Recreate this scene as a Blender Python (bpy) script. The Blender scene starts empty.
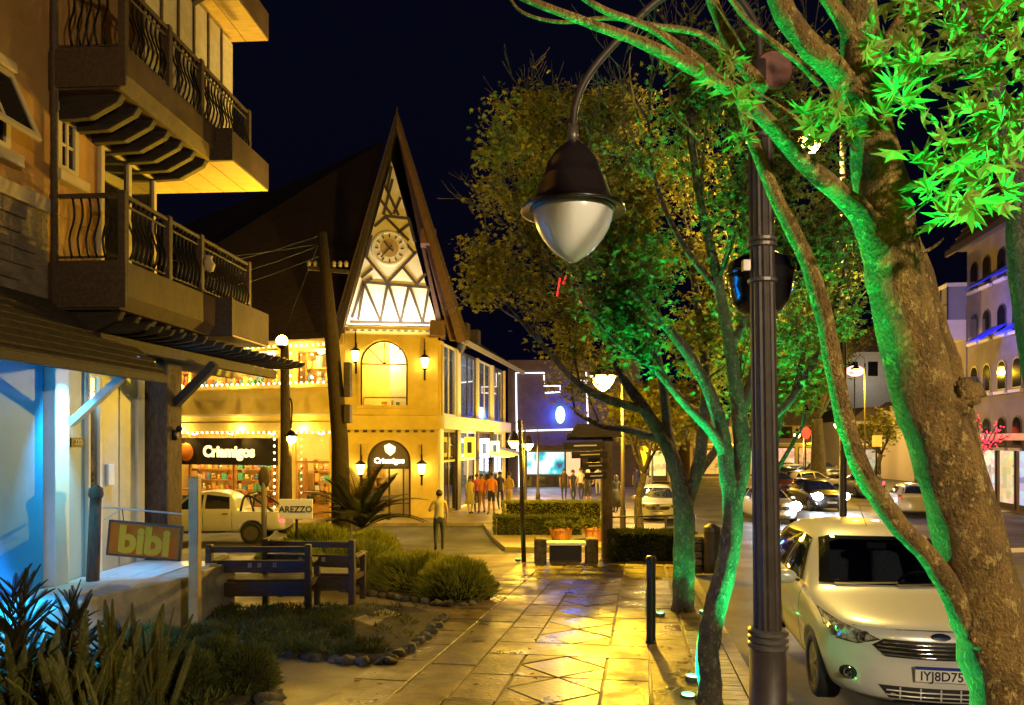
import bpy, bmesh, math, random
from mathutils import Vector, Matrix, noise
from mathutils.bvhtree import BVHTree

SC = bpy.context.scene
COL = SC.collection
R = math.radians
random.seed(7)

# ------------------------------------------------------------------ camera
CAMZ, F, HX, HY = 2.25, 740.0, 512.0, 440.0
cd = bpy.data.cameras.new('camera')
cam = bpy.data.objects.new('camera', cd)
COL.objects.link(cam)
cam.location = (0, 0, CAMZ)
cam.rotation_euler = (R(90), 0, 0)
cd.sensor_width = 36.0
cd.lens = F * 36.0 / 1024.0
cd.shift_y = (HY - 352.5) / 1024.0
cd.clip_start = 0.05
cd.clip_end = 2000
SC.camera = cam

# ------------------------------------------------------------------ night sky
world = bpy.data.worlds.new('World')
SC.world = world
world.use_nodes = True
wn = world.node_tree
bg = wn.nodes['Background']
sky = wn.nodes.new('ShaderNodeTexSky')
sky.sky_type = 'NISHITA'
sky.sun_disc = False
sky.sun_elevation = R(-4.0)
sky.sun_rotation = R(200)
mixs = wn.nodes.new('ShaderNodeMixRGB')
mixs.blend_type = 'ADD'
mixs.inputs[0].default_value = 1.0
wn.links.new(sky.outputs[0], mixs.inputs[1])
mixs.inputs[2].default_value = (0.016, 0.018, 0.10, 1)
wn.links.new(mixs.outputs[0], bg.inputs[0])
bg.inputs[1].default_value = 0.04

SC.view_settings.view_transform = 'Standard'
SC.view_settings.look = 'None'
SC.view_settings.exposure = 0.45
SC.view_settings.gamma = 1.0
SC.cycles.use_denoising = True
SC.cycles.sample_clamp_indirect = 4.0
SC.cycles.sample_clamp_direct = 0.0
SC.cycles.max_bounces = 6
SC.cycles.diffuse_bounces = 3
SC.cycles.glossy_bounces = 3
SC.cycles.transmission_bounces = 6
SC.cycles.transparent_max_bounces = 16
SC.cycles.caustics_reflective = False
SC.cycles.caustics_refractive = False
SC.cycles.use_light_tree = True

# ------------------------------------------------------------------ layout helpers
def G(y):
    "height of the paving: level near the camera, then falling gently to the square"
    if y < 6: return 0.0
    if y < 25: return -0.055 * (y - 6)
    return -1.045

def W(px, py, d):
    return Vector(((px - HX) * d / F, d, CAMZ + (HY - py) * d / F))

def gp(px, py, dz=0.0):
    lo, hi = 0.5, 400.0
    for _ in range(60):
        m = (lo + hi) / 2
        if CAMZ - (py - HY) * m / F > G(m) + dz: lo = m
        else: hi = m
    return Vector(((px - HX) * lo / F, lo, G(lo) + dz))

SA = math.atan(0.173)                       # the street runs 9.8 degrees right of the view
SD = Vector((math.sin(SA), math.cos(SA), 0))
SL = Vector((-SD.y, SD.x, 0))               # to the left of it
K0 = Vector((2.05, 6.3, 0))                 # a point on the kerb
def ST(s, t, dz=0.0):
    "street coordinates: s along the kerb from K0, t metres left of it"
    p = K0 + SD * s + SL * t
    return Vector((p.x, p.y, G(p.y) + dz))

# ------------------------------------------------------------------ materials
MATS = {}
def _nodes(name):
    m = bpy.data.materials.new(name)
    m.use_nodes = True
    nt = m.node_tree
    return m, nt, nt.nodes['Principled BSDF']

def mat(name, c1, c2=None, scale=6.0, rough=0.6, metal=0.0, bump=0.0, bscale=None, rvar=0.0, emit=None,
        estr=0.0, rnd=0.0, detail=5.0, stretch=(1, 1, 1), coat=0.0, spec=0.5, ramp=(0.35, 0.65), obj=False):
    if name in MATS: return MATS[name]
    m, nt, p = _nodes(name)
    N, L = nt.nodes.new, nt.links.new
    p.inputs['Base Color'].default_value = (*c1, 1)
    p.inputs['Roughness'].default_value = rough
    p.inputs['Metallic'].default_value = metal
    p.inputs['Specular IOR Level'].default_value = spec
    if coat: p.inputs['Coat Weight'].default_value = coat; p.inputs['Coat Roughness'].default_value = 0.05
    if emit:
        p.inputs['Emission Color'].default_value = (*emit, 1)
        p.inputs['Emission Strength'].default_value = estr
    if c2 or bump or rvar:
        if obj:
            tc = N('ShaderNodeTexCoord'); src = tc.outputs['Object']
        else:
            g = N('ShaderNodeNewGeometry'); src = g.outputs['Position']
        mp = N('ShaderNodeMapping'); mp.inputs['Scale'].default_value = stretch
        L(src, mp.inputs[0])
        n1 = N('ShaderNodeTexNoise'); n1.inputs['Scale'].default_value = scale; n1.inputs['Detail'].default_value = detail
        n1.inputs['Roughness'].default_value = 0.62
        L(mp.outputs[0], n1.inputs['Vector'])
    col = None
    if c2:
        r = N('ShaderNodeValToRGB')
        r.color_ramp.elements[0].position = ramp[0]; r.color_ramp.elements[0].color = (*c1, 1)
        r.color_ramp.elements[1].position = ramp[1]; r.color_ramp.elements[1].color = (*c2, 1)
        L(n1.outputs[0], r.inputs[0]); col = r.outputs[0]
    if rnd:
        oi = N('ShaderNodeObjectInfo')
        hs = N('ShaderNodeHueSaturation')
        mr = N('ShaderNodeMapRange'); mr.inputs[3].default_value = 1 - rnd; mr.inputs[4].default_value = 1 + rnd
        L(oi.outputs['Random'], mr.inputs[0]); L(mr.outputs[0], hs.inputs['Value'])
        if col: L(col, hs.inputs['Color'])
        else: hs.inputs['Color'].default_value = (*c1, 1)
        col = hs.outputs[0]
    if col: L(col, p.inputs['Base Color'])
    if rvar:
        n3 = N('ShaderNodeTexNoise'); n3.inputs['Scale'].default_value = scale * 0.45; n3.inputs['Detail'].default_value = 4
        L(mp.outputs[0], n3.inputs['Vector'])
        mr = N('ShaderNodeMapRange'); mr.inputs[1].default_value = 0.3; mr.inputs[2].default_value = 0.7
        mr.inputs[3].default_value = max(0.03, rough - rvar); mr.inputs[4].default_value = min(1, rough + rvar)
        L(n3.outputs[0], mr.inputs[0]); L(mr.outputs[0], p.inputs['Roughness'])
    if bump:
        n2 = N('ShaderNodeTexNoise'); n2.inputs['Scale'].default_value = bscale or scale * 4; n2.inputs['Detail'].default_value = 6
        L(mp.outputs[0], n2.inputs['Vector'])
        b = N('ShaderNodeBump'); b.inputs['Strength'].default_value = bump; b.inputs['Distance'].default_value = 0.02
        L(n2.outputs[0], b.inputs['Height']); L(b.outputs[0], p.inputs['Normal'])
    MATS[name] = m
    return m

def emis(name, c, s, sample=False):
    if name in MATS: return MATS[name]
    m, nt, p = _nodes(name)
    p.inputs['Base Color'].default_value = (*[min(1, x) for x in c], 1)
    p.inputs['Emission Color'].default_value = (*c, 1)
    p.inputs['Emission Strength'].default_value = s
    if not sample: m.cycles.emission_sampling = 'NONE'
    MATS[name] = m
    return m

def glass(name, tint=(0.9, 0.95, 1), alpha=0.16, rough=0.03):
    "thin pane: mostly see-through, with a mirror-like sheen"
    if name in MATS: return MATS[name]
    m = bpy.data.materials.new(name); m.use_nodes = True
    nt = m.node_tree; nt.nodes.clear()
    N, L = nt.nodes.new, nt.links.new
    o = N('ShaderNodeOutputMaterial'); mx = N('ShaderNodeMixShader')
    t = N('ShaderNodeBsdfTransparent'); g = N('ShaderNodeBsdfGlossy')
    fr = N('ShaderNodeLayerWeight'); fr.inputs[0].default_value = 0.25
    mr = N('ShaderNodeMapRange'); mr.inputs[3].default_value = alpha; mr.inputs[4].default_value = 0.85
    t.inputs[0].default_value = (*tint, 1); g.inputs['Roughness'].default_value = rough
    L(fr.outputs['Fresnel'], mr.inputs[0]); L(mr.outputs[0], mx.inputs[0])
    L(t.outputs[0], mx.inputs[1]); L(g.outputs[0], mx.inputs[2]); L(mx.outputs[0], o.inputs[0])
    MATS[name] = m
    return m

def leafmat(name, c1, c2, trans=0.35, rough=0.5):
    if name in MATS: return MATS[name]
    m = bpy.data.materials.new(name); m.use_nodes = True
    nt = m.node_tree; p = nt.nodes['Principled BSDF']; o = nt.nodes['Material Output']
    N, L = nt.nodes.new, nt.links.new
    g = N('ShaderNodeNewGeometry')
    n = N('ShaderNodeTexNoise'); n.inputs['Scale'].default_value = 2.3; n.inputs['Detail'].default_value = 6
    L(g.outputs['Position'], n.inputs['Vector'])
    ad = N('ShaderNodeMath'); ad.operation = 'ADD'
    sc = N('ShaderNodeMath'); sc.operation = 'MULTIPLY_ADD'; sc.inputs[1].default_value = 0.5; sc.inputs[2].default_value = -0.25
    L(g.outputs['Random Per Island'], sc.inputs[0]); L(n.outputs[0], ad.inputs[0]); L(sc.outputs[0], ad.inputs[1])
    r = N('ShaderNodeValToRGB')
    r.color_ramp.elements[0].position = 0.32; r.color_ramp.elements[0].color = (*c1, 1)
    r.color_ramp.elements[1].position = 0.70; r.color_ramp.elements[1].color = (*c2, 1)
    L(ad.outputs[0], r.inputs[0]); L(r.outputs[0], p.inputs['Base Color'])
    p.inputs['Roughness'].default_value = rough; p.inputs['Specular IOR Level'].default_value = 0.2
    t = N('ShaderNodeBsdfTranslucent'); L(r.outputs[0], t.inputs[0])
    mx = N('ShaderNodeMixShader'); mx.inputs[0].default_value = trans
    L(p.outputs[0], mx.inputs[1]); L(t.outputs[0], mx.inputs[2]); L(mx.outputs[0], o.inputs[0])
    MATS[name] = m
    return m

# ------------------------------------------------------------------ mesh builder
I4 = Matrix.Identity(4)
def frame(org, xdir, out=None):
    "matrix whose x runs along xdir, z up, y to the back (away from the viewer of the facade)"
    x = Vector((xdir[0], xdir[1], 0)).normalized()
    y = Vector((-x.y, x.x, 0))
    o = Vector(org)
    return Matrix(((x.x, y.x, 0, o.x), (x.y, y.y, 0, o.y), (0, 0, 1, o.z), (0, 0, 0, 1)))

def catmull(pts, sub=4):
    P = [Vector(p) for p in pts]
    if len(P) < 3: return P
    out = []
    for i in range(len(P) - 1):
        a = P[i - 1] if i else P[0] * 2 - P[1]
        b, c = P[i], P[i + 1]
        d = P[i + 2] if i + 2 < len(P) else P[-1] * 2 - P[-2]
        for k in range(sub):
            t = k / sub
            out.append(0.5 * ((2 * b) + (c - a) * t + (2 * a - 5 * b + 4 * c - d) * t * t + (3 * b - a - 3 * c + d) * t ** 3))
    out.append(P[-1])
    return out

def lerps(vals, sub):
    o = []
    for i in range(len(vals) - 1):
        for k in range(sub): o.append(vals[i] + (vals[i + 1] - vals[i]) * k / sub)
    return o + [vals[-1]]

class MB:
    def __init__(s, M=None):
        s.v, s.f, s.m, s.M, s.mi = [], [], [], M or I4, 0
    def add(s, vs, fs, mi=None):
        b = len(s.v)
        s.v += [s.M @ Vector(v) for v in vs]
        s.f += [tuple(i + b for i in f) for f in fs]
        s.m += [s.mi if mi is None else mi] * len(fs)
        return s
    def box(s, x0, x1, y0, y1, z0, z1, mi=None):
        return s.add([(x0, y0, z0), (x1, y0, z0), (x1, y1, z0), (x0, y1, z0), (x0, y0, z1), (x1, y0, z1), (x1, y1, z1), (x0, y1, z1)],
                     [(0, 3, 2, 1), (4, 5, 6, 7), (0, 1, 5, 4), (1, 2, 6, 5), (2, 3, 7, 6), (3, 0, 4, 7)], mi)
    def prism(s, pts, d0, d1, plane='xy', mi=None):
        "extrude a polygon of 2-D points; plane names its two axes, d0-d1 lie on the third"
        n = len(pts)
        def P(a, b, d):
            return {'xy': (a, b, d), 'xz': (a, d, b), 'yz': (d, a, b)}[plane]
        vs = [P(a, b, d0) for a, b in pts] + [P(a, b, d1) for a, b in pts]
        fs = [tuple(range(n))[::-1], tuple(range(n, 2 * n))] + [(i, (i + 1) % n, n + (i + 1) % n, n + i) for i in range(n)]
        return s.add(vs, fs, mi)
    def beam(s, a, b, w, h, up=(0, 0, 1), mi=None):
        a, b = Vector(a), Vector(b); d = (b - a).normalized(); u = Vector(up)
        x = d.cross(u)
        if x.length < 1e-4: x = d.cross(Vector((0, 1, 0)))
        x.normalize(); u = x.cross(d).normalized()
        q = [(-1, -1), (1, -1), (1, 1), (-1, 1)]
        vs = [e + x * (i * w / 2) + u * (j * h / 2) for e in (a, b) for i, j in q]
        return s.add(vs, [(0, 1, 2, 3), (7, 6, 5, 4), (0, 4, 5, 1), (1, 5, 6, 2), (2, 6, 7, 3), (3, 7, 4, 0)], mi)
    def tube(s, pts, rads, n=8, mi=None, wob=0.0, wf=6.0):
        P = [Vector(p) for p in pts]
        if not hasattr(rads, '__len__'): rads = [rads] * len(P)
        d0 = (P[1] - P[0]).normalized()
        x = d0.orthogonal().normalized()
        vs = []
        for i, p in enumerate(P):
            d = (P[min(i + 1, len(P) - 1)] - P[max(i - 1, 0)]).normalized()
            x = (x - d * x.dot(d)).normalized(); y = d.cross(x)
            for k in range(n):
                a = 2 * math.pi * k / n
                e = x * math.cos(a) + y * math.sin(a)
                r = rads[i]
                if wob: r *= 1 + wob * noise.noise((p + e * rads[i]) * wf) + 0.5 * wob * noise.noise((p + e * rads[i]) * wf * 3.1)
                vs.append(p + e * r)
        m = len(P)
        fs = [(i * n + k, i * n + (k + 1) % n, (i + 1) * n + (k + 1) % n, (i + 1) * n + k) for i in range(m - 1) for k in range(n)]
        fs += [tuple(range(n))[::-1], tuple(range((m - 1) * n, m * n))]
        return s.add(vs, fs, mi)
    def lathe(s, prof, n=16, c=(0, 0, 0), mi=None):
        vs, fs = [], []
        for r, z in prof:
            for k in range(n):
                a = 2 * math.pi * k / n
                vs.append((c[0] + r * math.cos(a), c[1] + r * math.sin(a), c[2] + z))
        for i in range(len(prof) - 1):
            for k in range(n):
                fs.append((i * n + k, i * n + (k + 1) % n, (i + 1) * n + (k + 1) % n, (i + 1) * n + k))
        if prof[0][0] > 1e-5: fs.append(tuple(range(n))[::-1])
        if prof[-1][0] > 1e-5: fs.append(tuple(range((len(prof) - 1) * n, len(prof) * n)))
        return s.add(vs, fs, mi)
    def ball(s, c, r, n=10, mi=None, wob=0.0, wf=3.0):
        r = r if hasattr(r, '__len__') else (r, r, r)
        vs, fs = [], []
        m = max(4, n // 2 + 1)
        for i in range(m + 1):
            a = math.pi * i / m
            for k in range(n):
                b = 2 * math.pi * k / n
                e = Vector((math.sin(a) * math.cos(b), math.sin(a) * math.sin(b), -math.cos(a)))
                q = 1 + (wob * noise.noise((Vector(c) + e) * wf) if wob else 0)
                vs.append((c[0] + e.x * r[0] * q, c[1] + e.y * r[1] * q, c[2] + e.z * r[2] * q))
        for i in range(m):
            for k in range(n):
                fs.append((i * n + k, i * n + (k + 1) % n, (i + 1) * n + (k + 1) % n, (i + 1) * n + k))
        return s.add(vs, fs, mi)
    def mesh(s, name, mats, smooth=False):
        me = bpy.data.meshes.new(name)
        me.from_pydata([tuple(v) for v in s.v], [], s.f)
        for mt in (mats if isinstance(mats, (list, tuple)) else [mats]): me.materials.append(mt)
        me.polygons.foreach_set('material_index', s.m)
        if smooth: me.polygons.foreach_set('use_smooth', [True] * len(s.f))
        me.update()
        return me
    def build(s, name, mats, parent=None, smooth=False, bevel=0.0, fix=True):
        me = s.mesh(name, mats, smooth)
        if fix and len(s.f) < 20000:
            bm = bmesh.new(); bm.from_mesh(me)
            bmesh.ops.remove_doubles(bm, verts=bm.verts, dist=1e-5)
            bmesh.ops.recalc_face_normals(bm, faces=bm.faces)
            bm.to_mesh(me); bm.free()
        return put(name, me, parent, bevel)

def put(name, me, parent=None, bevel=0.0, loc=None, rot=None, scale=None):
    o = bpy.data.objects.new(name, me); COL.objects.link(o)
    if parent: o.parent = parent
    if loc is not None: o.location = loc
    if rot is not None: o.rotation_euler = rot
    if scale is not None: o.scale = scale if hasattr(scale, '__len__') else (scale,) * 3
    if bevel:
        b = o.modifiers.new('bevel', 'BEVEL'); b.width = bevel; b.segments = 2; b.limit_method = 'ANGLE'
        b.angle_limit = R(40)
    return o

def thing(name, label, cat, loc=(0, 0, 0), rz=0.0, group=None):
    o = bpy.data.objects.new(name, None); COL.objects.link(o)
    o.empty_display_size = 0.2
    o.location = loc; o.rotation_euler = (0, 0, rz)
    return tag(o, label, cat, group)

def tag(o, label, cat, group=None):
    o['label'] = label; o['category'] = cat
    if group: o['group'] = group
    return o

def struct(o, kind='structure', label=None):
    o['kind'] = kind
    if label: o['label'] = label
    return o

def kids(o): return [c for c in bpy.data.objects if c.parent == o]

def copy_tree(o, parent=None):
    c = o.copy(); COL.objects.link(c); c.parent = parent
    for ch in o.children: copy_tree(ch, c)
    return c

def light(kind, name, loc, color, power, parent=None, size=0.1, spot=None, aim=None, blend=0.5, spread=None):
    d = bpy.data.lights.new(name, kind)
    d.color = color; d.energy = power
    if kind in ('POINT', 'SPOT'): d.shadow_soft_size = size
    if kind == 'SPOT': d.spot_size = R(spot or 60); d.spot_blend = blend
    if kind == 'AREA' and spread: d.spread = R(spread)
    if kind == 'AREA': d.shape = 'RECTANGLE'; d.size, d.size_y = size
    o = bpy.data.objects.new(name, d); COL.objects.link(o)
    if parent: o.parent = parent
    o.location = loc
    if aim is not None:
        o.rotation_euler = (Vector(aim) - Vector(loc)).to_track_quat('-Z', 'Y').to_euler()
    return o

def text(name, s, size, mt, parent, loc, rot, depth=0.004, align='CENTER', shear=0.0, bold=0.0, scale=None):
    cu = bpy.data.curves.new(name, 'FONT')
    cu.body = s; cu.size = size; cu.extrude = depth; cu.align_x = align; cu.align_y = 'CENTER'; cu.shear = shear
    cu.offset = bold; cu.resolution_u = 3
    to = bpy.data.objects.new(name + '_curve', cu)
    me = bpy.data.meshes.new_from_object(to)
    bpy.data.objects.remove(to)
    me.materials.clear(); me.materials.append(mt)
    o = put(name, me, parent, loc=loc, rot=rot)
    if scale: o.scale = scale
    return o

SODIUM = (1.0, 0.57, 0.022)
WARM = (1.0, 0.66, 0.14)
GREEN = (0.0, 1.0, 0.20)
HALOGEN = (1.0, 0.78, 0.48)
AMBER = (1.0, 0.64, 0.16)
# ------------------------------------------------------------------ materials of the setting
M_asph = mat('asphalt', (0.035, 0.034, 0.033), (0.075, 0.072, 0.068), scale=1.2, rough=0.66, rvar=0.2, bump=0.35, bscale=60)
M_pave = mat('paving_base', (0.10, 0.08, 0.06), (0.19, 0.15, 0.11), scale=2.0, rough=0.55, rvar=0.2, bump=0.3, bscale=30)
M_slab = mat('paving_slab', (0.062, 0.042, 0.021), (0.195, 0.138, 0.07), scale=4.4, rough=0.42, rvar=0.22, bump=0.4, bscale=22, rnd=0.22)
M_slabd = mat('paving_dark_slab', (0.03, 0.025, 0.022), (0.07, 0.058, 0.05), scale=3.0, rough=0.34, rvar=0.18, bump=0.25, bscale=24, rnd=0.25)
M_square = mat('square_paving', (0.20, 0.16, 0.11), (0.33, 0.27, 0.19), scale=1.4, rough=0.5, rvar=0.2, bump=0.25, bscale=18)
M_kerb = mat('kerb_stone', (0.20, 0.18, 0.15), (0.33, 0.30, 0.26), scale=5, rough=0.6, bump=0.3, rnd=0.15)
M_soil = mat('soil', (0.018, 0.013, 0.009), (0.05, 0.035, 0.022), scale=9, rough=0.9, bump=0.9, bscale=40)
M_rock = mat('edging_rock', (0.035, 0.03, 0.022), (0.12, 0.10, 0.07), scale=9, rough=0.8, bump=0.5, rnd=0.3)
M_plank = mat('deck_plank', (0.15, 0.13, 0.11), (0.34, 0.31, 0.28), scale=5, rough=0.4, rvar=0.15, bump=0.4, stretch=(1, 7, 7), rnd=0.25)
M_sand = mat('sandy_ground', (0.20, 0.155, 0.09), (0.33, 0.26, 0.16), scale=5, rough=0.85, bump=0.5, bscale=50)

def sheet(name, xl, xr, ys, m, dz, skirt=0.0, parent=None):
    "strip of ground between two curves xl(y), xr(y), following the fall of the street"
    mb = MB(); n = len(ys)
    vs = []
    for y in ys: vs += [(xl(y), y, G(y) + dz), (xr(y), y, G(y) + dz)]
    fs = [(2 * i, 2 * i + 1, 2 * i + 3, 2 * i + 2) for i in range(n - 1)]
    if skirt:
        b = len(vs)
        for y in ys: vs += [(xl(y), y, G(y) + dz - skirt), (xr(y), y, G(y) + dz - skirt)]
        for i in range(n - 1):
            fs += [(2 * i, 2 * i + 2, b + 2 * i + 2, b + 2 * i), (2 * i + 1, b + 2 * i + 1, b + 2 * i + 3, 2 * i + 3)]
        fs += [(0, b, b + 1, 1), (2 * n - 2, 2 * n - 1, b + 2 * n - 1, b + 2 * n - 2)]
    mb.add(vs, fs)
    return mb.build(name, m, parent)

def rng(a, b, st):
    o = []; x = a
    while x < b - 1e-6: o.append(x); x += st
    return o + [b]

KX = lambda y: 2.05 + 0.173 * (y - 6.3)
road = struct(sheet('road', lambda y: -400, lambda y: 500, [-80, 0, 6] + rng(7, 25, 1.5) + [40, 80, 160, 700], M_asph, -0.12))
pavement = struct(sheet('pavement', lambda y: -30, lambda y: KX(y) if y > 4.6 else max(KX(y), 2.35 - 0.25 * max(0, y - 3.4)),
                        rng(-6, 19.4, 0.6), M_pave, -0.018, skirt=0.16))
square = struct(sheet('square', lambda y: -45, KX, rng(29.4, 90, 4), M_square, 0.0, skirt=0.16))
island = struct(sheet('paved_island', lambda y: -0.2 - 0.12 * (y - 21.4), KX, rng(21.4, 29.2, 1.3), M_square, 0.0, skirt=0.16))

# ---- slabs, kerbs and planks of the pavement
TILT = Matrix.Rotation(-0.055, 4, 'X') @ Matrix.Rotation(-SA, 4, 'Z')
def slab_mesh(name, poly, m, th=0.035, ch=0.007, gap=0.010):
    n = len(poly); cx = sum(p[0] for p in poly) / n; cy = sum(p[1] for p in poly) / n
    def ins(d):
        o = []
        for i in range(n):
            a, b, c = Vector(poly[i - 1]), Vector(poly[i]), Vector(poly[(i + 1) % n])
            e1 = (b - a).normalized(); e2 = (c - b).normalized()
            n1 = Vector((-e1.y, e1.x)); n2 = Vector((-e2.y, e2.x))
            k = (n1 + n2); k = k / max(0.15, k.length_squared) * 2
            o.append(b + k * d)
        return o
    A, B = ins(gap), ins(gap + ch)
    vs = [(p[0], p[1], -th) for p in A] + [(p[0], p[1], -ch) for p in A] + [(p[0], p[1], 0) for p in B]
    fs = [tuple(range(2 * n, 3 * n))]
    for r in (0, 1):
        fs += [(r * n + i, r * n + (i + 1) % n, (r + 1) * n + (i + 1) % n, (r + 1) * n + i) for i in range(n)]
    return MB().add(vs, fs).mesh(name, m)

rs = random.Random(3)
def lay(name, me, s, t, dz=0.0):
    p = ST(s, t, dz + rs.uniform(-0.003, 0.003))
    M = TILT if p.y > 6 else Matrix.Rotation(-SA, 4, 'Z')
    e = (Matrix.Rotation(rs.uniform(-0.003, 0.003), 4, 'X') @ M @ Matrix.Rotation(rs.uniform(-0.004, 0.004), 4, 'Z')).to_euler()
    return put(name, me, pavement, loc=p, rot=e)
def rect(w, l): return [(-w / 2, 0), (w / 2, 0), (w / 2, l), (-w / 2, l)]
CELL = 0.885
h = CELL / 2
dia = slab_mesh('diamond_slab', [(0, 0), (h, h), (0, CELL), (-h, h)], M_slabd)
tris = [slab_mesh('corner_slab', q, M_slab) for q in
        ([(-h, 0), (0, 0), (-h, h)], [(0, 0), (h, 0), (h, h)], [(h, h), (h, CELL), (0, CELL)], [(-h, h), (0, CELL), (-h, CELL)])]
def cols(w, l): return slab_mesh('paving_slab', rect(w, l), M_slab)
sideA, sideB = cols(0.44, CELL), cols(0.44, CELL * 1.5)
B1, B2, D1, D2 = cols(0.29, 0.9), cols(0.44, 1.1), cols(0.5, 1.2), cols(0.57, 0.8)
wide = cols(1.77, 0.62)
i = 0; s = -2.9
while s < 12.5:
    if i % 6 == 5:
        lay('paving_slab', wide, s, 1.735); s += 0.62
    else:
        lay('diamond_slab', dia, s, 1.735)
        for k in range(4): lay('corner_slab', tris[k], s, 1.735)
        lay('paving_slab', sideA, s, 1.07); lay('paving_slab', sideA, s, 2.40); s += CELL
    i += 1
for me, t, l, s1 in ((B2, 0.63, 1.1, 13), (D1, 2.87, 1.2, 13), (D2, 3.41, 0.8, 13)):
    s = -3.0 + rs.uniform(0, 0.5)
    while s < s1: lay('paving_slab', me, s, t); s += l
plank = slab_mesh('deck_plank', rect(0.40, 0.15), M_plank, gap=0.006)
s = -1.2
while s < 3.1: lay('deck_plank', plank, s, 0.20, 0.004); s += 0.15
s = 3.15
while s < 13: lay('paving_slab', B1, s, 0.245); s += 0.9
kb = MB().box(-0.07, 0.07, 0.006, 0.994, -0.19, 0.0).mesh('kerb_stone', M_kerb)
for i in range(14):
    p = ST(-1.0 + i, -0.075, 0.006); put('kerb_stone', kb, pavement, loc=p, rot=TILT.to_euler())

# ---- planting beds with their edging stones
def bed(label, pts, hgt, edge=(), stone=0.11, m=M_soil, name='planting_bed', seed=1):
    r = random.Random(seed)
    P = [Vector((x, y, G(y))) for x, y in pts]
    n = len(P); c = sum(P, Vector()) / n
    mb = MB(); rings = [1.0, 0.93, 0.6, 0.3]
    hs = [0.0, hgt * 0.7, hgt, hgt * 1.05]
    vs = []
    for f, hh in zip(rings, hs):
        for p in P:
            q = c + (p - c) * f
            vs.append((q.x, q.y, G(q.y) + hh - (0.03 if f == 1 else 0) + (r.uniform(-.02, .02) if f < 1 else 0)))
    vs.append((c.x, c.y, G(c.y) + hgt))
    fs = [(k * n + i, k * n + (i + 1) % n, (k + 1) * n + (i + 1) % n, (k + 1) * n + i) for k in range(3) for i in range(n)]
    fs += [(3 * n + i, 3 * n + (i + 1) % n, 4 * n) for i in range(n)]
    mb.add(vs, fs)
    o = struct(mb.build(name, m, smooth=True), label=label)
    for a, b in edge:
        pa, pb = P[a], P[b]; L = (pb - pa).length; k = max(1, int(L / (stone * 2.0)))
        for i in range(k):
            q = pa.lerp(pb, (i + 0.5) / k); rr = stone * r.uniform(0.75, 1.2)
            st = MB(); st.ball((0, 0, 0), (rr * 1.15, rr, rr * 0.7), 9, wob=0.75, wf=4.5 + 3 * r.random())
            so = st.build('edging_stone', M_rock, o, smooth=True)
            so.location = (q.x + r.uniform(-.03, .03), q.y + r.uniform(-.03, .03), G(q.y) + rr * 0.12)
            so.rotation_euler = (0, 0, r.uniform(0, 6))
    return o
def gpl(*px): return [tuple(gp(x, y)[:2]) for x, y in px]
bed_near = bed('dark soil of the near planting bed at the lower left', [(-11, 2.8), (-1.75, 2.8), (-1.95, 5.6), (-2.15, 6.7), (-2.75, 7.3), (-3.7, 7.9), (-5.2, 8.3), (-11, 8.6)],
               0.08, edge=((2, 3), (3, 4), (4, 5)), seed=4)
bed_bench = bed('soil bed with stone edging in front of the benches', gpl((205, 636), (250, 647), (310, 658), (385, 664), (412, 648), (446, 617), (420, 607), (360, 604), (300, 612), (200, 612)),
                0.05, edge=((0, 1), (1, 2), (2, 3), (3, 4), (4, 5)), stone=0.075, seed=5)
bed_mid = bed('soil bed with clipped grassy shrubs beside the pavement', gpl((255, 592), (340, 590), (395, 598), (440, 605), (472, 606), (494, 585), (488, 566), (440, 553), (345, 545), (270, 552)),
              0.08, edge=((1, 2), (2, 3), (3, 4), (4, 5)), stone=0.09, seed=6)
def strip(px, dz=0.02, m=M_sand, name='sandy_step', label=''):
    P = [gp(x, y) for x, y in px]; n = len(P)
    mb = MB(); mb.add([(p.x, p.y, p.z + dz + 0.025) for p in P] + [(p.x, p.y, p.z - 0.03) for p in P],
                      [tuple(range(n))] + [(i, (i + 1) % n, n + (i + 1) % n, n + i) for i in range(n)])
    return struct(mb.build(name, m, bevel=0.01), label=label)
strip([(352, 622), (372, 629), (402, 617), (385, 611)], label='upper sandy step between the stone edgings')
strip([(381, 636), (398, 641), (428, 623), (412, 617)], label='lower sandy step between the stone edgings')

# painted arrow lines of the street beyond the parked car
M_line = mat('road_paint', (0.55, 0.5, 0.42), (0.75, 0.7, 0.6), scale=5, rough=0.6)
def line(px, label):
    P = [gp(x, y, -0.116) for x, y in px]
    return struct(MB().add(P, [tuple(range(len(P)))]).build('lane_marking', M_line), label=label)
line([(930, 551), (1100, 545), (1100, 549), (930, 556)], 'pale painted line across the street behind the tree')
line([(940, 512), (1100, 507), (1100, 509), (940, 514)], 'far painted line across the street')

# fallen leaves blown over the paving
def fallen():
    r = random.Random(12); vs, fs = [], []
    for _ in range(190):
        p = ST(r.uniform(-1.5, 10), r.choice((r.uniform(0.1, 3.6), r.gauss(0.7, 0.35))), 0.012)
        s = r.uniform(0.02, 0.045); a = r.uniform(0, 6.28); b = len(vs)
        for k in range(10):
            q = s * (1.0 if k % 2 == 0 else 0.45); vs.append((p.x + q * math.cos(a + k * 0.628), p.y + q * math.sin(a + k * 0.628), p.z + r.uniform(0, 0.012) + 0.055 * 0))
        fs.append(tuple(range(b, b + 10)))
    return MB().add(vs, fs)
struct(fallen().build('fallen_leaves', leafmat('dry_leaf', (0.10, 0.05, 0.015), (0.25, 0.15, 0.04), 0.2), fix=False), 'stuff', 'dry fallen leaves scattered on the paving')
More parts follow.
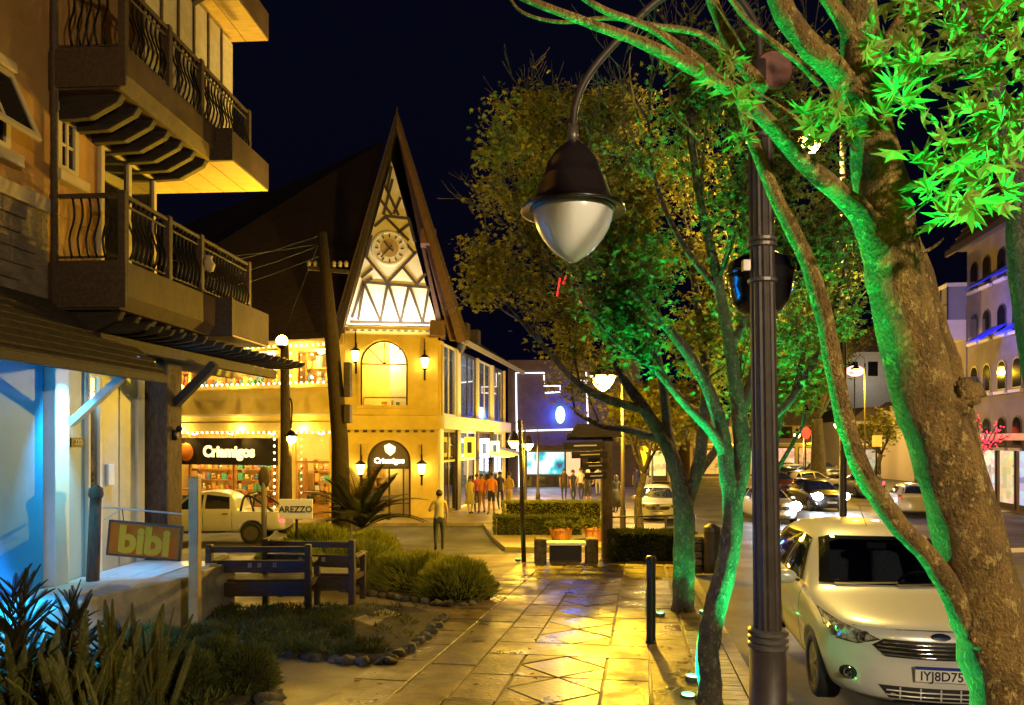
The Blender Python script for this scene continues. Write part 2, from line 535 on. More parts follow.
# ------------------------------------------------------------------ apartment building at the left
M_ochre = mat('ochre_render', (0.40, 0.205, 0.055), (0.50, 0.28, 0.085), scale=1.7, rough=0.85, bump=0.25, bscale=55)
M_brickw = mat('stone_facing', (0.13, 0.10, 0.07), (0.25, 0.19, 0.12), scale=5, rough=0.85, bump=0.6, bscale=16, stretch=(1, 1, 2.2))
M_trim = mat('cream_trim', (0.48, 0.38, 0.22), (0.56, 0.46, 0.28), scale=4, rough=0.7)
M_fascia = mat('dark_timber_fascia', (0.045, 0.028, 0.018), (0.09, 0.058, 0.035), scale=3, rough=0.6, bump=0.3, stretch=(8, 1, 8))
M_fascb = mat('brown_render_fascia', (0.05, 0.028, 0.014), (0.105, 0.062, 0.03), scale=2.2, rough=0.7, bump=0.2)
M_beam = mat('dark_beam', (0.014, 0.010, 0.007), (0.038, 0.025, 0.016), scale=4, rough=0.7, bump=0.4, stretch=(1, 6, 6), rnd=0.2)
M_iron = mat('wrought_iron', (0.018, 0.016, 0.015), rough=0.45, metal=0.6)
M_soffit = mat('soffit_board', (0.40, 0.28, 0.12), (0.55, 0.40, 0.18), scale=5, rough=0.45, stretch=(1, 6, 1), rnd=0.15)
M_dgl = mat('dark_window_glass', (0.015, 0.014, 0.013), rough=0.06, spec=0.8)
M_wframe = mat('pale_window_frame', (0.55, 0.46, 0.27), rough=0.5)
M_white = mat('white_paint', (0.72, 0.74, 0.74), (0.80, 0.81, 0.80), scale=3, rough=0.55)
M_blind = mat('pale_blind', (0.42, 0.38, 0.30), (0.52, 0.48, 0.38), scale=9, rough=0.7, rnd=0.12)
M_greyg = mat('grey_green_panel', (0.34, 0.39, 0.36), (0.42, 0.46, 0.43), scale=4, rough=0.45)
M_col = mat('rough_timber_column', (0.055, 0.04, 0.028), (0.14, 0.10, 0.065), scale=7, rough=0.85, bump=0.9, bscale=22, stretch=(3, 3, 1))
M_awn = mat('awning_shingle', (0.022, 0.015, 0.010), (0.055, 0.038, 0.024), scale=9, rough=0.75, bump=0.5)
M_tile = mat('terrace_tile', (0.48, 0.48, 0.47), (0.60, 0.60, 0.58), scale=3, rough=0.3, rnd=0.06)

LB = thing('apartment_building', 'ochre apartment building with dark timber balconies and a blue lit shopfront at the left', 'building',
           (-5.65, 9.0, 0.0), -math.atan(0.065))
# walls: local x = towards the street, y = along it, z up
w = MB(); w.box(-9, 0, -5, 2.42, 5.05, 14.0); w.build('upper_wall', M_ochre, LB)
w = MB(); w.box(-8.9, -0.012, -5, 0.02, 3.2, 5.05); w.build('stone_wall', M_brickw, LB)
w = MB(); w.box(-8.9, -0.02, 0.02, 2.41, 3.2, 5.05); w.build('lower_wall', M_ochre, LB)
MB().box(-0.1, 0.07, -5, -0.03, 4.99, 5.17).build('string_course', M_trim, LB, bevel=0.015)
dp = MB(); dp.tube([(0.09, 0.0, 3.3), (0.09, 0.0, 14)], 0.045, 10); dp.build('downpipe', M_fascia, LB, smooth=True)
# wall stones shown as shallow courses
ln = MB()
rb = random.Random(11)
stones = [MB().box(0, 0.05, 0, l, 0, 0.17).mesh('wall_stone', M_brickw) for l in (0.30, 0.38, 0.46)]
for k in range(9):
    y = -1.55 + (k % 2) * 0.15
    while y < -0.5:
        i = rb.randrange(3); l = (0.30, 0.38, 0.46)[i]
        if y + l > -0.1: break
        put('wall_stone', stones[i], LB, 0.012, loc=(-0.03 + rb.uniform(0, 0.02), y, 3.36 + k * 0.182)); y += l + 0.012

def window(y0, y1, z0, z1, sash=False, mull=True):
    f = MB(); d = 0.07
    for a in ((y0, y1, z0, z0 + d), (y0, y1, z1 - d, z1), (y0, y0 + d, z0 + d, z1 - d), (y1 - d, y1, z0 + d, z1 - d)):
        f.box(-0.02, 0.045, *a)
    if mull: f.box(-0.02, 0.03, (y0 + y1) / 2 - 0.025, (y0 + y1) / 2 + 0.025, z0 + d, z1 - d); f.box(-0.02, 0.028, y0 + d, y1 - d, (z0 + z1) / 2 - 0.02, (z0 + z1) / 2 + 0.02)
    o = f.build('window', M_wframe, LB, bevel=0.008)
    MB().box(-0.01, 0.012, y0 + d, y1 - d, z0 + d, z1 - d).build('pane', M_dgl, o)
    MB().box(-0.02, 0.14, y0 - 0.10, y1 + 0.10, z0 - 0.16, z0 - 0.02).build('sill', M_trim, o, bevel=0.015)
    MB().box(-0.02, 0.07, y0 - 0.08, y1 + 0.08, z1 + 0.01, z1 + 0.13).build('lintel', M_trim, o, bevel=0.012)
    if sash:
        s = MB(Matrix.Translation((0.05, 0, z1 - 0.05)) @ Matrix.Rotation(R(-24), 4, 'Y'))
        hh = (z1 - z0) * 0.92
        for a in ((y0, y1, -hh, -hh + d), (y0, y1, -d, 0), (y0, y0 + d, -hh + d, -d), (y1 - d, y1, -hh + d, -d)): s.box(0, 0.04, *a)
        s.box(0.005, 0.035, (y0 + y1) / 2 - .02, (y0 + y1) / 2 + .02, -hh + d, -d)
        so = s.build('sash', M_wframe, o, bevel=0.006)
        s2 = MB(s.M); s2.box(0.015, 0.022, y0 + d, y1 - d, -hh + d, -d); s2.build('sash_pane', M_dgl, o)
    return o
window(-1.7, -0.66, 5.5, 6.4, sash=True)
window(0.14, 0.52, 5.6, 6.3, mull=True)
window(0.14, 0.52, 8.2, 9.0)
window(-1.25, -0.35, 8.0, 9.0)
# balcony door with a glowing frame
dr = MB()
for a in ((0.98, 1.06, 4.42, 6.3), (2.28, 2.36, 4.42, 6.3), (1.06, 2.28, 6.22, 6.3), (1.62, 1.70, 4.42, 6.22)): dr.box(-0.02, 0.05, *a)
do = dr.build('balcony_door', M_wframe, LB, bevel=0.008)
MB().box(-0.01, 0.01, 1.06, 1.62, 4.42, 6.22).build('pane', M_dgl, do)
MB().box(-0.008, 0.012, 1.70, 2.28, 4.42, 6.22).build('pane', M_dgl, do)
MB().box(-0.02, 0.09, 0.9, 2.44, 6.32, 6.44).build('lintel', M_trim, do, bevel=0.01)

# one wavy baluster, shared by every railing
bl = MB(); pts = [(0.035 * math.sin(k / 7 * 2 * math.pi) + 0.03 * math.exp(-((k - 2) ** 2) / 3), 0, k / 7 * 0.78) for k in range(8)]
bl.tube(pts, 0.014, 6)
ME_bal = bl.mesh('baluster', M_iron, True)

def balcony(zt, th, y0=0.0, y1=2.35, x1=1.0, yb=2.35, y2=3.75, xb=1.25, rail_h=0.78, corb=7, name='balcony'):
    b = MB(); b.prism([(0.0, zt - th), (x1 - 0.10, zt - th), (x1, zt - th + 0.16), (x1, zt), (0.0, zt)], y0, y1, 'xz')
    o = b.build(name, M_fascb, LB, bevel=0.012)
    MB().box(0.05, x1 + 0.004, y0 - 0.035, y0 - 0.002, zt - th + 0.02, zt + 0.01).build('end_board', M_fascia, o, bevel=0.008)
    # the slab that runs round the corner and reaches further out
    c = MB(); c.prism([(-2.5, yb), (xb, yb), (xb, y2), (-2.5, y2)], zt - th + 0.03, zt - 0.01, 'xy')
    c.build('corner_slab', M_fascb, o, bevel=0.012)
    MB().box(x1 - 0.1, xb + 0.004, yb - 0.03, yb - 0.002, zt - th + 0.0, zt + 0.01).build('end_board', M_fascia, o)
    n = 9
    for k in range(n):
        wd = (xb + 2.3) / n
        MB().box(-2.3 + k * wd + 0.006, -2.3 + (k + 1) * wd - 0.006, yb + 0.02, y2 - 0.02, zt - th + 0.0, zt - th + 0.026).build('soffit_board', M_soffit, o)
    for k in range(corb):
        y = y0 + 0.12 + k * (y1 - y0 - 0.2) / (corb - 1)
        q = MB(); q.prism([(0.0, zt - th - 0.30), (x1 - 0.55, zt - th - 0.28), (x1 - 0.2, zt - th - 0.10), (x1 - 0.14, zt - th - 0.003), (0.0, zt - th - 0.003)], y, y + 0.11, 'xz')
        q.build('corbel', M_beam, o, bevel=0.015)
    # railing
    rl = MB(); z1 = zt + rail_h
    xr = x1 - 0.06
    rl.box(xr - 0.03, xr + 0.03, y0, y2 - 0.1, z1, z1 + 0.05); rl.box(0.02, xr - 0.03, y0 + 0.0, y0 + 0.06, z1, z1 + 0.05)
    rl.box(xr - 0.012, xr + 0.012, y0, y2 - 0.1, zt + 0.05, zt + 0.08)
    rl.box(0.02, xr - 0.03, y0 + 0.018, y0 + 0.042, zt + 0.05, zt + 0.08)
    rl.box(xr - 0.012, xr + 0.012, y0, y2 - 0.1, z1 - 0.1, z1 - 0.07)
    ro = rl.build('handrail', M_fascia, o, bevel=0.008)
    for y in (y0 + 0.03, y0 + 1.05, y0 + 1.95, y2 - 0.14):
        MB().box(xr - 0.045, xr + 0.045, y - 0.045, y + 0.045, zt, z1 + 0.08).build('rail_post', M_fascia, o, bevel=0.008)
    y = y0 + 0.16
    while y < y2 - 0.2:
        if min(abs(y - q) for q in (y0 + 0.03, y0 + 1.05, y0 + 1.95, y2 - 0.14)) > 0.08:
            put('baluster', ME_bal, o, loc=(xr, y, zt + 0.06), scale=(1, 1, (rail_h - 0.06) / 0.78))
        y += 0.105
    x = 0.30
    while x < xr - 0.12:
        put('baluster', ME_bal, o, loc=(x, y0 + 0.03, zt + 0.06), rot=(0, 0, R(-90)), scale=(1, 1, (rail_h - 0.06) / 0.78)); x += 0.105
    return o
lowb = balcony(4.41, 0.58, corb=7)
upb = balcony(6.98, 0.48, corb=7)
topb = balcony(9.55, 0.48, corb=5)
# glazed sun room on the upper balcony
for k in range(6):
    y = 0.95 + k * 0.46
    g = MB(); g.box(0.62, 0.645, y + 0.03, y + 0.43, 7.0, 9.0); g.build('blind_panel', M_blind, upb)
    MB().box(0.60, 0.665, y - 0.022, y + 0.022, 6.99, 9.02).build('glazing_bar', M_fascia, upb)
# hanging pot ornament on the lower rail
orn = MB(); orn.lathe([(0.0, 0), (0.07, 0.02), (0.10, 0.12), (0.05, 0.2), (0.07, 0.24)], 10, (0.99, 2.1, 4.75)); orn.build('rail_ornament', M_trim, lowb, smooth=True)

# pergola of dark rafters under the balcony
pg = MB(); pg.beam((0.55, 0.1, 3.49), (0.8, 5.1, 3.49), 0.12, 0.16); pgo = pg.build('pergola_beam', M_beam, LB, bevel=0.01)
pg = MB(); pg.beam((-0.05, 2.6, 3.47), (0.0, 5.1, 3.5), 0.12, 0.16); pg.build('pergola_beam', M_beam, LB, bevel=0.01)
for k in range(19):
    y = 0.25 + k * 0.262
    q = MB(); xe = 1.12 + 0.066 * y * 1.0
    q.prism([(-0.1 if y < 2.5 else -0.6, 3.58), (xe - 0.30, 3.58), (xe - 0.06, 3.62), (xe, 3.70), (-0.1 if y < 2.5 else -0.6, 3.70)], y, y + 0.07, 'xz')
    q.build('rafter', M_beam, LB, bevel=0.01)

# shingled awning over the shopfront, in courses
aw = MB(); aw.prism([(0.0, 3.30), (1.0, 3.02), (1.02, 3.12), (0.0, 3.92)], -5, 0.84, 'xz'); awn = aw.build('awning', M_awn, LB, bevel=0.008)
for k in range(8):
    a = k / 8; xk = 0.02 + a * 0.98; zk = 3.905 - a * 0.785
    q = MB(); q.beam((xk + 0.06, -5, zk + 0.0), (xk + 0.06, 0.835, zk + 0.0), 0.15, 0.03, up=(0.6, 0, 0.78)); q.build('shingle_course', M_awn, awn, bevel=0.006)
MB().box(0.97, 1.045, -5, 0.86, 3.0, 3.1).build('awning_edge', M_beam, awn, bevel=0.008)

# raised terrace in front of the shop, paved
te = MB(); te.prism([(-0.05, -5), (0.72, -5), (0.86, -0.35), (1.28, 0.9), (1.35, 2.2), (0.6, 3.4), (-0.05, 3.4)], -0.5, 0.44, 'xy')
tero = te.build('terrace', M_kerb, LB, bevel=0.02)
for i in range(4):
    for j in range(12):
        x0, y0 = 0.0 + i * 0.31, -3.4 + j * 0.45
        if x0 + 0.3 < 0.74 + max(0, (y0 + 0.6)) * 0.28 and y0 < 2.4:
            MB().box(x0 + 0.006, x0 + 0.304, y0 + 0.006, y0 + 0.444, 0.441, 0.462).build('terrace_tile', M_tile, tero)

# shopfront: white wall with the LED blue painted into its colour, pillar, glazed door, panels, rough column
MB().box(-0.3, -0.02, -5, -0.05, 0.46, 3.25).build('shop_wall', mat('blue_lit_wall', (0.02, 0.28, 0.58), (0.035, 0.33, 0.64), scale=2, rough=0.5), LB)
MB().box(-0.28, 0.10, 0.0, 0.26, 0.46, 3.18).build('shop_pillar', M_white, LB, bevel=0.01)
MB().box(-0.3, -0.03, 0.27, 0.75, 0.46, 3.2).build('shop_wall', mat('pale_blue_lit_wall', (0.30, 0.50, 0.66), rough=0.5), LB)  # blue of the LED wash put into this wall's colour too
st = MB(); st.beam((0.06, 0.33, 2.45), (0.75, 0.33, 3.05), 0.09, 0.10, up=(0, 1, 0)); st.build('awning_strut', M_white, LB, bevel=0.008)
pl = MB().box(-0.028, -0.012, 0.46, 0.72, 2.16, 2.28).build('number_plate', M_iron, LB)
text('number', '220', 0.10, M_white, LB, (-0.008, 0.59, 2.22), (R(90), 0, R(90)), depth=0.002)
gf = MB()
for a in ((0.76, 0.80, 0.46, 3.2), (1.0, 1.05, 0.46, 3.2), (0.80, 1.0, 3.1, 3.2)): gf.box(-0.05, 0.02, *a)
gfo = gf.build('glazed_door', M_white, LB)
MB().box(-0.03, -0.02, 0.80, 1.0, 0.5, 3.1).build('pane', glass('shop_glass'), gfo)
MB().box(-0.06, 0.0, 1.055, 1.46, 0.46, 3.2).build('door_panel', M_greyg, LB, bevel=0.01)
MB().box(-0.06, 0.005, 1.47, 1.86, 0.46, 3.2).build('door_panel', M_greyg, LB, bevel=0.01)
MB().box(0.0, 0.04, 1.16, 1.30, 1.62, 1.92).build('intercom', M_white, LB, bevel=0.01)
MB().box(-0.2, 0.04, 1.87, 2.05, 0.46, 3.2).build('shop_pillar', M_white, LB, bevel=0.01)
MB().box(-0.2, 0.32, 2.16, 2.62, 0.40, 3.42).build('timber_column', M_col, LB, bevel=0.03)
bq = MB(); bq.beam((0.32, 2.4, 2.8), (0.95, 2.4, 3.42), 0.12, 0.14, up=(0, 1, 0)); bq.build('column_brace', M_beam, LB, bevel=0.01)
MB().box(-2.6, -0.4, 0.3, 2.1, 0.45, 3.25).build('shop_interior', mat('shop_interior', (0.25, 0.2, 0.14), rough=0.7), LB)
wl = MB(); wl.box(0.32, 0.36, 2.3, 2.44, 2.25, 2.4); wl.ball((0.4, 2.37, 2.42), 0.05, 8); wl.build('wall_lamp', M_iron, LB, smooth=True)
# blue LED strip under the awning
led = MB(); led.box(0.30, 0.36, -4.5, 0.55, 3.135, 3.15); ledo = led.build('led_strip', emis('blue_led', (0.05, 0.45, 1.0), 6), LB)
light('AREA', 'led_and_fill_light', (0.42, -2.2, 3.08), (0.0, 0.44, 1.0), 800, LB, size=(0.15, 4.2), aim=(-0.25, -2.2, 1.4), spread=75)
light('AREA', 'led_and_fill_light', (0.42, 0.12, 3.05), (0.1, 0.8, 1.0), 8, LB, size=(0.12, 0.3), aim=(-0.25, 0.12, 1.6), spread=55)
light('AREA', 'led_and_fill_light', (0.5, 1.0, 3.3), (0.12, 0.5, 1.0), 12, LB, size=(0.2, 1.2), aim=(0.55, 0.9, 0.4), spread=40)  # added fill that tints the terrace top blue, no strip hangs here
light('POINT', 'shop_light', (-0.35, 0.9, 2.9), (0.8, 1.0, 0.85), 12, LB, size=0.05)

# sodium lamp on the end of the pergola
lp = thing('bracket_lamp', 'glowing sodium lamp on a bracket at the far end of the pergola', 'lamp', W(282, 341, 14.2))
br = MB(); br.tube([(0, 0, -0.5), (0, 0, -0.15)], 0.025, 8); br.lathe([(0.02, -0.16), (0.08, -0.12), (0.10, -0.08)], 12); br.build('bracket', M_iron, lp, smooth=True)
MB().ball((0, 0, 0.0), 0.11, 14).build('bulb', emis('sodium_bulb', (1.0, 0.62, 0.12), 40), lp, smooth=True)
light('POINT', 'lamp_light', (0, 0, 0.16), SODIUM, 900, lp, size=0.12)

# fallen-back shop signs in front of the terrace
M_post = mat('weathered_post', (0.05, 0.035, 0.025), (0.11, 0.08, 0.055), scale=6, rough=0.8, bump=0.5, stretch=(4, 4, 1))
M_ypost = mat('ochre_post', (0.42, 0.30, 0.10), (0.52, 0.38, 0.14), scale=6, rough=0.6)
sg = thing('hanging_sign', 'orange board sign hanging from a metal bar between two posts by the terrace', 'sign', (W(97, 560, 9.4).x, 9.4, G(9.4)))
o0 = sg.location
def loc(px, py, d): return W(px, py, d) - o0
a = loc(96, 490, 9.4); pm = MB(); pm.tube([(a.x - 0.07, 0, -0.1), (a.x, 0, a.z - 0.05)], [0.085, 0.07], 10); pm.lathe([(0.075, -0.02), (0.09, 0.02), (0.08, 0.1), (0.03, 0.14)], 10, (a.x, 0, a.z - 0.08)); pm.build('post', M_post, sg, smooth=True)
b0, b1 = loc(103, 507, 9.4), loc(182, 514, 9.5)
MB().tube([b0, b1], 0.012, 8).build('bar', M_white, sg)
MB().tube([loc(104, 520, 9.4), loc(122, 508, 9.42)], 0.008, 6).build('brace', M_white, sg)
c = [loc(109, 521, 9.45), loc(182, 527, 9.5), loc(181, 560, 9.5), loc(108, 554, 9.45)]
xd = (c[1] - c[0]).normalized(); ang = math.atan2(xd.z, xd.x)
wd = (c[1] - c[0]).length; hd = (c[0] - c[3]).length
cen = sum(c, Vector()) / 4
bm_ = MB(Matrix.Translation(cen) @ Matrix.Rotation(-ang, 4, 'Y'))
bm_.box(-wd / 2, wd / 2, -0.015, 0.015, -hd / 2, hd / 2)
brd = bm_.build('board', mat('orange_board', (0.62, 0.10, 0.004), (0.72, 0.14, 0.008), scale=5, rough=0.7, spec=0.05), sg, bevel=0.006)
fr = MB(bm_.M)
for q in ((-wd / 2 - .015, wd / 2 + .015, hd / 2 - .01, hd / 2 + .015), (-wd / 2 - .015, wd / 2 + .015, -hd / 2 - .015, -hd / 2 + .01)): fr.box(q[0], q[1], -0.022, 0.022, q[2], q[3])
for q in ((-wd / 2 - .015, -wd / 2 + .01), (wd / 2 - .01, wd / 2 + .015)): fr.box(q[0], q[1], -0.022, 0.022, -hd / 2 + .012, hd / 2 - .012)
fr.build('frame', M_post, sg)
text('lettering', 'bibi', 0.46, mat('yellow_letter', (0.85, 0.38, 0.02), rough=0.7, spec=0.05), sg, cen + Vector((0, -0.022, -0.02)), (R(90), -ang, 0), depth=0.004, bold=0.022)
for q in (0.2, 0.8): MB().tube([b0.lerp(b1, q * 0.92 + 0.06), c[0].lerp(c[1], q)], 0.006, 6).build('hook', M_iron, sg)
yp = thing('ochre_post', 'tall plain ochre post right of the hanging orange sign', 'post', (W(195, 580, 9.3).x, 9.3, G(9.3)))
MB().box(-0.06, 0.06, -0.06, 0.06, -0.1, W(195, 477, 9.3).z - G(9.3)).build('shaft', M_ypost, yp, bevel=0.012)
# ------------------------------------------------------------------ yellow corner shop with the steep clock gable
M_cream = mat('cream_render', (0.60, 0.44, 0.11), (0.78, 0.60, 0.19), scale=0.9, rough=0.8, bump=0.12, bscale=30)
M_ledge = mat('pale_ledge', (0.68, 0.64, 0.56), (0.74, 0.70, 0.62), scale=2, rough=0.7)
M_roof = mat('dark_roof_shingle', (0.05, 0.035, 0.033), (0.10, 0.072, 0.066), scale=4, rough=0.7, bump=0.4, stretch=(1, 1, 5))
M_barge = mat('rose_bargeboard', (0.10, 0.05, 0.05), (0.14, 0.078, 0.075), scale=4, rough=0.6)
M_plaster = mat('gable_plaster', (0.70, 0.66, 0.54), (0.76, 0.72, 0.60), scale=2, rough=0.85)
M_timb = mat('gable_timber', (0.055, 0.04, 0.03), rough=0.7)
M_dark = mat('dark_joinery', (0.035, 0.028, 0.022), (0.06, 0.045, 0.035), scale=6, rough=0.5)
M_wood = mat('orange_wood', (0.42, 0.20, 0.06), (0.55, 0.30, 0.10), scale=5, rough=0.5)
M_int = mat('shop_room', (0.62, 0.42, 0.17), (0.70, 0.50, 0.22), scale=2, rough=0.8)
GLS = glass('shop_glass')
GB = thing('corner_shop', 'yellow corner shop with a steep timbered clock gable, lit windows and dark roof', 'building', (-7.0, 31.0, -1.045))
FR = frame((0, 0, 0), (1, 0.12))
LW = frame((0, 0, 0), (0.946, -0.324))
Bx = FR @ Vector((3.88, 0, 0))
RW = frame(Bx, (0.183, 0.983))
def fu(px): return (px - 345) / 23.8
def fz(py): return 3.295 + (440 - py) / 23.8
def lu(px, py):
    s = (-7 - (px - 512) * 31 / F) / (0.946 + 0.324 * (px - 512) / F)
    return -s, 3.295 + (440 - py) * (31 + 0.324 * s) / F
def ru(px, py):
    v = ((px - 512) * 31.46 / F + 3.15) / (0.183 - 0.983 * (px - 512) / F)
    return v, 3.295 + (440 - py) * (31.46 + 0.983 * v) / F

def arch_panel(mb, u0, u1, z0, z1, uc, r, zs, zb, th, n=14):
    mb.box(u0, uc - r, 0, th, z0, z1); mb.box(uc + r, u1, 0, th, z0, z1)
    if zb > z0: mb.box(uc - r, uc + r, 0, th, z0, zb)
    P = [(uc - r * math.cos(math.pi * k / n), zs + r * math.sin(math.pi * k / n)) for k in range(n + 1)]
    for a, b in zip(P, P[1:]):
        mb.prism([a, b, (b[0], z1), (a[0], z1)], 0, th, 'xz')
def arch_band(mb, uc, r, dr, zs, zb, y0, y1, n=18):
    P = [(1, zb)] + [(0, 0)]
    for k in range(n):
        a0, a1 = math.pi * k / n, math.pi * (k + 1) / n
        q = [(uc - rr * math.cos(a), zs + rr * math.sin(a)) for a, rr in ((a0, r), (a1, r), (a1, r + dr), (a0, r + dr))]
        mb.prism(q, y0, y1, 'xz')
    mb.box(uc - r - dr, uc - r, y0, y1, zb, zs); mb.box(uc + r, uc + r + dr, y0, y1, zb, zs)

uD0, uD1 = fu(367), fu(410); ucD, rD = (uD0 + uD1) / 2, (uD1 - uD0) / 2
zTD = fz(440); zLedge0, zLedge1 = fz(430), fz(415)
wl = MB(FR); arch_panel(wl, 0.0, 3.88, 0, zLedge0, ucD, rD, zTD - rD, 0, 0.35); wl.build('front_wall', M_cream, GB)
wl = MB(FR); ucW, rW = (fu(360) + fu(407)) / 2, (fu(407) - fu(360)) / 2
arch_panel(wl, 0.0, 3.88, zLedge1, fz(326), ucW, rW, fz(340) - rW, fz(405), 0.35); wl.build('front_wall', M_cream, GB)
MB(FR).box(-0.05, 3.95, -0.10, 0.3, zLedge0 + 0.01, zLedge1 - 0.01).build('floor_band', M_cream, GB, bevel=0.02)
for k in range(11): MB(FR).box(0.05 + k * 0.35, 0.22 + k * 0.35, -0.09, -0.002, zLedge0 - 0.10, zLedge0 + 0.005).build('dentil', M_dark, GB)
for k in range(13): MB(FR).box(0.05 + k * 0.30, 0.2 + k * 0.30, -0.12, -0.002, fz(331), fz(327.2)).build('dentil', M_dark, GB)
ab = MB(FR); arch_band(ab, ucD, rD + 0.01, 0.16, zTD - rD, 0, -0.06, 0.02); ab.build('door_surround', M_cream, GB)
ab = MB(FR); arch_band(ab, ucW, rW + 0.01, 0.12, fz(340) - rW, fz(405), -0.05, 0.02); ab.build('window_surround', M_cream, GB)
MB(FR).box(ucW - rW - 0.15, ucW + rW + 0.15, -0.12, 0.02, fz(405) - 0.14, fz(405) - 0.005).build('window_sill', M_cream, GB, bevel=0.02)

def arch_fill(mb, uc, r, zs, zb, y, n=14):
    P = [(uc - r, y, zb), (uc + r, y, zb)] + [(uc + r * math.cos(math.pi * k / n), y, zs + r * math.sin(math.pi * k / n)) for k in range(n + 1)]
    mb.add(P, [tuple(range(len(P)))])
# arched window: glass, radial bars, a bright room behind
zsW = fz(340) - rW
wf = MB(FR); arch_band(wf, ucW, rW - 0.07, 0.066, zsW, fz(405), 0.16, 0.22)
for k in (1, 2, 3):
    a = math.pi * k / 4
    wf.beam((ucW, 0.19, zsW), (ucW - (rW - 0.05) * math.cos(a), 0.19, zsW + (rW - 0.05) * math.sin(a)), 0.05, 0.05, up=(0, 1, 0))
wf.box(ucW - rW + 0.06, ucW + rW - 0.06, 0.165, 0.215, zsW - 0.03, zsW + 0.03)
aw = wf.build('arched_window', M_dark, GB)
g = MB(FR); arch_fill(g, ucW, rW - 0.02, zsW, fz(405), 0.2); g.build('pane', GLS, aw)
rm = MB(FR); rm.box(ucW - 1.35, ucW + 1.35, 2.0, 2.1, zLedge1, fz(330)); rm.box(ucW - 1.35, ucW - 1.28, 0.36, 2.0, zLedge1, fz(330)); rm.box(ucW + 1.28, ucW + 1.35, 0.36, 2.0, zLedge1, fz(330))
rm.box(ucW - 1.28, ucW + 1.28, 0.36, 2.0, zLedge1, zLedge1 + 0.06); rm.build('window_room', mat('yellow_room', (0.80, 0.62, 0.22), rough=0.8), GB)
light('POINT', 'room_light', FR @ Vector((ucW, 1.0, fz(350))), WARM, 380, GB, size=0.12)
# arched door: dark fanlight with pale lettering, glazed doors and stocked shelves behind
zT = fz(468)
df = MB(FR); arch_band(df, ucD, rD - 0.08, 0.076, zTD - rD, 0.05, 0.16, 0.24); df.box(ucD - rD + 0.07, ucD + rD - 0.07, 0.17, 0.235, zT - 0.06, zT + 0.06)
df.box(ucD - 0.04, ucD + 0.04, 0.17, 0.23, 0.05, zT - 0.06); df.box(ucD + rD * 0.62, ucD + rD * 0.7, 0.17, 0.23, 0.05, zT - 0.06)
ad = df.build('arched_door', M_dark, GB)
fn = MB(FR); P = [(ucD - rD + .07, 0.2, zT + .06), (ucD + rD - .07, 0.2, zT + .06)] + [(ucD + (rD - .07) * math.cos(math.pi * k / 14), 0.2, zTD - rD + (rD - .07) * math.sin(math.pi * k / 14)) for k in range(15)]
fn.add(P, [tuple(range(len(P)))]); fn.build('fanlight', mat('fanlight_panel', (0.10, 0.07, 0.045), rough=0.35), ad)
MB(FR).box(ucD - rD + 0.08, ucD + rD - 0.08, 0.198, 0.204, 0.06, zT - 0.07).build('pane', GLS, ad)
le = emis('sign_letters', (1.0, 0.93, 0.75), 2.2)
fang = math.atan(0.12)
text('lettering', 'Criamigos', 0.31, le, ad, FR @ Vector((ucD, 0.17, fz(461))), (R(90), 0, fang), depth=0.01, bold=0.012)
em = MB(FR); em.prism([(ucD - 0.22, fz(446)), (ucD, fz(443.5)), (ucD + 0.26, fz(447)), (ucD + 0.24, fz(452)), (ucD + 0.05, fz(456)), (ucD - 0.16, fz(452))], 0.15, 0.19, 'xz'); em.build('emblem', emis('emblem_glow', (1, 0.8, 0.45), 1.6), ad)

def room(M, u0, u1, z0, z1, depth, name='shop_room', y0=0.36, back=M_int):
    r = MB(M)
    r.box(u0, u1, y0 + depth, y0 + depth + 0.1, z0, z1); r.box(u0 - 0.05, u0, y0, y0 + depth, z0, z1); r.box(u1, u1 + 0.05, y0, y0 + depth, z0, z1)
    r.box(u0, u1, y0, y0 + depth, z0, z0 + 0.04); r.box(u0, u1, y0, y0 + depth, z1 - 0.05, z1)
    return r.build(name, back, GB)
PAL = [mat('goods%d' % i, c, rough=0.55) for i, c in enumerate([(0.6, 0.12, 0.05), (0.75, 0.6, 0.2), (0.12, 0.25, 0.5), (0.7, 0.7, 0.66), (0.5, 0.3, 0.12), (0.1, 0.4, 0.3), (0.7, 0.35, 0.4), (0.85, 0.45, 0.1)])]
def shelf_unit(M, u0, u1, z0, z1, y, rows, seed):
    r = random.Random(seed); s = MB(M); n = MB(M)
    for k in range(rows + 1): z = z0 + (z1 - z0) * k / rows; s.box(u0, u1, y, y + 0.35, z, z + 0.04)
    s.box(u0 - 0.04, u0, y, y + 0.35, z0, z1); s.box(u1, u1 + 0.04, y, y + 0.35, z0, z1)
    so = s.build('shelf_unit', M_wood, GB)
    for k in range(rows):
        z = z0 + (z1 - z0) * k / rows + 0.045; h = (z1 - z0) / rows; u = u0 + 0.06
        while u < u1 - 0.15:
            w = r.uniform(0.12, 0.3); hh = h * r.uniform(0.35, 0.8); mi = r.randrange(8)
            if r.random() < 0.45:      # a soft toy: body, head, ears
                n.ball((u + w / 2, y + 0.1, z + hh * 0.33), (w * 0.5, 0.1, hh * 0.34), 8, mi); n.ball((u + w / 2, y + 0.08, z + hh * 0.78), (w * 0.36, 0.09, hh * 0.25), 8, mi)
                n.ball((u + w * 0.25, y + 0.1, z + hh * 0.98), w * 0.13, 6, mi); n.ball((u + w * 0.75, y + 0.1, z + hh * 0.98), w * 0.13, 6, mi)
            elif r.random() < 0.8: n.box(u, u + w * 0.85, y + 0.02, y + 0.22, z, z + hh, mi)
            u += w + r.uniform(0.0, 0.12)
    struct(n.build('shelf_goods', PAL, so, smooth=False, fix=False), 'stuff')
shelf_unit(FR, ucW - 0.9, ucW + 0.9, fz(405) - 0.25, fz(405) + 0.35, 0.7, 1, 7)
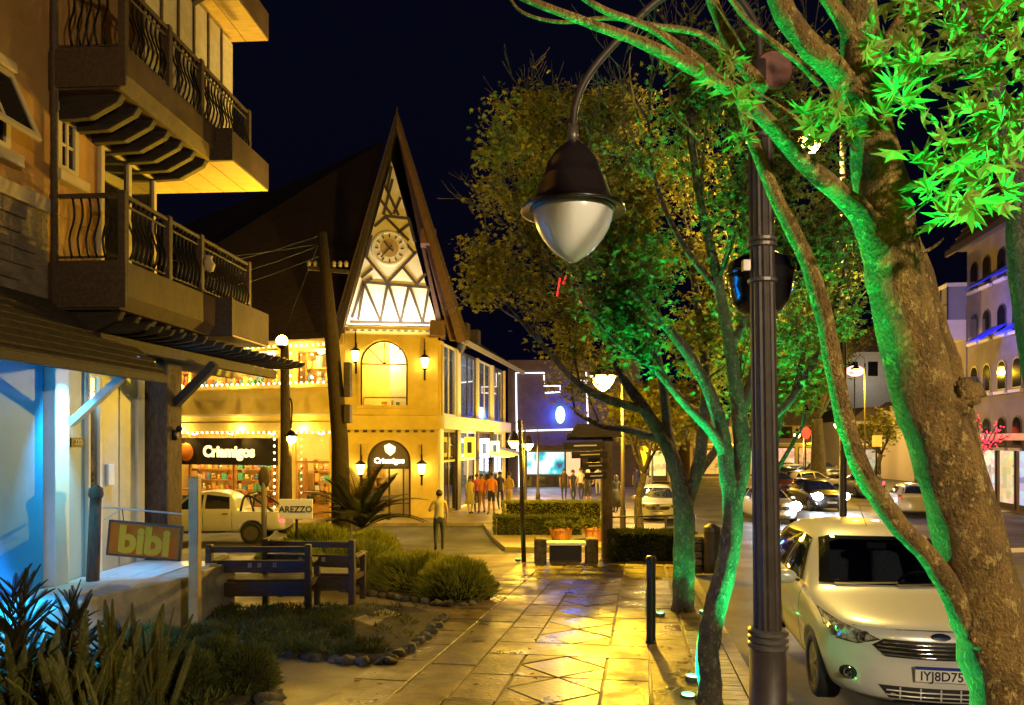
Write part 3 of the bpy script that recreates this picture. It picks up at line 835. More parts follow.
room(FR, ucD - rD - 0.3, ucD + rD + 0.3, 0.02, zLedge0 - 0.05, 2.2)
shelf_unit(FR, ucD - rD + 0.1, ucD + rD - 0.1, 0.4, zT - 0.1, 1.5, 4, 3)
light('POINT', 'room_light', FR @ Vector((ucD, 1.0, zT - 0.2)), WARM, 40, GB, size=0.2)

# gable panel, timbering, clock
zb_, za_ = fz(325), fz(160)
gpn = MB(FR); gpn.prism([(0.05, zb_ + 0.02), (3.86, zb_ + 0.02), (fu(391), za_)], 0.02, 0.2, 'xz'); gab = gpn.build('gable_panel', M_plaster, GB)
TB = [((350, 322), (437, 322)), ((362, 282), (428, 286)), ((384, 215), (408, 217)),
      ((352, 318), (363, 283)), ((364, 283), (380, 321)), ((380, 321), (387, 284)), ((388, 284), (400, 322)), ((400, 322), (408, 285)), ((409, 285), (422, 322)), ((422, 322), (428, 287)), ((364, 282), (358, 320)),
      ((366, 257), (387, 282)), ((387, 282), (416, 250)), ((372, 278), (366, 281)), ((361, 278), (372, 268)), ((402, 266), (416, 283)), ((416, 283), (425, 272)), ((374, 226), (385, 216)), ((385, 216), (408, 239)), ((408, 217), (414, 240)), ((397, 232), (409, 222)),
      ((380, 199), (391, 214)), ((392, 178), (383, 214)), ((384, 184), (398, 214)), ((400, 196), (393, 213)), ((391, 165), (386, 190)), ((406, 243), (414, 252)), ((371, 235), (366, 257))]
for a, b in TB:
    t = MB(FR); t.beam((fu(a[0]), 0.0, fz(a[1])), (fu(b[0]), 0.0, fz(b[1])), 0.11, 0.06, up=(0, 1, 0)); t.build('timber', M_timb, gab)
ck = MB(FR); cu, cz = fu(389), fz(248)
ck.M = FR @ Matrix.Translation((cu, -0.04, cz)) @ Matrix.Rotation(R(90), 4, 'X')
ck.lathe([(0.0, -0.04), (0.74, -0.04), (0.76, 0.0), (0.74, 0.06), (0.66, 0.07), (0.65, 0.05), (0.0, 0.05)], 28); clk = ck.build('clock', mat('clock_rim', (0.62, 0.58, 0.45), rough=0.5), GB, smooth=False)
f2 = MB(ck.M); f2.lathe([(0.0, 0.056), (0.36, 0.056), (0.38, 0.075), (0.0, 0.075)], 24); f2.build('clock_centre', mat('clock_gold', (0.45, 0.32, 0.12), rough=0.4, metal=0.3), clk)
for k in range(12):
    a = math.pi * 2 * k / 12; n = MB(ck.M); n.beam((0.46 * math.sin(a), 0.46 * math.cos(a), 0.058), (0.60 * math.sin(a), 0.60 * math.cos(a), 0.058), 0.06, 0.02); n.build('hour_mark', M_timb, clk)
for a, l, w in ((-38, 0.36, 0.08), (222, 0.52, 0.06), (38, 0.16, 0.07), (128, 0.2, 0.08)):
    n = MB(ck.M); n.beam((0, 0, 0.09), (l * math.sin(R(a)), l * math.cos(R(a)), 0.09), w, 0.02); n.build('clock_hand', M_timb, clk)

# steep roof over the gable: two slopes with verge boards
zR, uR = fz(124), fu(397)
def slope(u_foot, z_foot, y0, y1, th, m, name):
    q = MB(FR); nx = Vector((z_foot - zR, 0, -(u_foot - uR))).normalized()
    if nx.z < 0: nx = -nx
    t = nx * th
    q.prism([(uR, zR), (u_foot, z_foot), (u_foot + t.x, z_foot + t.z), (uR, zR + th * 1.9)], y0, y1, 'xz')
    return q.build(name, m, GB)
zF = fz(342)
slope(-0.35, zF, -0.9, 9, 0.16, M_roof, 'gable_roof'); slope(5.0, zF, -0.9, 9, 0.16, M_roof, 'gable_roof')
def verge(u0, z0, du, y0, y1, m, name, w=0.26):
    q = MB(FR); q.prism([(uR, zR - 0.06), (u0, z0 - 0.05), (u0 - du, z0 - 0.05), (uR, zR - 0.06 - abs(du) * 1.55)], y0, y1, 'xz'); q.build(name, m, GB)
verge(-0.35, zF, -0.24, -0.98, -0.90, M_dark, 'bargeboard'); verge(5.0, zF, 0.36, -0.98, -0.90, M_barge, 'bargeboard')
verge(4.6, zF + 0.1, 0.24, -0.5, -0.38, M_barge, 'bargeboard'); verge(4.2, zF + 0.2, 0.2, -0.1, 0.0, M_barge, 'bargeboard')
for a, b in ((427, 240), (436, 330)):
    for y in (-0.85, -0.45):
        MB(FR).box(fu(a) - 0.3, fu(a) + 0.35, y, y + 0.3, fz(b) - 0.3, fz(b) + 0.35).build('purlin_end', M_barge, GB, bevel=0.03)
fi = MB(FR); fi.tube([(uR, -0.9, zR), (uR, -0.9, zR + 0.4)], [0.08, 0.015], 6); fi.build('finial', M_roof, GB)
light('AREA', 'gable_uplight', FR @ Vector((1.95, -0.75, zb_ - 0.15)), (1.0, 0.86, 0.62), 190, GB, size=(3.4, 0.12), aim=FR @ Vector((1.95, 0.2, zb_ + 2.6)))
MB(FR).box(0.2, 3.7, -0.8, -0.7, zb_ - 0.28, zb_ - 0.17).build('uplight_trough', M_cream, GB)

# left wing: shop windows below and above
e0, z_ = lu(165, 440)
UL = -11.0
zA, zB = lu(300, 430)[1], lu(300, 388)[1]; zC = lu(300, 346)[1]; zE = lu(300, 336)[1]
for z0, z1, nm in ((zB - 0.0, zB + 0.14, 'sill_band'), (zC - 0.05, zE, 'eave_band')):
    MB(LW).box(UL, -0.02, -0.12, 0.3, z0, z1).build(nm, M_cream, GB, bevel=0.015)
MB(LW).box(UL, -0.02, 0.0, 0.3, zA + 0.35, zB - 0.01).build('wing_wall', M_cream, GB)
MB(LW).box(UL, -0.02, -0.06, 0.25, zA - 0.05, zA + 0.34).build('shop_fascia', M_cream, GB, bevel=0.015)
MB(LW).box(UL, -0.02, -0.16, 0.02, zA + 0.62, zA + 0.70).build('moulding', M_ledge, GB)
P1, P2 = lu(278, 440)[0], lu(294, 440)[0]
for u0, u1 in ((-0.75, -0.02), (P1, P2), (UL, UL + 0.4)):
    MB(LW).box(u0, u1, 0.0, 0.3, 0.0, zA - 0.05).build('pier', M_cream, GB); MB(LW).box(u0, u1, 0.0, 0.3, zB + 0.14, zC - 0.05).build('pier', M_cream, GB)
MB(LW).box(UL + 0.4, -0.75, 0.02, 0.28, 0.0, 0.45).build('stall_riser', M_wood, GB)
for u0, u1 in ((UL + 0.4, P1), (P2, -0.75)):
    for z0, z1, nb in ((0.45, zA - 0.06, 3), (zB + 0.14, zC - 0.05, 4)):
        f = MB(LW); n = max(1, round((u1 - u0) / 2.2))
        for k in range(n + 1): u = u0 + (u1 - u0) * k / n; f.box(u - 0.05, u + 0.05, 0.10, 0.17, z0, z1)
        f.box(u0, u1, 0.105, 0.165, z0, z0 + 0.08); f.box(u0, u1, 0.105, 0.165, z1 - 0.08, z1)
        if z0 < 1: f.box(u0, u1, 0.106, 0.164, zA - 1.42, zA - 1.32)
        fo = f.build('shop_window', M_wood, GB)
        for k in range(n):
            a, b = u0 + (u1 - u0) * k / n, u0 + (u1 - u0) * (k + 1) / n
            MB(LW).box(a + 0.05, b - 0.05, 0.13, 0.138, z0 + 0.08, z1 - 0.08).build('pane', GLS, fo)
# dark sign panel with the shop name
sp = MB(LW).box(lu(177, 440)[0], P1 - 0.05, 0.045, 0.095, lu(230, 465)[1], lu(230, 438)[1]).build('sign_panel', mat('sign_panel', (0.05, 0.04, 0.03), rough=0.3), GB)
tx = lu(228, 452); text('lettering', 'Criamigos', 0.68, emis('yellow_letters', (1, 0.78, 0.25), 2.0), sp, LW @ Vector((tx[0], 0.03, tx[1])), (R(90), 0, math.atan2(-0.324, 0.946)), depth=0.012, bold=0.03)
for px, py, r_, c in ((186, 452, 0.42, (0.85, 0.28, 0.05)), (178, 447, 0.3, (0.9, 0.45, 0.12))):
    u, z = lu(px, py); MB(LW).ball((u, 0.0, z), (r_, 0.09, r_), 14).build('sign_roundel', mat('roundel%d' % px, c, rough=0.5), sp, smooth=True)
room(LW, UL + 0.3, -0.7, 0.02, zA, 3.0); room(LW, UL + 0.3, -0.7, zB + 0.02, zC, 2.6)
for i, (a, b) in enumerate(((-10, -7.6), (-7.3, -5.3), (-5.0, -3.6), (-3.0, -0.9))):
    shelf_unit(LW, a, b, 0.3, 2.4, 2.2, 4, 20 + i); shelf_unit(LW, a, b, zB + 0.2, zB + 1.75, 1.6, 2, 40 + i)
    shelf_unit(LW, a + 0.2, b - 0.3, 0.46, 1.0, 0.45, 1, 60 + i)
for u in (-9, -6.8, -4.6, -2.0):
    light('POINT', 'room_light', LW @ Vector((u, 1.3, zA - 0.4)), WARM, 260, GB, size=0.08); light('POINT', 'room_light', LW @ Vector((u, 1.2, zC - 0.3)), WARM, 260, GB, size=0.08)
    for z in (zA - 0.12, zC - 0.14): MB(LW).ball((u, 1.3, z), (0.16, 0.16, 0.06), 10).build('ceiling_lamp', emis('warm_lamp', (1, 0.8, 0.45), 12), GB)
# big dark roof of the wing
rf = MB(LW); zRg = 18.6
rf.add([(UL - 5, -0.6, zE - 0.05), (0.1, -0.6, zE - 0.05), (-0.9, 5.0, 17.9), (-5.5, 5.5, 16.9), (UL - 6, 6.0, 14.6), (UL - 5, -0.6, zE - 0.22), (0.1, -0.6, zE - 0.22)],
       [(0, 1, 2, 3), (0, 3, 4), (5, 6, 1, 0)]); rf.build('wing_roof', M_roof, GB)
MB(LW).box(UL - 1, 0.0, -0.62, -0.55, zE - 0.24, zE + 0.02).build('gutter', M_dark, GB)

# right wing along the street
zl0, zl1 = ru(439, 429)[1], ru(439, 415)[1]; ze = ru(446, 343)[1]; LR = 15.0
MB(RW).box(0.0, LR, 0.02, 6, zl0, zl1 + 0.02).build('ledge_core', M_ledge, GB)
MB(RW).box(0.02, LR + 0.4, -0.28, 0.02, zl0 + 0.005, zl1).build('ledge', M_ledge, GB, bevel=0.02)
MB(RW).box(LR - 0.3, LR, 0.0, 6, 0, ze).build('wing_wall', M_cream, GB)
for u0, u1 in ((0.36, 0.9), (3.3, 3.9), (7.4, 7.8), (11.2, 11.6)):
    MB(RW).box(u0, u1, 0.0, 0.3, 0, zl0).build('pier', M_ledge if u0 < 3 else M_dark, GB); MB(RW).box(u0, u1, 0.0, 0.3, zl1 + 0.02, ze).build('pier', M_cream if u0 < 3 else M_ledge, GB)
M_wht = emis('white_room_glow', (0.75, 0.85, 1.0), 0.0)
for i, (u0, u1) in enumerate(((0.9, 3.3), (3.9, 7.4), (7.8, 11.2), (11.6, LR - 0.3))):
    for lo, z0, z1 in ((1, 0.02, zl0), (0, zl1 + 0.02, ze)):
        f = MB(RW); m = (u0 + u1) / 2
        for u in (u0 + 0.04, m, u1 - 0.04): f.box(u - 0.045, u + 0.045, 0.10, 0.17, z0, z1)
        f.box(u0, u1, 0.105, 0.165, z1 - 0.12, z1); f.box(u0, u1, 0.105, 0.165, z0, z0 + 0.1)
        if lo: f.box(u0, u1, 0.106, 0.164, 2.3, 2.4)
        fo = f.build('shop_window', M_dark if (i + lo) % 2 else M_white, GB)
        for a, b in ((u0 + 0.09, m - 0.05), (m + 0.05, u1 - 0.09)): MB(RW).box(a, b, 0.13, 0.138, z0 + 0.1, z1 - 0.12).build('pane', GLS, fo)
    cold = i in (1, 3)
    room(RW, u0 - 0.02, u1 + 0.02, 0.02, zl0 - 0.01, 2.5, back=M_white if cold else M_int); room(RW, u0 - 0.02, u1 + 0.02, zl1 + 0.05, ze - 0.02, 2.0, back=M_white)
    shelf_unit(RW, u0 + 0.3, u1 - 0.3, 0.1, 2.2, 1.9, 4, 80 + i)
    shelf_unit(RW, u0 + 0.5, u1 - 0.5, zl1 + 0.1, zl1 + 1.8, 1.2, 2, 90 + i)
    light('POINT', 'room_light', RW @ Vector((m, 1.0, zl0 - 0.4)), (0.8, 0.88, 1.0) if cold else WARM, 120, GB, size=0.08)
    light('POINT', 'room_light', RW @ Vector((m, 0.8, ze - 0.4)), (0.85, 0.9, 1.0), (40, 110, 30, 120)[i], GB, size=0.08)
# blade signs and canopies on the lower shops
for px, py, w, hh, c, s in ((460, 447, 0.55, 0.95, (1.0, 0.72, 0.05), 0.9), (476, 448, 0.5, 1.0, (0.8, 0.9, 1.0), 1.0), (487, 449, 0.5, 0.9, (0.75, 0.85, 1.0), 0.8)):
    u, z = ru(px, py); sb = MB(RW); sb.box(u - 0.05, u + 0.05, -0.2 - w, -0.2, z - hh / 2, z + hh / 2); so = sb.build('blade_sign', emis('blade%d' % px, c, s), GB, bevel=0.03)
    MB(RW).box(u - 0.055, u + 0.055, -0.2 - w * 0.7, -0.2 - w * 0.3, z - hh * 0.3, z + hh * 0.25).build('blade_mark', M_dark if px == 460 else mat('blue_mark', (0.05, 0.1, 0.4)), so)
for u0, u1, z in ((7.9, 11.0, 2.7), (11.7, 14.5, 2.75)):
    c = MB(RW); c.prism([(0.05, z), (-1.3, z - 0.35), (-1.3, z - 0.28), (0.05, z + 0.1)], u0, u1, 'yz'); c.build('canopy', M_ledge, GB)
# eave of the right wing, gently pitched with a gutter and pipe
ev = MB(RW); ev.prism([(-1.0, ze - 0.12), (3.2, ze + 2.6), (3.2, ze + 2.8), (-1.0, ze + 0.05)], 0.2, LR + 0.8, 'yz'); ev.build('wing_roof', M_roof, GB)
MB(RW).box(0.2, LR + 0.8, -1.08, -0.98, ze - 0.16, ze + 0.06).build('gutter', mat('grey_gutter', (0.30, 0.29, 0.28), rough=0.5), GB)
for k in range(3): MB(RW).box(5 + k * 2.5, 5.7 + k * 2.5, 0.6, 1.6, ze + 0.9, ze + 1.9).build('dormer', M_roof, GB)
dpn = MB(RW); dpn.tube([(0.55, -0.06, ze - 0.2), (0.55, -0.06, zl1)], 0.06, 8); dpn.build('downpipe', M_ledge, GB, smooth=True)
light('AREA', 'shop_light', RW @ Vector((6.5, -0.9, zl0 - 0.05)), (0.95, 0.8, 0.8), 50, GB, size=(9, 0.2), aim=RW @ Vector((6.5, -0.9, -5)))

# wall lanterns
def lantern(px, py, label, p=20):
    o = FR @ Vector((fu(px), -0.35, fz(py))) + Vector(GB.location)
    t = thing('wall_lantern', label, 'lantern', o, math.atan(0.12), 'lanterns on the yellow corner shop')
    b = MB(); b.box(-0.04, 0.04, 0.30, 0.345, -0.75, 0.55); b.tube(catmull([(0, 0.3, 0.3), (0, 0.25, 0.85), (0, 0.1, 1.0), (0, 0.0, 0.85), (0, 0.0, 0.3)], 4), 0.022, 6)
    b.lathe([(0.03, 0.34), (0.22, 0.2), (0.2, 0.16)], 6); b.lathe([(0.12, -0.26), (0.04, -0.36)], 6)
    b.build('bracket', M_iron, t)
    MB().lathe([(0.10, -0.24), (0.17, 0.15)], 6).build('lantern_glass', emis('lantern_glow', (1.0, 0.70, 0.2), 16), t)
    light('POINT', 'lantern_light', (0, -0.06, -0.03), SODIUM, p, t, size=0.1)
lantern(356, 356, 'upper left wall lantern beside the arched window', 14)
lantern(424, 362, 'upper right wall lantern, glowing beside the arched window', 150)
lantern(361, 468, 'lower left wall lantern glowing beside the arched door', 150)
lantern(421, 468, 'lower right wall lantern glowing beside the arched door', 170)

# strings of festoon bulbs round the shop windows
def festoon(label, paths, step=0.27):
    t = thing('string_lights', label, 'string lights', LW @ Vector((-5, -0.2, 0.0)) + Vector(GB.location), 0)
    off = Vector(GB.location) - Vector(t.location)
    wv, bb = MB(Matrix.Translation(off) @ LW), MB(Matrix.Translation(off) @ LW)
    for a, b in paths:
        a, b = Vector(a), Vector(b); n = int((b - a).length / step)
        wv.tube([a, b], 0.012, 4)
        for k in range(n + 1): bb.ball(a.lerp(b, k / n) + Vector((0, -0.05, 0)), 0.05, 6)
    wv.build('wire', M_iron, t); struct(bb.build('bulbs', emis('festoon_bulb', (1.0, 0.80, 0.38), 7), t, fix=False), 'stuff')
y = -0.2
festoon('string of warm bulbs framing the lower shop window', [((UL, y, zA - 0.1), (P1, y, zA - 0.1)), ((P1, y, zA - 0.1), (P1, y, 0.4)), ((P2, y, zA - 0.1), (P2, y, 0.4)), ((P2, y, zA - 0.1), (-0.6, y, zA - 0.1))])
festoon('string of warm bulbs framing the upper shop window', [((UL, y, zB + 0.2), (-0.6, y, zB + 0.2)), ((UL, y, zC + 0.0), (-0.6, y, zC + 0.0)), ((P1, y, zB + 0.2), (P1, y, zC)), ((P2, y, zB + 0.2), (P2, y, zC))])
for u in (-8.5, -5.2, -2.0):
    for z in (zA + 0.0, zB + 0.5, zC - 0.3): light('POINT', 'festoon_light', LW @ Vector((u, -0.3, z)), WARM, 85, GB, size=0.03)
# ------------------------------------------------------------------ street furniture
M_pole = mat('brown_black_pole', (0.030, 0.021, 0.020), (0.050, 0.036, 0.033), scale=10, rough=0.5, metal=0.0, bump=0.06)
M_shade = mat('bell_shade_enamel', (0.022, 0.015, 0.016), rough=0.3, metal=0.1, coat=0.4)
M_milk = mat('milk_glass', (0.84, 0.83, 0.86), (0.90, 0.89, 0.92), scale=3, rough=0.22, coat=0.5)
M_ring = mat('pole_ring', (0.10, 0.085, 0.08), (0.17, 0.15, 0.14), scale=14, rough=0.4, metal=0.5)
M_globe = emis('sodium_globe', (1.0, 0.60, 0.10), 30)

def bell_lamp(t, c, lit=False, s=1.0):
    "bell-shaped shade with a pointed glass bowl, hanging from c"
    x, y, z = c
    b = MB(); b.lathe([(0.03 * s, 0.0), (0.05 * s, -0.02 * s), (0.10 * s, -0.06 * s), (0.145 * s, -0.13 * s), (0.165 * s, -0.20 * s), (0.175 * s, -0.205 * s), (0.178 * s, -0.225 * s), (0.185 * s, -0.24 * s), (0.21 * s, -0.31 * s), (0.235 * s, -0.35 * s), (0.285 * s, -0.375 * s), (0.29 * s, -0.395 * s), (0.28 * s, -0.395 * s), (0.225 * s, -0.375 * s)], 36, c)
    sh = b.build('lamp_shade', M_shade, t, smooth=True)
    g = MB(); g.lathe([(0.222 * s, -0.372 * s), (0.222 * s, -0.40 * s), (0.214 * s, -0.44 * s), (0.196 * s, -0.49 * s), (0.165 * s, -0.545 * s), (0.120 * s, -0.60 * s), (0.07 * s, -0.64 * s), (0.02 * s, -0.672 * s), (0.0, -0.675 * s)], 36, c)
    g.build('glass_bowl', M_globe if lit else M_milk, t, smooth=True)
    r = MB(); r.lathe([(0.232 * s, -0.372 * s), (0.236 * s, -0.385 * s), (0.222 * s, -0.392 * s)], 36, c); r.build('bowl_rim', M_ring, t, smooth=True)
    return sh

# the near, unlit lamp post
D = 4.1
bx = W(768, 0, D).x
LPo = thing('lamp_post', 'near dark lamp post with an unlit bell lamp on a curved arm', 'lamp post', (bx, D, G(D)))
def L(px, py, d=D): p = W(px, py, d); return Vector((p.x - bx, p.y - D, p.z - G(D)))
q = MB(); z637 = L(0, 637).z
q.lathe([(0.16, 0.0), (0.16, 0.25), (0.115, 0.32), (0.105, 0.4), (0.098, z637 - 0.05)], 24); q.build('base_sleeve', M_pole, LPo, smooth=True)
top = L(0, 120).z
tp = L(760, 120)
sh = MB(); N = 16
for k in range(2):
    pass
# fluted shaft: a star-shaped section swept from the sleeve to the first collar, leaning very slightly
vs, fs = [], []
segs = 10; nn = 32
for i in range(segs + 1):
    f = i / segs; z = z637 - 0.06 + (top - z637 + 0.06) * f; cx = tp.x * f; r0 = 0.076 - 0.012 * f
    for k in range(nn):
        a = 2 * math.pi * k / nn; r = r0 * (1.0 if k % 2 else 0.93)
        vs.append((cx + r * math.cos(a), r * math.sin(a), z))
fs = [(i * nn + k, i * nn + (k + 1) % nn, (i + 1) * nn + (k + 1) % nn, (i + 1) * nn + k) for i in range(segs) for k in range(nn)]
sh.add(vs, fs); sh.build('shaft', M_pole, LPo)
def collar(py, r, h, n=3):
    z = L(0, py).z; f = max(0, (z - z637) / (top - z637)); c = MB(); st = h / n
    pr = []
    for k in range(n): pr += [(r * 0.86, -h / 2 + k * st), (r, -h / 2 + k * st + st * 0.2), (r, -h / 2 + k * st + st * 0.75), (r * 0.86, -h / 2 + (k + 1) * st)]
    c.lathe(pr, 28, (tp.x * f, 0, z)); c.build('collar', M_ring, LPo, smooth=False)
collar(638, 0.108, 0.11); collar(281, 0.080, 0.03, 1); collar(243, 0.078, 0.06, 2); collar(135, 0.078, 0.07, 2)
# upper mast and the curved arm
z50 = L(0, 62).z
m = MB(); m.tube([(tp.x, 0, top - 0.02), (tp.x - 0.01, 0, z50)], 0.045, 16); m.build('mast', M_pole, LPo, smooth=True)
dk = L(772, 72); k_ = MB(Matrix.Translation(dk + Vector((0, -0.02, 0))) @ Matrix.Rotation(R(90), 4, 'X')); k_.lathe([(0.0, -0.012), (0.10, -0.012), (0.11, 0.0), (0.10, 0.012), (0.0, 0.012)], 22)
k_.build('red_disc', mat('red_disc', (0.08, 0.02, 0.016), (0.16, 0.045, 0.03), scale=20, rough=0.5), LPo)
arm = catmull([(tp.x, 0, z50 - 0.12), (tp.x - 0.03, 0, z50 + 0.22), L(715, -18), L(662, -2), L(618, 40), L(588, 76), L(575, 108), L(573, 140)], 6)
m = MB(); m.tube(arm, 0.021, 12); m.build('arm', M_pole, LPo, smooth=True)
m = MB(); m.tube([L(573, 126), L(573, 144)], 0.03, 12); m.build('arm_socket', M_ring, LPo, smooth=True)
bell_lamp(LPo, L(573, 141), s=1.0)
# the black glossy bowl fixed behind the shaft
bc = L(760, 283, 4.28)
m = MB(); m.lathe([(0.0, -0.20), (0.06, -0.195), (0.12, -0.165), (0.16, -0.11), (0.182, -0.03), (0.186, 0.04), (0.195, 0.045), (0.195, 0.065), (0.186, 0.07), (0.17, 0.12), (0.11, 0.16), (0.0, 0.175)], 32, bc)
m.build('bowl', mat('black_gloss', (0.012, 0.011, 0.014), rough=0.14, coat=0.6), LPo, smooth=True)
for a in (-0.8, 1.9): m = MB(); m.box(bc.x + 0.186 * math.sin(a) - 0.02, bc.x + 0.186 * math.sin(a) + 0.02, bc.y - 0.19, bc.y - 0.15, bc.z + 0.03, bc.z + 0.09); m.build('clip', M_ring, LPo)

# lit lamp posts further along
def lamp_post(label, px, py, d, power, height_arm=0.55, side=-1, name='lamp_post', big=0.9, col=SODIUM):
    c = W(px, py, d); z0 = G(d)
    t = thing(name, label, 'lamp post', (c.x - side * height_arm, d, z0), 0, 'lit sodium lamp posts of the street')
    hz = c.z - z0
    m = MB(); m.lathe([(0.13, 0), (0.12, 0.3), (0.09, 0.4), (0.08, 1.1), (0.055, 1.2), (0.045, hz + 0.5)], 14); m.build('shaft', M_pole, t, smooth=True)
    A = catmull([(0, 0, hz + 0.45), (side * 0.05, 0, hz + 0.8), (side * height_arm * 0.6, 0, hz + 0.95), (side * height_arm, 0, hz + 0.7), (side * height_arm, 0, hz + 0.42)], 4)
    m = MB(); m.tube(A, 0.02, 8); m.build('arm', M_pole, t, smooth=True)
    bell_lamp(t, (side * height_arm, 0, hz + 0.45), lit=True, s=big)
    light('POINT', 'lamp_light', (side * height_arm, 0, hz + 0.38 - 0.68 * big), col, power, t, size=0.14)
    return t
lamp_post('lit lamp post glowing through the yellow tree crown', 603, 371, 20.5, 3400, side=-1, big=1.5)
lamp_post('lit lamp glowing high behind the leaning trunk', 808, 147, 11.6, 1700, side=-1, col=AMBER)
lamp_post('street lamp on the far side of the carriageway', 856, 371, 46, 2600, side=-1)
lamp_post('street lamp over the far end of the street', 884, 424, 75, 2000, side=1)
for px_, py_, d_, lab_ in ((797, 434, 60, 'far street lamp left of the median tree'), (837, 424, 64, 'far street lamp right of the median tree'), (908, 416, 54, 'far street lamp seen between the trunks'), (1004, 402, 42, 'street lamp in front of the rose house'), (640, 424, 33, 'street lamp over the far left pavement')):
    lamp_post(lab_, px_, py_, d_, 500 if px_ > 1000 else 1500, side=-1, big=1.2, col=AMBER)
lamp_post('left of the small lamps over the crossing at the screen', 514, 440, 37, 900, side=-1, big=1.3)
lamp_post('middle of the small lamps over the crossing at the screen', 528, 443, 41, 600, side=-1, big=1.3)
# the lamps that stand behind and beside the photographer
def lamp_at(label, x, y, z, power, side=-1, col=SODIUM):
    px = HX + x * F / max(y, 0.1)
    t = thing('lamp_post', label, 'lamp post', (x - side * 0.55, y, G(y)), 0, 'lit sodium lamp posts of the street')
    hz = z - G(y)
    m = MB(); m.lathe([(0.13, 0), (0.12, 0.3), (0.09, 0.4), (0.08, 1.1), (0.055, 1.2), (0.045, hz + 0.5)], 14); m.build('shaft', M_pole, t, smooth=True)
    A = catmull([(0, 0, hz + 0.45), (side * 0.05, 0, hz + 0.8), (side * 0.33, 0, hz + 0.95), (side * 0.55, 0, hz + 0.7), (side * 0.55, 0, hz + 0.42)], 4)
    m = MB(); m.tube(A, 0.02, 8); m.build('arm', M_pole, t, smooth=True)
    bell_lamp(t, (side * 0.55, 0, hz + 0.45), lit=True, s=0.9)
    light('POINT', 'lamp_light', (side * 0.55, 0, hz - 0.22), col, power, t, size=0.14)
lamp_at('lit lamp post behind the viewpoint at the right kerb', 3.6, -2.4, 4.6, 1500, side=1, col=HALOGEN)
lamp_at('lit lamp post of the carriageway, right of the picture', 15.5, 19.0, 6.0, 1100, side=1)
lamp_at('lit lamp post of the pavement behind the viewpoint', -1.5, -6.0, 5.0, 260, side=-1)

# twin lamp pole in front of the shop
tw = thing('shop_lamp_pole', 'dark pole in front of the shop carrying a low hanging lit lamp', 'lamp post', (W(286, 0, 27.5).x, 27.5, G(27.5)))
def T(px, py): p = W(px, py, 27.5); return p - Vector(tw.location)
m = MB(); m.tube([(0, 0, -0.1), (0.0, 0, 3), (-0.06, 0, T(0, 345).z)], [0.26, 0.2, 0.15], 12, wob=0.1); m.build('shaft', M_post, tw, smooth=True)
m = MB(); m.tube(catmull([(0, 0, T(0, 412).z), T(289, 398), T(292, 405), T(291, 428)], 4), 0.03, 6); m.build('arm', M_iron, tw)
c = T(291, 430); m = MB(); m.lathe([(0.05, 0), (0.14, -0.06), (0.24, -0.2), (0.26, -0.24)], 14, c); m.build('lamp_shade', M_iron, tw, smooth=True)
MB().ball((c.x, 0, c.z - 0.32), 0.2, 12).build('bulb', M_globe, tw, smooth=True); light('POINT', 'lamp_light', (c.x, 0, c.z - 0.55), SODIUM, 700, tw, size=0.1)

# wooden utility pole with insulators and wires
up = thing('utility_pole', 'leaning wooden utility pole with wires and insulators in front of the shop', 'utility pole', (W(341, 0, 24).x, 24, G(24)))
def U(px, py, d=24): return W(px, py, d) - Vector(up.location)
m = MB(); m.tube([(0.02, 0, -0.1), U(340, 440), U(331, 330), U(322, 233)], [0.34, 0.27, 0.22, 0.15], 14, wob=0.08, wf=4); m.build('pole', mat('pole_wood', (0.02, 0.013, 0.008), (0.055, 0.035, 0.02), scale=6, rough=0.85, bump=0.6, stretch=(5, 5, 1)), up, smooth=True)
m = MB(); m.beam(U(308, 268), U(348, 272), 0.1, 0.12); m.build('crossarm', M_beam, up)
for px in (309, 315, 334, 340, 346): m = MB(); m.lathe([(0.03, 0), (0.07, 0.03), (0.05, 0.08), (0.08, 0.12), (0.03, 0.2)], 10, U(px, 267)); m.build('insulator', mat('insulator', (0.35, 0.3, 0.26), rough=0.3), up, smooth=True)
for i, py in enumerate((372, 388, 414)): m = MB(); m.box(*[v for v in (U(342, py).x + 0.1, U(342, py).x + 0.32, -0.25, 0.1, U(342, py).z - 0.3, U(342, py).z + 0.3)]); m.build('meter_box', M_dark, up, bevel=0.03)
for i, (a, b) in enumerate((((318, 236), (120, 262)), ((320, 245), (120, 283)), ((321, 255), (120, 297)), ((320, 244), (20, 250)))):
    A, B = U(*a), U(b[0], b[1], 30); P = [A.lerp(B, k / 10) - Vector((0, 0, 0.5 * math.sin(math.pi * k / 10))) for k in range(11)]
    m = MB(); m.tube(P, 0.018, 5); m.build('wire', M_iron, up)
m = MB(); m.tube([U(320, 240), U(283, 334, 26)], 0.014, 5); m.build('wire', M_iron, up)

# black bollard on the pavement
p = gp(651, 643)
bo = thing('bollard', 'plain black cylindrical bollard standing on the wet pavement', 'bollard', p)
m = MB(); m.lathe([(0.065, 0), (0.065, 0.03), (0.055, 0.035), (0.055, 0.95), (0.062, 0.955), (0.062, 1.0), (0.05, 1.03), (0.0, 1.04)], 18); m.build('post', mat('black_post', (0.012, 0.011, 0.011), rough=0.35), bo, smooth=False)

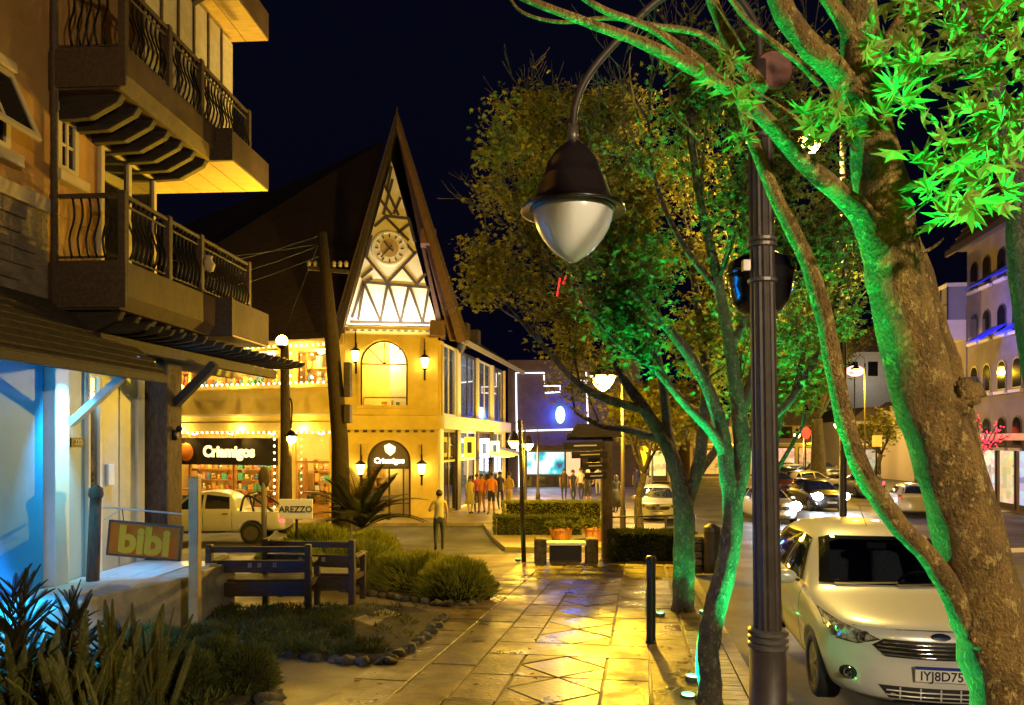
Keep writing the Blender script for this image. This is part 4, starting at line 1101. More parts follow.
# wooden benches
M_bench = mat('bench_timber', (0.035, 0.021, 0.014), (0.075, 0.045, 0.03), scale=5, rough=0.55, bump=0.35, stretch=(1, 6, 6), rnd=0.15)
M_cut = mat('bench_carving', (0.42, 0.38, 0.32), rough=0.7)
def bench(label, loc, rz, w):
    t = thing('park_bench', label, 'bench', loc, rz, 'dark timber benches by the planting')
    for x in (-w / 2, w / 2):
        MB().box(x - 0.045, x + 0.045, -0.06, 0.05, -0.05, 0.96).build('rear_post', M_bench, t, bevel=0.012)
        MB().box(x - 0.045, x + 0.045, 0.50, 0.59, -0.05, 0.66).build('front_leg', M_bench, t, bevel=0.012)
        MB().box(x - 0.055, x + 0.055, 0.04, 0.64, 0.66, 0.71).build('armrest', M_bench, t, bevel=0.012)
        MB().box(x - 0.03, x + 0.03, 0.05, 0.50, 0.33, 0.40).build('side_rail', M_bench, t)
    for z0, z1 in ((0.84, 0.93), (0.55, 0.73)):
        MB().box(-w / 2 + 0.04, w / 2 - 0.04, -0.025, 0.02, z0, z1).build('back_slat', M_bench, t, bevel=0.01)
    for x in (-0.14, 0.0, 0.22): 
        for k in range(4): m = MB(); m.ball((x + 0.03 * (k % 2), -0.027, 0.66 + 0.035 * (k // 2 - 0.5)), (0.016, 0.006, 0.02), 8); m.build('carving', M_cut, t)
    for k in range(4): MB().box(-w / 2 + 0.01, w / 2 - 0.01, 0.06 + k * 0.13, 0.175 + k * 0.13, 0.40, 0.435).build('seat_slat', M_bench, t, bevel=0.008)
    MB().box(-w / 2 + 0.04, w / 2 - 0.04, 0.50, 0.54, 0.30, 0.40).build('front_rail', M_bench, t)
    MB().box(-w / 2 + 0.04, w / 2 - 0.04, -0.02, 0.01, 0.20, 0.40).build('rear_rail', M_bench, t, bevel=0.006)
    return t
a, b = gp(210, 612), gp(308, 612); bench('nearer dark timber bench, its back to the viewer', (a + b) / 2 + Vector((0, 0, 0.03)), 0.02, (b - a).length)
b2 = bench('farther dark timber bench behind the first, set to its right', W(309, 600, 11.35).xy.to_3d() + Vector((0, 0, G(11.35) + 0.06)), -0.10, 1.36)

# small metal post and white name board by the parked pickup
sp = thing('parking_post', 'grey post with an oval dark head left of the white name board', 'post', (W(264, 0, 15.5).x, 15.5, G(15.5)))
zz = W(0, 470, 15.5).z - G(15.5)
m = MB(); m.tube([(0, 0, -0.1), (0, 0, zz - 0.2)], 0.055, 10); m.build('shaft', mat('grey_post', (0.12, 0.10, 0.08), rough=0.6), sp, smooth=True)
m = MB(); m.ball((0, 0, zz - 0.16), (0.12, 0.06, 0.24), 14); m.build('head', M_post, sp, smooth=True)
nb = thing('name_board', 'small white board with black capital letters in front of the palm', 'sign', (W(296, 0, 16).x, 16, G(16)))
z0, z1 = W(0, 519, 16).z - G(16), W(0, 499, 16).z - G(16)
MB().box(-0.36, 0.36, -0.02, 0.02, z0, z1).build('board', M_white, nb, bevel=0.01)
text('lettering', 'AREZZO', 0.185, M_dark, nb, (0, -0.026, (z0 + z1) / 2 - 0.01), (R(90), 0, 0), depth=0.003, bold=0.004)
MB().tube([(0, 0.05, -0.1), (0, 0.05, z1 - 0.02)], 0.03, 8).build('post', M_iron, nb)

# ------------------------------------------------------------------ planters, white bench and signpost on the island
M_terra = mat('terracotta', (0.40, 0.17, 0.07), (0.52, 0.24, 0.10), scale=6, rough=0.75, bump=0.2)
def pot(label, px, py, d, r):
    t = thing('terracotta_pot', label, 'pot', (W(px, 0, d).x, d, G(d)))
    m = MB(); m.lathe([(r * 0.68, 0), (r * 0.85, r * 0.5), (r * 0.98, r * 1.1), (r * 1.06, r * 1.12), (r * 1.08, r * 1.3), (r * 0.95, r * 1.3), (r * 0.9, r * 1.18), (0, r * 1.18)], 22); m.build('pot', M_terra, t, smooth=False)
    return t
pots = [pot('large terracotta pot with trailing plants left of the signpost', 561, 535, 23.0, 0.36), pot('terracotta pot close against the signpost', 594, 535, 23.6, 0.34)]
p = gp(567, 563)
wb = thing('white_bench', 'white topped stone bench between two squat stone posts', 'bench', p)
for x in (-0.62, 0.58): MB().box(x - 0.14, x + 0.14, -0.15, 0.3, -0.1, 0.58).build('stone_post', M_rock, wb, bevel=0.05)
MB().box(-0.48, 0.44, -0.12, 0.28, 0.42, 0.49).build('seat', M_white, wb, bevel=0.012)
MB().box(-0.4, 0.36, 0.2, 0.27, -0.1, 0.42).build('support', M_dark, wb)
pd = 18.5
sp = thing('wooden_signpost', 'tall dark signpost with narrow direction boards on its left', 'signpost', (W(607, 0, pd).x, pd, G(pd)))
def SPp(px, py): return W(px, py, pd) - Vector(sp.location)
MB().box(-0.13, 0.13, -0.13, 0.13, -0.1, SPp(0, 437).z).build('post', M_post, sp, bevel=0.02)
for k, (xa, xb, py) in enumerate(((566, 607, 437), (563, 604, 446), (571, 606, 455), (582, 606, 466), (584, 606, 476))):
    a, b = SPp(xa, py), SPp(xb, py - 1); q = MB(); q.beam(a + Vector((0, -0.15, 0)), b + Vector((0, -0.15, 0)), 0.03, 0.17, up=(0, 0, 1)); q.build('direction_board', M_beam, sp, bevel=0.01)
    q = MB(); q.beam(a.lerp(b, 0.25) + Vector((0, -0.17, 0.0)), a.lerp(b, 0.8) + Vector((0, -0.17, 0.0)), 0.006, 0.03); q.build('board_lettering', M_ledge, sp)
q = MB(); q.prism([(-0.95, SPp(0, 437).z), (0.35, SPp(0, 437).z), (0.2, SPp(0, 424).z), (-0.75, SPp(0, 424).z)], -0.3, 0.3, 'xz'); q.build('sign_roof', M_beam, sp)
# thin pole with the three lamps' wires, just left of the planter
tp_ = thing('thin_pole', 'slim dark pole rising in front of the planter hedge', 'pole', (W(524, 0, 17.5).x, 17.5, G(17.5)))
m = MB(); m.tube([(0, 0, -0.1), (-0.1, 0, W(0, 420, 17.5).z - G(17.5))], [0.06, 0.045], 10); m.build('shaft', M_pole, tp_, smooth=True)
# railing behind the dark hedge
rl = thing('low_railing', 'low metal railing behind the dark clipped hedge', 'railing', (W(640, 0, 19.6).x, 19.6, G(19.6)))
for z in (0.45, 0.95): m = MB(); m.tube([(-0.9, 0, z), (1.6, 0.6, z)], 0.022, 8); m.build('rail', M_iron, rl, smooth=True)
for k in range(4): x = -0.9 + k * 0.83; m = MB(); m.tube([(x, k * 0.2, -0.05), (x, k * 0.2, 0.97)], 0.025, 8); m.build('post', M_iron, rl, smooth=True)
# squat stone wall end by the kerb
wl_ = thing('stone_pier', 'squat rough stone pier at the kerb behind the green lit trunks', 'pier', gp(701, 570))
for k in range(5):
    for j in range(2):
        m = MB(); m.box(-0.24 + j * 0.245 + 0.004, -0.0 + j * 0.245 - 0.004, -0.2, 0.2, k * 0.16 - 0.05, k * 0.16 + 0.10); m.build('stone', M_rock, wl_, bevel=0.03)
tr = thing('waste_bin', 'dark cylindrical bin at the kerb behind the trunks', 'bin', gp(712, 572))
m = MB(); m.lathe([(0.16, 0.0), (0.17, 0.1), (0.17, 0.85), (0.19, 0.86), (0.17, 0.95), (0.05, 1.02)], 16); m.build('body', M_dark, tr, smooth=False)

# ground spotlights
def uplight(label, loc, aim, power, color=GREEN, spot=70, vis=(0.25, 1.0, 0.45), r=0.055):
    t = thing('ground_spotlight', label, 'spotlight', loc, 0, 'small ground spotlights')
    m = MB(); m.lathe([(r * 1.25, 0), (r * 1.3, 0.05), (r * 1.05, 0.055), (r, 0.03), (0, 0.03)], 16); m.build('housing', M_ring, t)
    m = MB(); m.lathe([(0, 0.036), (r, 0.036)], 16); m.build('lens', emis('green_lens', vis, 14), t)
    light('SPOT', 'spot_light', (0, 0, 0.075), color, power, t, size=0.03, spot=spot, aim=Vector(aim) - Vector(loc), blend=0.6)
# ------------------------------------------------------------------ trees
def barkmat(name, base, patch, lichen, sc=9.0):
    if name in MATS: return MATS[name]
    m, nt, p = _nodes(name); N, L = nt.nodes.new, nt.links.new
    g = N('ShaderNodeNewGeometry'); mp = N('ShaderNodeMapping'); mp.inputs['Scale'].default_value = (1, 1, 0.7); L(g.outputs['Position'], mp.inputs[0])
    def nz(s, d=6, rg=0.65):
        n = N('ShaderNodeTexNoise'); n.inputs['Scale'].default_value = s; n.inputs['Detail'].default_value = d; n.inputs['Roughness'].default_value = rg
        L(mp.outputs[0], n.inputs['Vector']); return n.outputs[0]
    def rp(i, a, b, c0, c1):
        r = N('ShaderNodeValToRGB'); r.color_ramp.elements[0].position = a; r.color_ramp.elements[1].position = b
        r.color_ramp.elements[0].color = (*c0, 1); r.color_ramp.elements[1].color = (*c1, 1); L(i, r.inputs[0]); return r.outputs[0]
    big, mid, fine = nz(sc), nz(sc * 3.2), nz(sc * 10, 4)
    c = rp(big, 0.38, 0.60, base, patch)
    mask = rp(mid, 0.56, 0.60, (0, 0, 0), (1, 1, 1))
    mx = N('ShaderNodeMixRGB'); mx.inputs[2].default_value = (*lichen, 1); L(mask, mx.inputs[0]); L(c, mx.inputs[1])
    f = rp(fine, 0.30, 0.7, (0.55, 0.55, 0.55), (1.2, 1.2, 1.2))
    ml = N('ShaderNodeMixRGB'); ml.blend_type = 'MULTIPLY'; ml.inputs[0].default_value = 1; L(mx.outputs[0], ml.inputs[1]); L(f, ml.inputs[2])
    L(ml.outputs[0], p.inputs['Base Color']); p.inputs['Roughness'].default_value = 0.85
    ad = N('ShaderNodeMath'); ad.operation = 'MULTIPLY_ADD'; ad.inputs[1].default_value = 0.6; L(mid, ad.inputs[0]); L(fine, ad.inputs[2])
    b = N('ShaderNodeBump'); b.inputs['Strength'].default_value = 1.0; b.inputs['Distance'].default_value = 0.03; L(ad.outputs[0], b.inputs['Height']); L(b.outputs[0], p.inputs['Normal'])
    MATS[name] = m; return m
M_bark = barkmat('lichen_bark', (0.15, 0.085, 0.018), (0.32, 0.19, 0.045), (0.48, 0.33, 0.10), 11)
M_bark2 = barkmat('grey_bark', (0.05, 0.042, 0.032), (0.12, 0.10, 0.075), (0.19, 0.17, 0.12), 7)
M_leafg = leafmat('maple_leaf', (0.09, 0.15, 0.025), (0.24, 0.28, 0.05), 0.45)
M_leafo = leafmat('olive_foliage', (0.05, 0.065, 0.016), (0.15, 0.16, 0.04), 0.4)
M_leafy = leafmat('golden_foliage', (0.11, 0.11, 0.02), (0.28, 0.26, 0.04), 0.5)
M_leafd = leafmat('dark_foliage', (0.02, 0.03, 0.012), (0.06, 0.07, 0.02), 0.3)

def palmate(lobes=7, spread=250):
    "flat palmate leaf, unit length, stalk at the origin, in the xy plane with a slight fold"
    P = []
    for i in range(lobes):
        a = R(-spread / 2 + spread * i / (lobes - 1)); l = 1.0 - 0.42 * abs(i - (lobes - 1) / 2) / ((lobes - 1) / 2)
        P.append((l * math.sin(a), 0.32 + l * 0.68 * math.cos(a), 0.10 * abs(math.sin(a)) - 0.10 * l))
        if i < lobes - 1:
            a2 = R(-spread / 2 + spread * (i + 0.5) / (lobes - 1)); P.append((0.30 * math.sin(a2), 0.32 + 0.30 * math.cos(a2), 0.03))
    vs = [(0, 0.18, 0.0)] + P
    # widen each lobe: shoulder points beside the tip
    out, idx = [(0, 0.22, 0.0)], []
    for j in range(0, len(P), 2):
        t = Vector(P[j]); c = Vector((0, 0.32, 0)); d = (t - c); s = Vector((-d.y, d.x, 0)) * 0.115
        ring = []
        if j > 0: ring.append(Vector(P[j - 1]))
        ring += [c + d * 0.55 - s * -1 * (-1), t, c + d * 0.55 + s * -1 * (1)]
        out += [tuple(v) for v in ([Vector(P[j - 1])] if j > 0 else []) + [c + d * 0.55 + s, t, c + d * 0.55 - s]]
    n = len(out)
    fs = [(0, i, i + 1) for i in range(1, n - 1)]
    return out, fs
LEAF7, LEAF5 = palmate(7), palmate(5, 210)
def star_leaf():
    vs = [(0, 0, 0)]; n = 5
    for i in range(n):
        a = R(-100 + 200 * i / (n - 1)); l = 1.0 - 0.14 * abs(i - 2)
        vs.append((l * math.sin(a), 0.15 + l * math.cos(a), -0.08))
        if i < n - 1: a2 = R(-100 + 200 * (i + 0.5) / (n - 1)); vs.append((0.42 * math.sin(a2), 0.15 + 0.42 * math.cos(a2), 0.04))
    return vs, [(0, i, i + 1) for i in range(1, len(vs) - 1)]
STAR = star_leaf()
OVAL = ([(0, 0, 0), (0.28, 0.45, 0.05), (0, 1, -0.06), (-0.28, 0.45, 0.05)], [(0, 1, 2), (0, 2, 3)])

def scatter(points, shape, size, seed, per=3, spread=0.25, droop=0.5):
    "foliage mesh: leaves of a shape scattered about twig points"
    r = random.Random(seed); vs, fs = [], []
    sv = [Vector(v) for v in shape[0]]
    for p, d in points:
        for _ in range(per):
            q = p + Vector((r.gauss(0, spread), r.gauss(0, spread), r.gauss(0, spread * 0.8)))
            s = size * r.uniform(0.6, 1.3)
            E = Matrix.Rotation(r.uniform(0, 6.283), 3, 'Z') @ Matrix.Rotation(r.gauss(-droop, 0.5), 3, 'X') @ Matrix.Rotation(r.gauss(0, 0.5), 3, 'Y')
            b = len(vs)
            vs += [tuple(q + (E @ v) * s) for v in sv]
            fs += [tuple(i + b for i in f) for f in shape[1]]
    return vs, fs

def grow(mb, p, d, length, rad, level, r, tips, nseg=5, up=0.12, fork=(2, 3), shrink=0.68, jit=0.22, minr=0.006, sides=7):
    pts, rads = [p.copy()], [rad]
    q = p.copy()
    for i in range(nseg):
        d = (d + Vector((r.gauss(0, jit), r.gauss(0, jit), r.gauss(0, jit) + up)) * (1.0 / nseg) * 1.6).normalized()
        q = q + d * (length / nseg); pts.append(q.copy()); rads.append(max(minr, rad * (1 - 0.55 * (i + 1) / nseg)))
        if level <= 2: tips.append((q.copy(), d.copy()))
    mb.tube(pts, rads, sides if level > 1 else 4)
    if level == 0: tips.append((q, d)); return
    n = r.randint(*fork)
    for k in range(n + 1):
        i = nseg if k < n - 1 else r.randint(2, nseg - 1)
        ax = d.orthogonal().normalized(); ax.rotate(Matrix.Rotation(r.uniform(0, 6.283), 3, d))
        nd = (d + ax * r.uniform(0.35, 0.85)).normalized()
        grow(mb, pts[i], nd, length * shrink * r.uniform(0.8, 1.15), rads[i] * 0.72, level - 1, r, tips, nseg, up, fork, shrink, jit, minr, sides)

def foliage(parent, tips, shape, size, m, seed, per, spread, name='foliage', keep=None, droop=0.5, clump=None):
    loc = Vector(parent.location)
    pts = [(p, d) for p, d in tips if keep is None or keep(p + loc)]
    if clump is not None: pts = [(p, d) for p, d in pts if noise.noise(p * 2.2 + Vector((seed, 0, 0))) + 0.5 * noise.noise(p * 5.0) > clump]
    vs, fs = scatter(pts, shape, size, seed, per, spread, droop)
    mb = MB(); mb.v = [Vector(v) for v in vs]; mb.f = fs; mb.m = [0] * len(fs)
    return struct(mb.build(name, m, parent, fix=False), 'stuff')

def stems(parent, mats, specs, base, name='trunk', n=12, wob=0.12, wf=9.0):
    "stems given as lists of (px, py, depth, radius)"
    for k, sp in enumerate(specs):
        P = [W(x, y, d) - base for x, y, d, _ in sp]; sub = 6
        m = MB(); m.tube(catmull(P, sub), lerps([q[3] for q in sp], sub), n if sp[0][3] > 0.03 else 8, wob=wob, wf=wf)
        m.build(name if k == 0 else 'limb', mats, parent, smooth=True)

# ---- the big leaning trunk at the right
d1 = 2.3
b1 = Vector((W(1062, 0, d1).x, d1, 0.0))
T1 = thing('leaning_tree', 'thick lichen covered leaning tree trunk in front of the white hatchback', 'tree', b1)
k = d1 / F
stems(T1, M_bark, [
    [(1075, 1150, d1, 40 * k), (1040, 840, d1, 36 * k), (1004, 690, d1, 34 * k), (987, 610, d1, 33 * k), (957, 500, d1, 31 * k), (925, 400, d1, 28 * k), (897, 290, d1, 26 * k), (882, 190, d1, 25 * k), (864, 90, d1, 18 * k), (857, 0, d1, 17 * k), (846, -120, d1, 15 * k)],
    [(985, 600, 2.32, 24 * k), (966, 480, 2.35, 21 * k), (944, 380, 2.36, 19 * k), (921, 290, 2.35, 15 * k), (896, 200, 2.32, 10 * k), (880, 140, 2.3, 6 * k)],
    [(985, 650, 2.3, 14 * k), (962, 612, 2.28, 12 * k), (935, 565, 2.25, 10 * k), (895, 520, 2.22, 9.5 * k), (862, 470, 2.2, 9 * k), (842, 410, 2.2, 8.5 * k), (827, 330, 2.2, 8 * k), (806, 258, 2.2, 7.5 * k), (775, 195, 2.2, 6.5 * k), (748, 128, 2.2, 5 * k), (738, 98, 2.2, 3 * k)],
    [(893, 285, 2.3, 24 * k), (880, 246, 2.285, 19 * k), (862, 216, 2.265, 12.5 * k), (838, 192, 2.22, 9 * k), (805, 164, 2.15, 7.8 * k), (768, 122, 2.08, 7.2 * k), (735, 92, 2.03, 6.6 * k), (690, 66, 1.98, 5.6 * k), (640, 42, 1.95, 4.6 * k), (575, 18, 1.92, 3.6 * k), (520, -4, 1.9, 2.8 * k), (470, -30, 1.9, 2 * k)],
    [(726, 86, 2.02, 5 * k), (690, 55, 1.99, 4 * k), (650, 28, 1.97, 3.4 * k), (600, 8, 1.95, 2.8 * k), (560, -20, 1.95, 2 * k)],
    [(874, 150, 2.3, 15 * k), (856, 106, 2.28, 14 * k), (833, 70, 2.25, 12 * k), (806, 42, 2.2, 11 * k), (783, 8, 2.2, 11 * k), (765, -40, 2.2, 9 * k)],
    [(762, 90, 2.3, 8 * k), (738, 55, 2.35, 7 * k), (720, 20, 2.4, 6.5 * k), (700, -30, 2.4, 5 * k)],
    [(735, 58, 2.2, 3.5 * k), (700, 34, 2.2, 3.2 * k), (655, 26, 2.2, 3 * k), (612, 18, 2.2, 2.4 * k), (560, 22, 2.2, 1.8 * k), (522, 12, 2.2, 1.5 * k), (505, -10, 2.2, 1.2 * k)],
    [(820, 85, 2.2, 3.2 * k), (798, 62, 2.18, 3 * k), (772, 42, 2.15, 3 * k), (745, 18, 2.12, 2.6 * k), (725, -8, 2.1, 2 * k)],
    [(900, 310, 2.26, 2.6 * k), (915, 262, 2.24, 2.2 * k), (935, 246, 2.22, 1.5 * k), (944, 238, 2.2, 0.9 * k)],
    [(860, 55, 2.3, 9 * k), (846, 25, 2.27, 8 * k), (822, -10, 2.24, 7 * k), (800, -60, 2.2, 5 * k)],
    [(876, 60, 2.3, 7 * k), (905, 10, 2.35, 6 * k), (925, -50, 2.4, 5 * k)],
], b1, n=22, wob=0.17, wf=11)
# burl and bark knots
rk = random.Random(5)
for px, py, rr in ((968, 392, 13), (958, 405, 11), (978, 640, 9)):
    m = MB(); c = W(px, py, d1 - 30 * k * 0.7) - b1; m.ball(c, (rr * k, rr * k * 0.8, rr * k), 12, wob=0.6, wf=40); m.build('bark_knot', M_bark, T1, smooth=True)
# twigs and big maple leaves of the near crown
tw_ = MB()
leafs = []
rl_ = random.Random(21)
def twig(pts, r0=1.6):
    P = [W(*p) - b1 for p in pts]; C = catmull(P, 4); tw_.tube(C, lerps([r0 * k * (1 - 0.6 * i / (len(P) - 1)) for i in range(len(P))], 4), 6, wob=0.1, wf=30)
    return C
def cluster(px, py, d, n, spread=16, size=26):
    "a spray of leaves round a twig end"
    for i in range(int(n * 1.75 + 0.5)):
        leafs.append((W(px + rl_.gauss(0, spread), py + rl_.gauss(0, spread * 0.8), d + rl_.gauss(0, 0.07)) - b1, size * k * 0.82 * rl_.uniform(0.65, 1.25)))
S = [  # twigs of the right-hand spray
    [(1030, 40, 2.1), (985, 70, 2.08), (940, 82, 2.05), (905, 96, 2.02)], [(1024, 120, 2.05), (985, 118, 2.02), (955, 128, 2.0), (935, 150, 1.98)],
    [(1030, 185, 2.1), (990, 186, 2.06), (960, 190, 2.02), (930, 200, 2.0), (908, 218, 1.98)], [(905, 110, 2.05), (895, 86, 2.04), (884, 60, 2.03), (880, 40, 2.03)],
    [(1010, 60, 2.1), (980, 30, 2.1), (950, 10, 2.1), (915, 2, 2.1)], [(855, 150, 2.2), (838, 128, 2.15), (825, 100, 2.1), (818, 88, 2.1)],
    [(800, 120, 2.1), (770, 100, 2.08), (740, 82, 2.05), (715, 62, 2.0)], [(752, 118, 2.05), (742, 140, 2.03), (738, 152, 2.02)], [(1020, 215, 2.1), (1000, 150, 2.05), (985, 90, 2.05)]]
for s_ in S: twig(s_)
for s_ in ([(700, 140, 2.1), (672, 110, 2.15), (668, 70, 2.2), (640, 40, 2.2)], [(640, 125, 2.3), (632, 90, 2.3), (630, 55, 2.3), (645, 10, 2.3)], [(745, 50, 2.2), (716, 5, 2.2), (700, -20, 2.2)],
           [(690, 95, 2.1), (720, 70, 2.1), (752, 60, 2.1)], [(620, 40, 2.0), (612, 30, 2.0), (608, 24, 2.0)], [(664, 86, 2.05), (680, 72, 2.05), (700, 64, 2.05)]): twig(s_, 1.2)
tw_.build('twigs', M_bark, T1, smooth=True)
for px, py, n, sp, sz in ((905, 92, 7, 14, 30), (880, 45, 5, 14, 30), (940, 85, 8, 18, 30), (985, 75, 7, 20, 30), (938, 150, 7, 16, 30), (975, 122, 6, 18, 28), (1008, 110, 6, 16, 28), (960, 186, 9, 18, 34), (925, 205, 4, 10, 26), (1000, 190, 6, 18, 30),
                          (995, 40, 6, 20, 28), (940, 20, 6, 22, 28), (900, 10, 6, 18, 26), (1010, 10, 6, 20, 28), (720, 78, 9, 14, 20), (742, 100, 6, 9, 20), (738, 140, 4, 8, 18), (820, 112, 9, 14, 26), (838, 132, 5, 10, 24), (1018, 150, 5, 12, 26), (985, 155, 5, 14, 26), (955, 50, 5, 18, 26), (920, 60, 4, 14, 26), (700, 66, 4, 8, 16), (1020, 60, 5, 14, 26), (890, 120, 3, 10, 24), (965, 215, 3, 10, 24)):
    cluster(px, py, 2.03, n, sp, sz)
def curl(sh, c, t): return [(x, y, z - c * (x * x + (y - 0.2) ** 2) + t * x * y) for x, y, z in sh[0]], sh[1]
MLS = [MB().add(*curl(q, c, t)).mesh('leaf', M_leafg) for q, c, t in ((LEAF7, 0.15, 0.2), (LEAF7, 0.55, -0.3), (LEAF5, 0.3, 0.4), (LEAF7, 0.9, 0.1), (LEAF5, 0.7, -0.2))]
for p, s in leafs:
    e = (rl_.uniform(0.5, 2.0), rl_.gauss(0, 0.5), rl_.uniform(0, 6.283))
    if rl_.random() < 0.6: e = (rl_.gauss(1.9, 0.45) * rl_.choice((1, -1)), rl_.gauss(0, 0.6), rl_.gauss(0, 0.9))
    put('leaf', rl_.choice(MLS), T1, loc=p, rot=e, scale=s)
# a dark second stem at the right edge
b1b = Vector((W(1090, 0, 2.9).x, 2.9, 0.0))
T1b = thing('edge_tree', 'green lit thin trunk at the right edge behind the bright leaves', 'tree', b1b)
k3 = 2.9 / F
stems(T1b, M_bark2, [[(1100, 1000, 2.9, 22 * k3), (1060, 500, 2.9, 18 * k3), (1028, 300, 2.9, 15 * k3), (1020, 190, 2.9, 14 * k3), (1006, 130, 2.9, 10 * k3), (986, 65, 2.9, 8 * k3), (958, 8, 2.9, 7 * k3), (935, -40, 2.9, 5 * k3)],
                     [(1022, 200, 2.9, 13 * k3), (1030, 120, 2.95, 12 * k3), (1045, 40, 3.0, 10 * k3)]], b1b)
m = MB(); tips = []
grow(m, W(1006, 130, 2.9) - b1b, Vector((-0.3, 0.2, 1)).normalized(), 0.5, 0.012, 2, random.Random(4), tips, minr=0.003)
m.build('twigs', M_bark2, T1b, smooth=True)
foliage(T1b, tips, STAR, 0.06, M_leafg, 5, 3, 0.12)

# ---- slender green lit tree in the pavement
d2 = 6.35
b2 = Vector((W(710, 0, d2).x, d2, 0.0))
T2 = thing('green_lit_tree', 'slender forked tree lit green from the ground, beside the near lamp post', 'tree', b2)
k2 = d2 / F
stems(T2, M_bark2, [
    [(708, 712, d2, 15 * k2), (710, 690, d2, 12 * k2), (708, 650, d2, 11.5 * k2), (716, 605, d2, 11 * k2), (728, 558, d2, 10.5 * k2), (733, 510, d2, 10 * k2), (727, 470, d2, 8.5 * k2), (722, 430, d2, 7 * k2), (706, 385, d2, 6 * k2), (678, 340, d2, 5 * k2), (640, 300, d2, 4 * k2), (610, 250, d2, 3 * k2)],
    [(733, 505, d2, 9 * k2), (742, 465, d2, 8.5 * k2), (740, 430, d2, 8 * k2), (738, 400, d2, 7.5 * k2), (730, 350, d2, 6 * k2), (718, 280, d2, 5 * k2), (700, 200, d2, 4 * k2), (690, 120, d2, 3 * k2), (694, 60, d2, 2 * k2)],
    [(739, 420, d2, 6 * k2), (752, 380, d2, 5.5 * k2), (765, 330, d2, 5 * k2), (775, 250, d2 + .3, 4 * k2), (790, 170, d2 + .4, 3 * k2), (795, 100, d2 + .5, 2 * k2)],
    [(734, 470, d2, 5 * k2), (760, 430, d2 + .2, 4.5 * k2), (790, 400, d2 + .3, 4 * k2), (820, 350, d2 + .5, 3 * k2), (835, 300, d2 + .5, 2 * k2)],
    [(730, 485, d2, 7 * k2), (724, 452, d2 - .01, 6.5 * k2), (708, 428, d2 - .08, 4.6 * k2), (688, 408, d2 - .2, 4 * k2), (655, 370, d2 - .3, 3 * k2), (625, 350, d2 - .4, 2 * k2)],
    [(730, 350, d2, 4.5 * k2), (750, 300, d2, 4 * k2), (745, 210, d2, 3 * k2), (752, 120, d2, 2 * k2)],
    [(718, 290, d2, 3.5 * k2), (680, 240, d2 + .2, 3 * k2), (655, 180, d2 + .4, 2.2 * k2), (648, 120, d2 + .4, 1.6 * k2)]], b2, n=14, wob=0.14)
m = MB(); tips = []; rr = random.Random(31)
for px, py, dd, n, dx in ((610, 250, 0, 1, -.5), (640, 300, 0, 2, -.6), (678, 340, 0, 1, -.4), (700, 200, 0, 2, -.1), (694, 70, 0, 2, 0), (690, 120, .1, 2, .1), (718, 280, 0, 2, .3), (775, 250, .3, 2, .2), (790, 170, .4, 2, .1), (795, 100, .5, 2, 0), (765, 330, .1, 2, .3), (790, 400, .3, 2, .7), (820, 350, .5, 2, .5), (835, 300, .5, 1, .3), (655, 370, -.3, 2, -.6), (625, 350, -.4, 1, -.7), (745, 210, 0, 2, .1), (752, 120, 0, 2, .1), (655, 180, .4, 2, -.3), (648, 120, .4, 2, -.2), (740, 420, .1, 1, .5), (690, 410, -.2, 1, -.4)):
    for _ in range(n):
        dv = Vector((dx + rr.gauss(0, .3), rr.gauss(0, .45), 0.9)).normalized()
        grow(m, W(px, py, d2 + dd) - b2, dv, 0.62, 0.016, 2, rr, tips, up=0.25, minr=0.0035, shrink=0.7, sides=6)
struct(m.build('twigs', M_bark2, T2, smooth=True, fix=False), 'stuff')
def lim2(p):
    px = HX + p.x * F / p.y; py = HY - (p.z - CAMZ) * F / p.y
    return 585 < px < 862 and 35 < py < 440 and not (px < 660 and py < 150) and not (px > 720 and py > 400 + (800 - px) * 0.2)
foliage(T2, tips, STAR, 0.046, M_leafo, 8, 10, 0.11, keep=lim2, clump=-0.14)

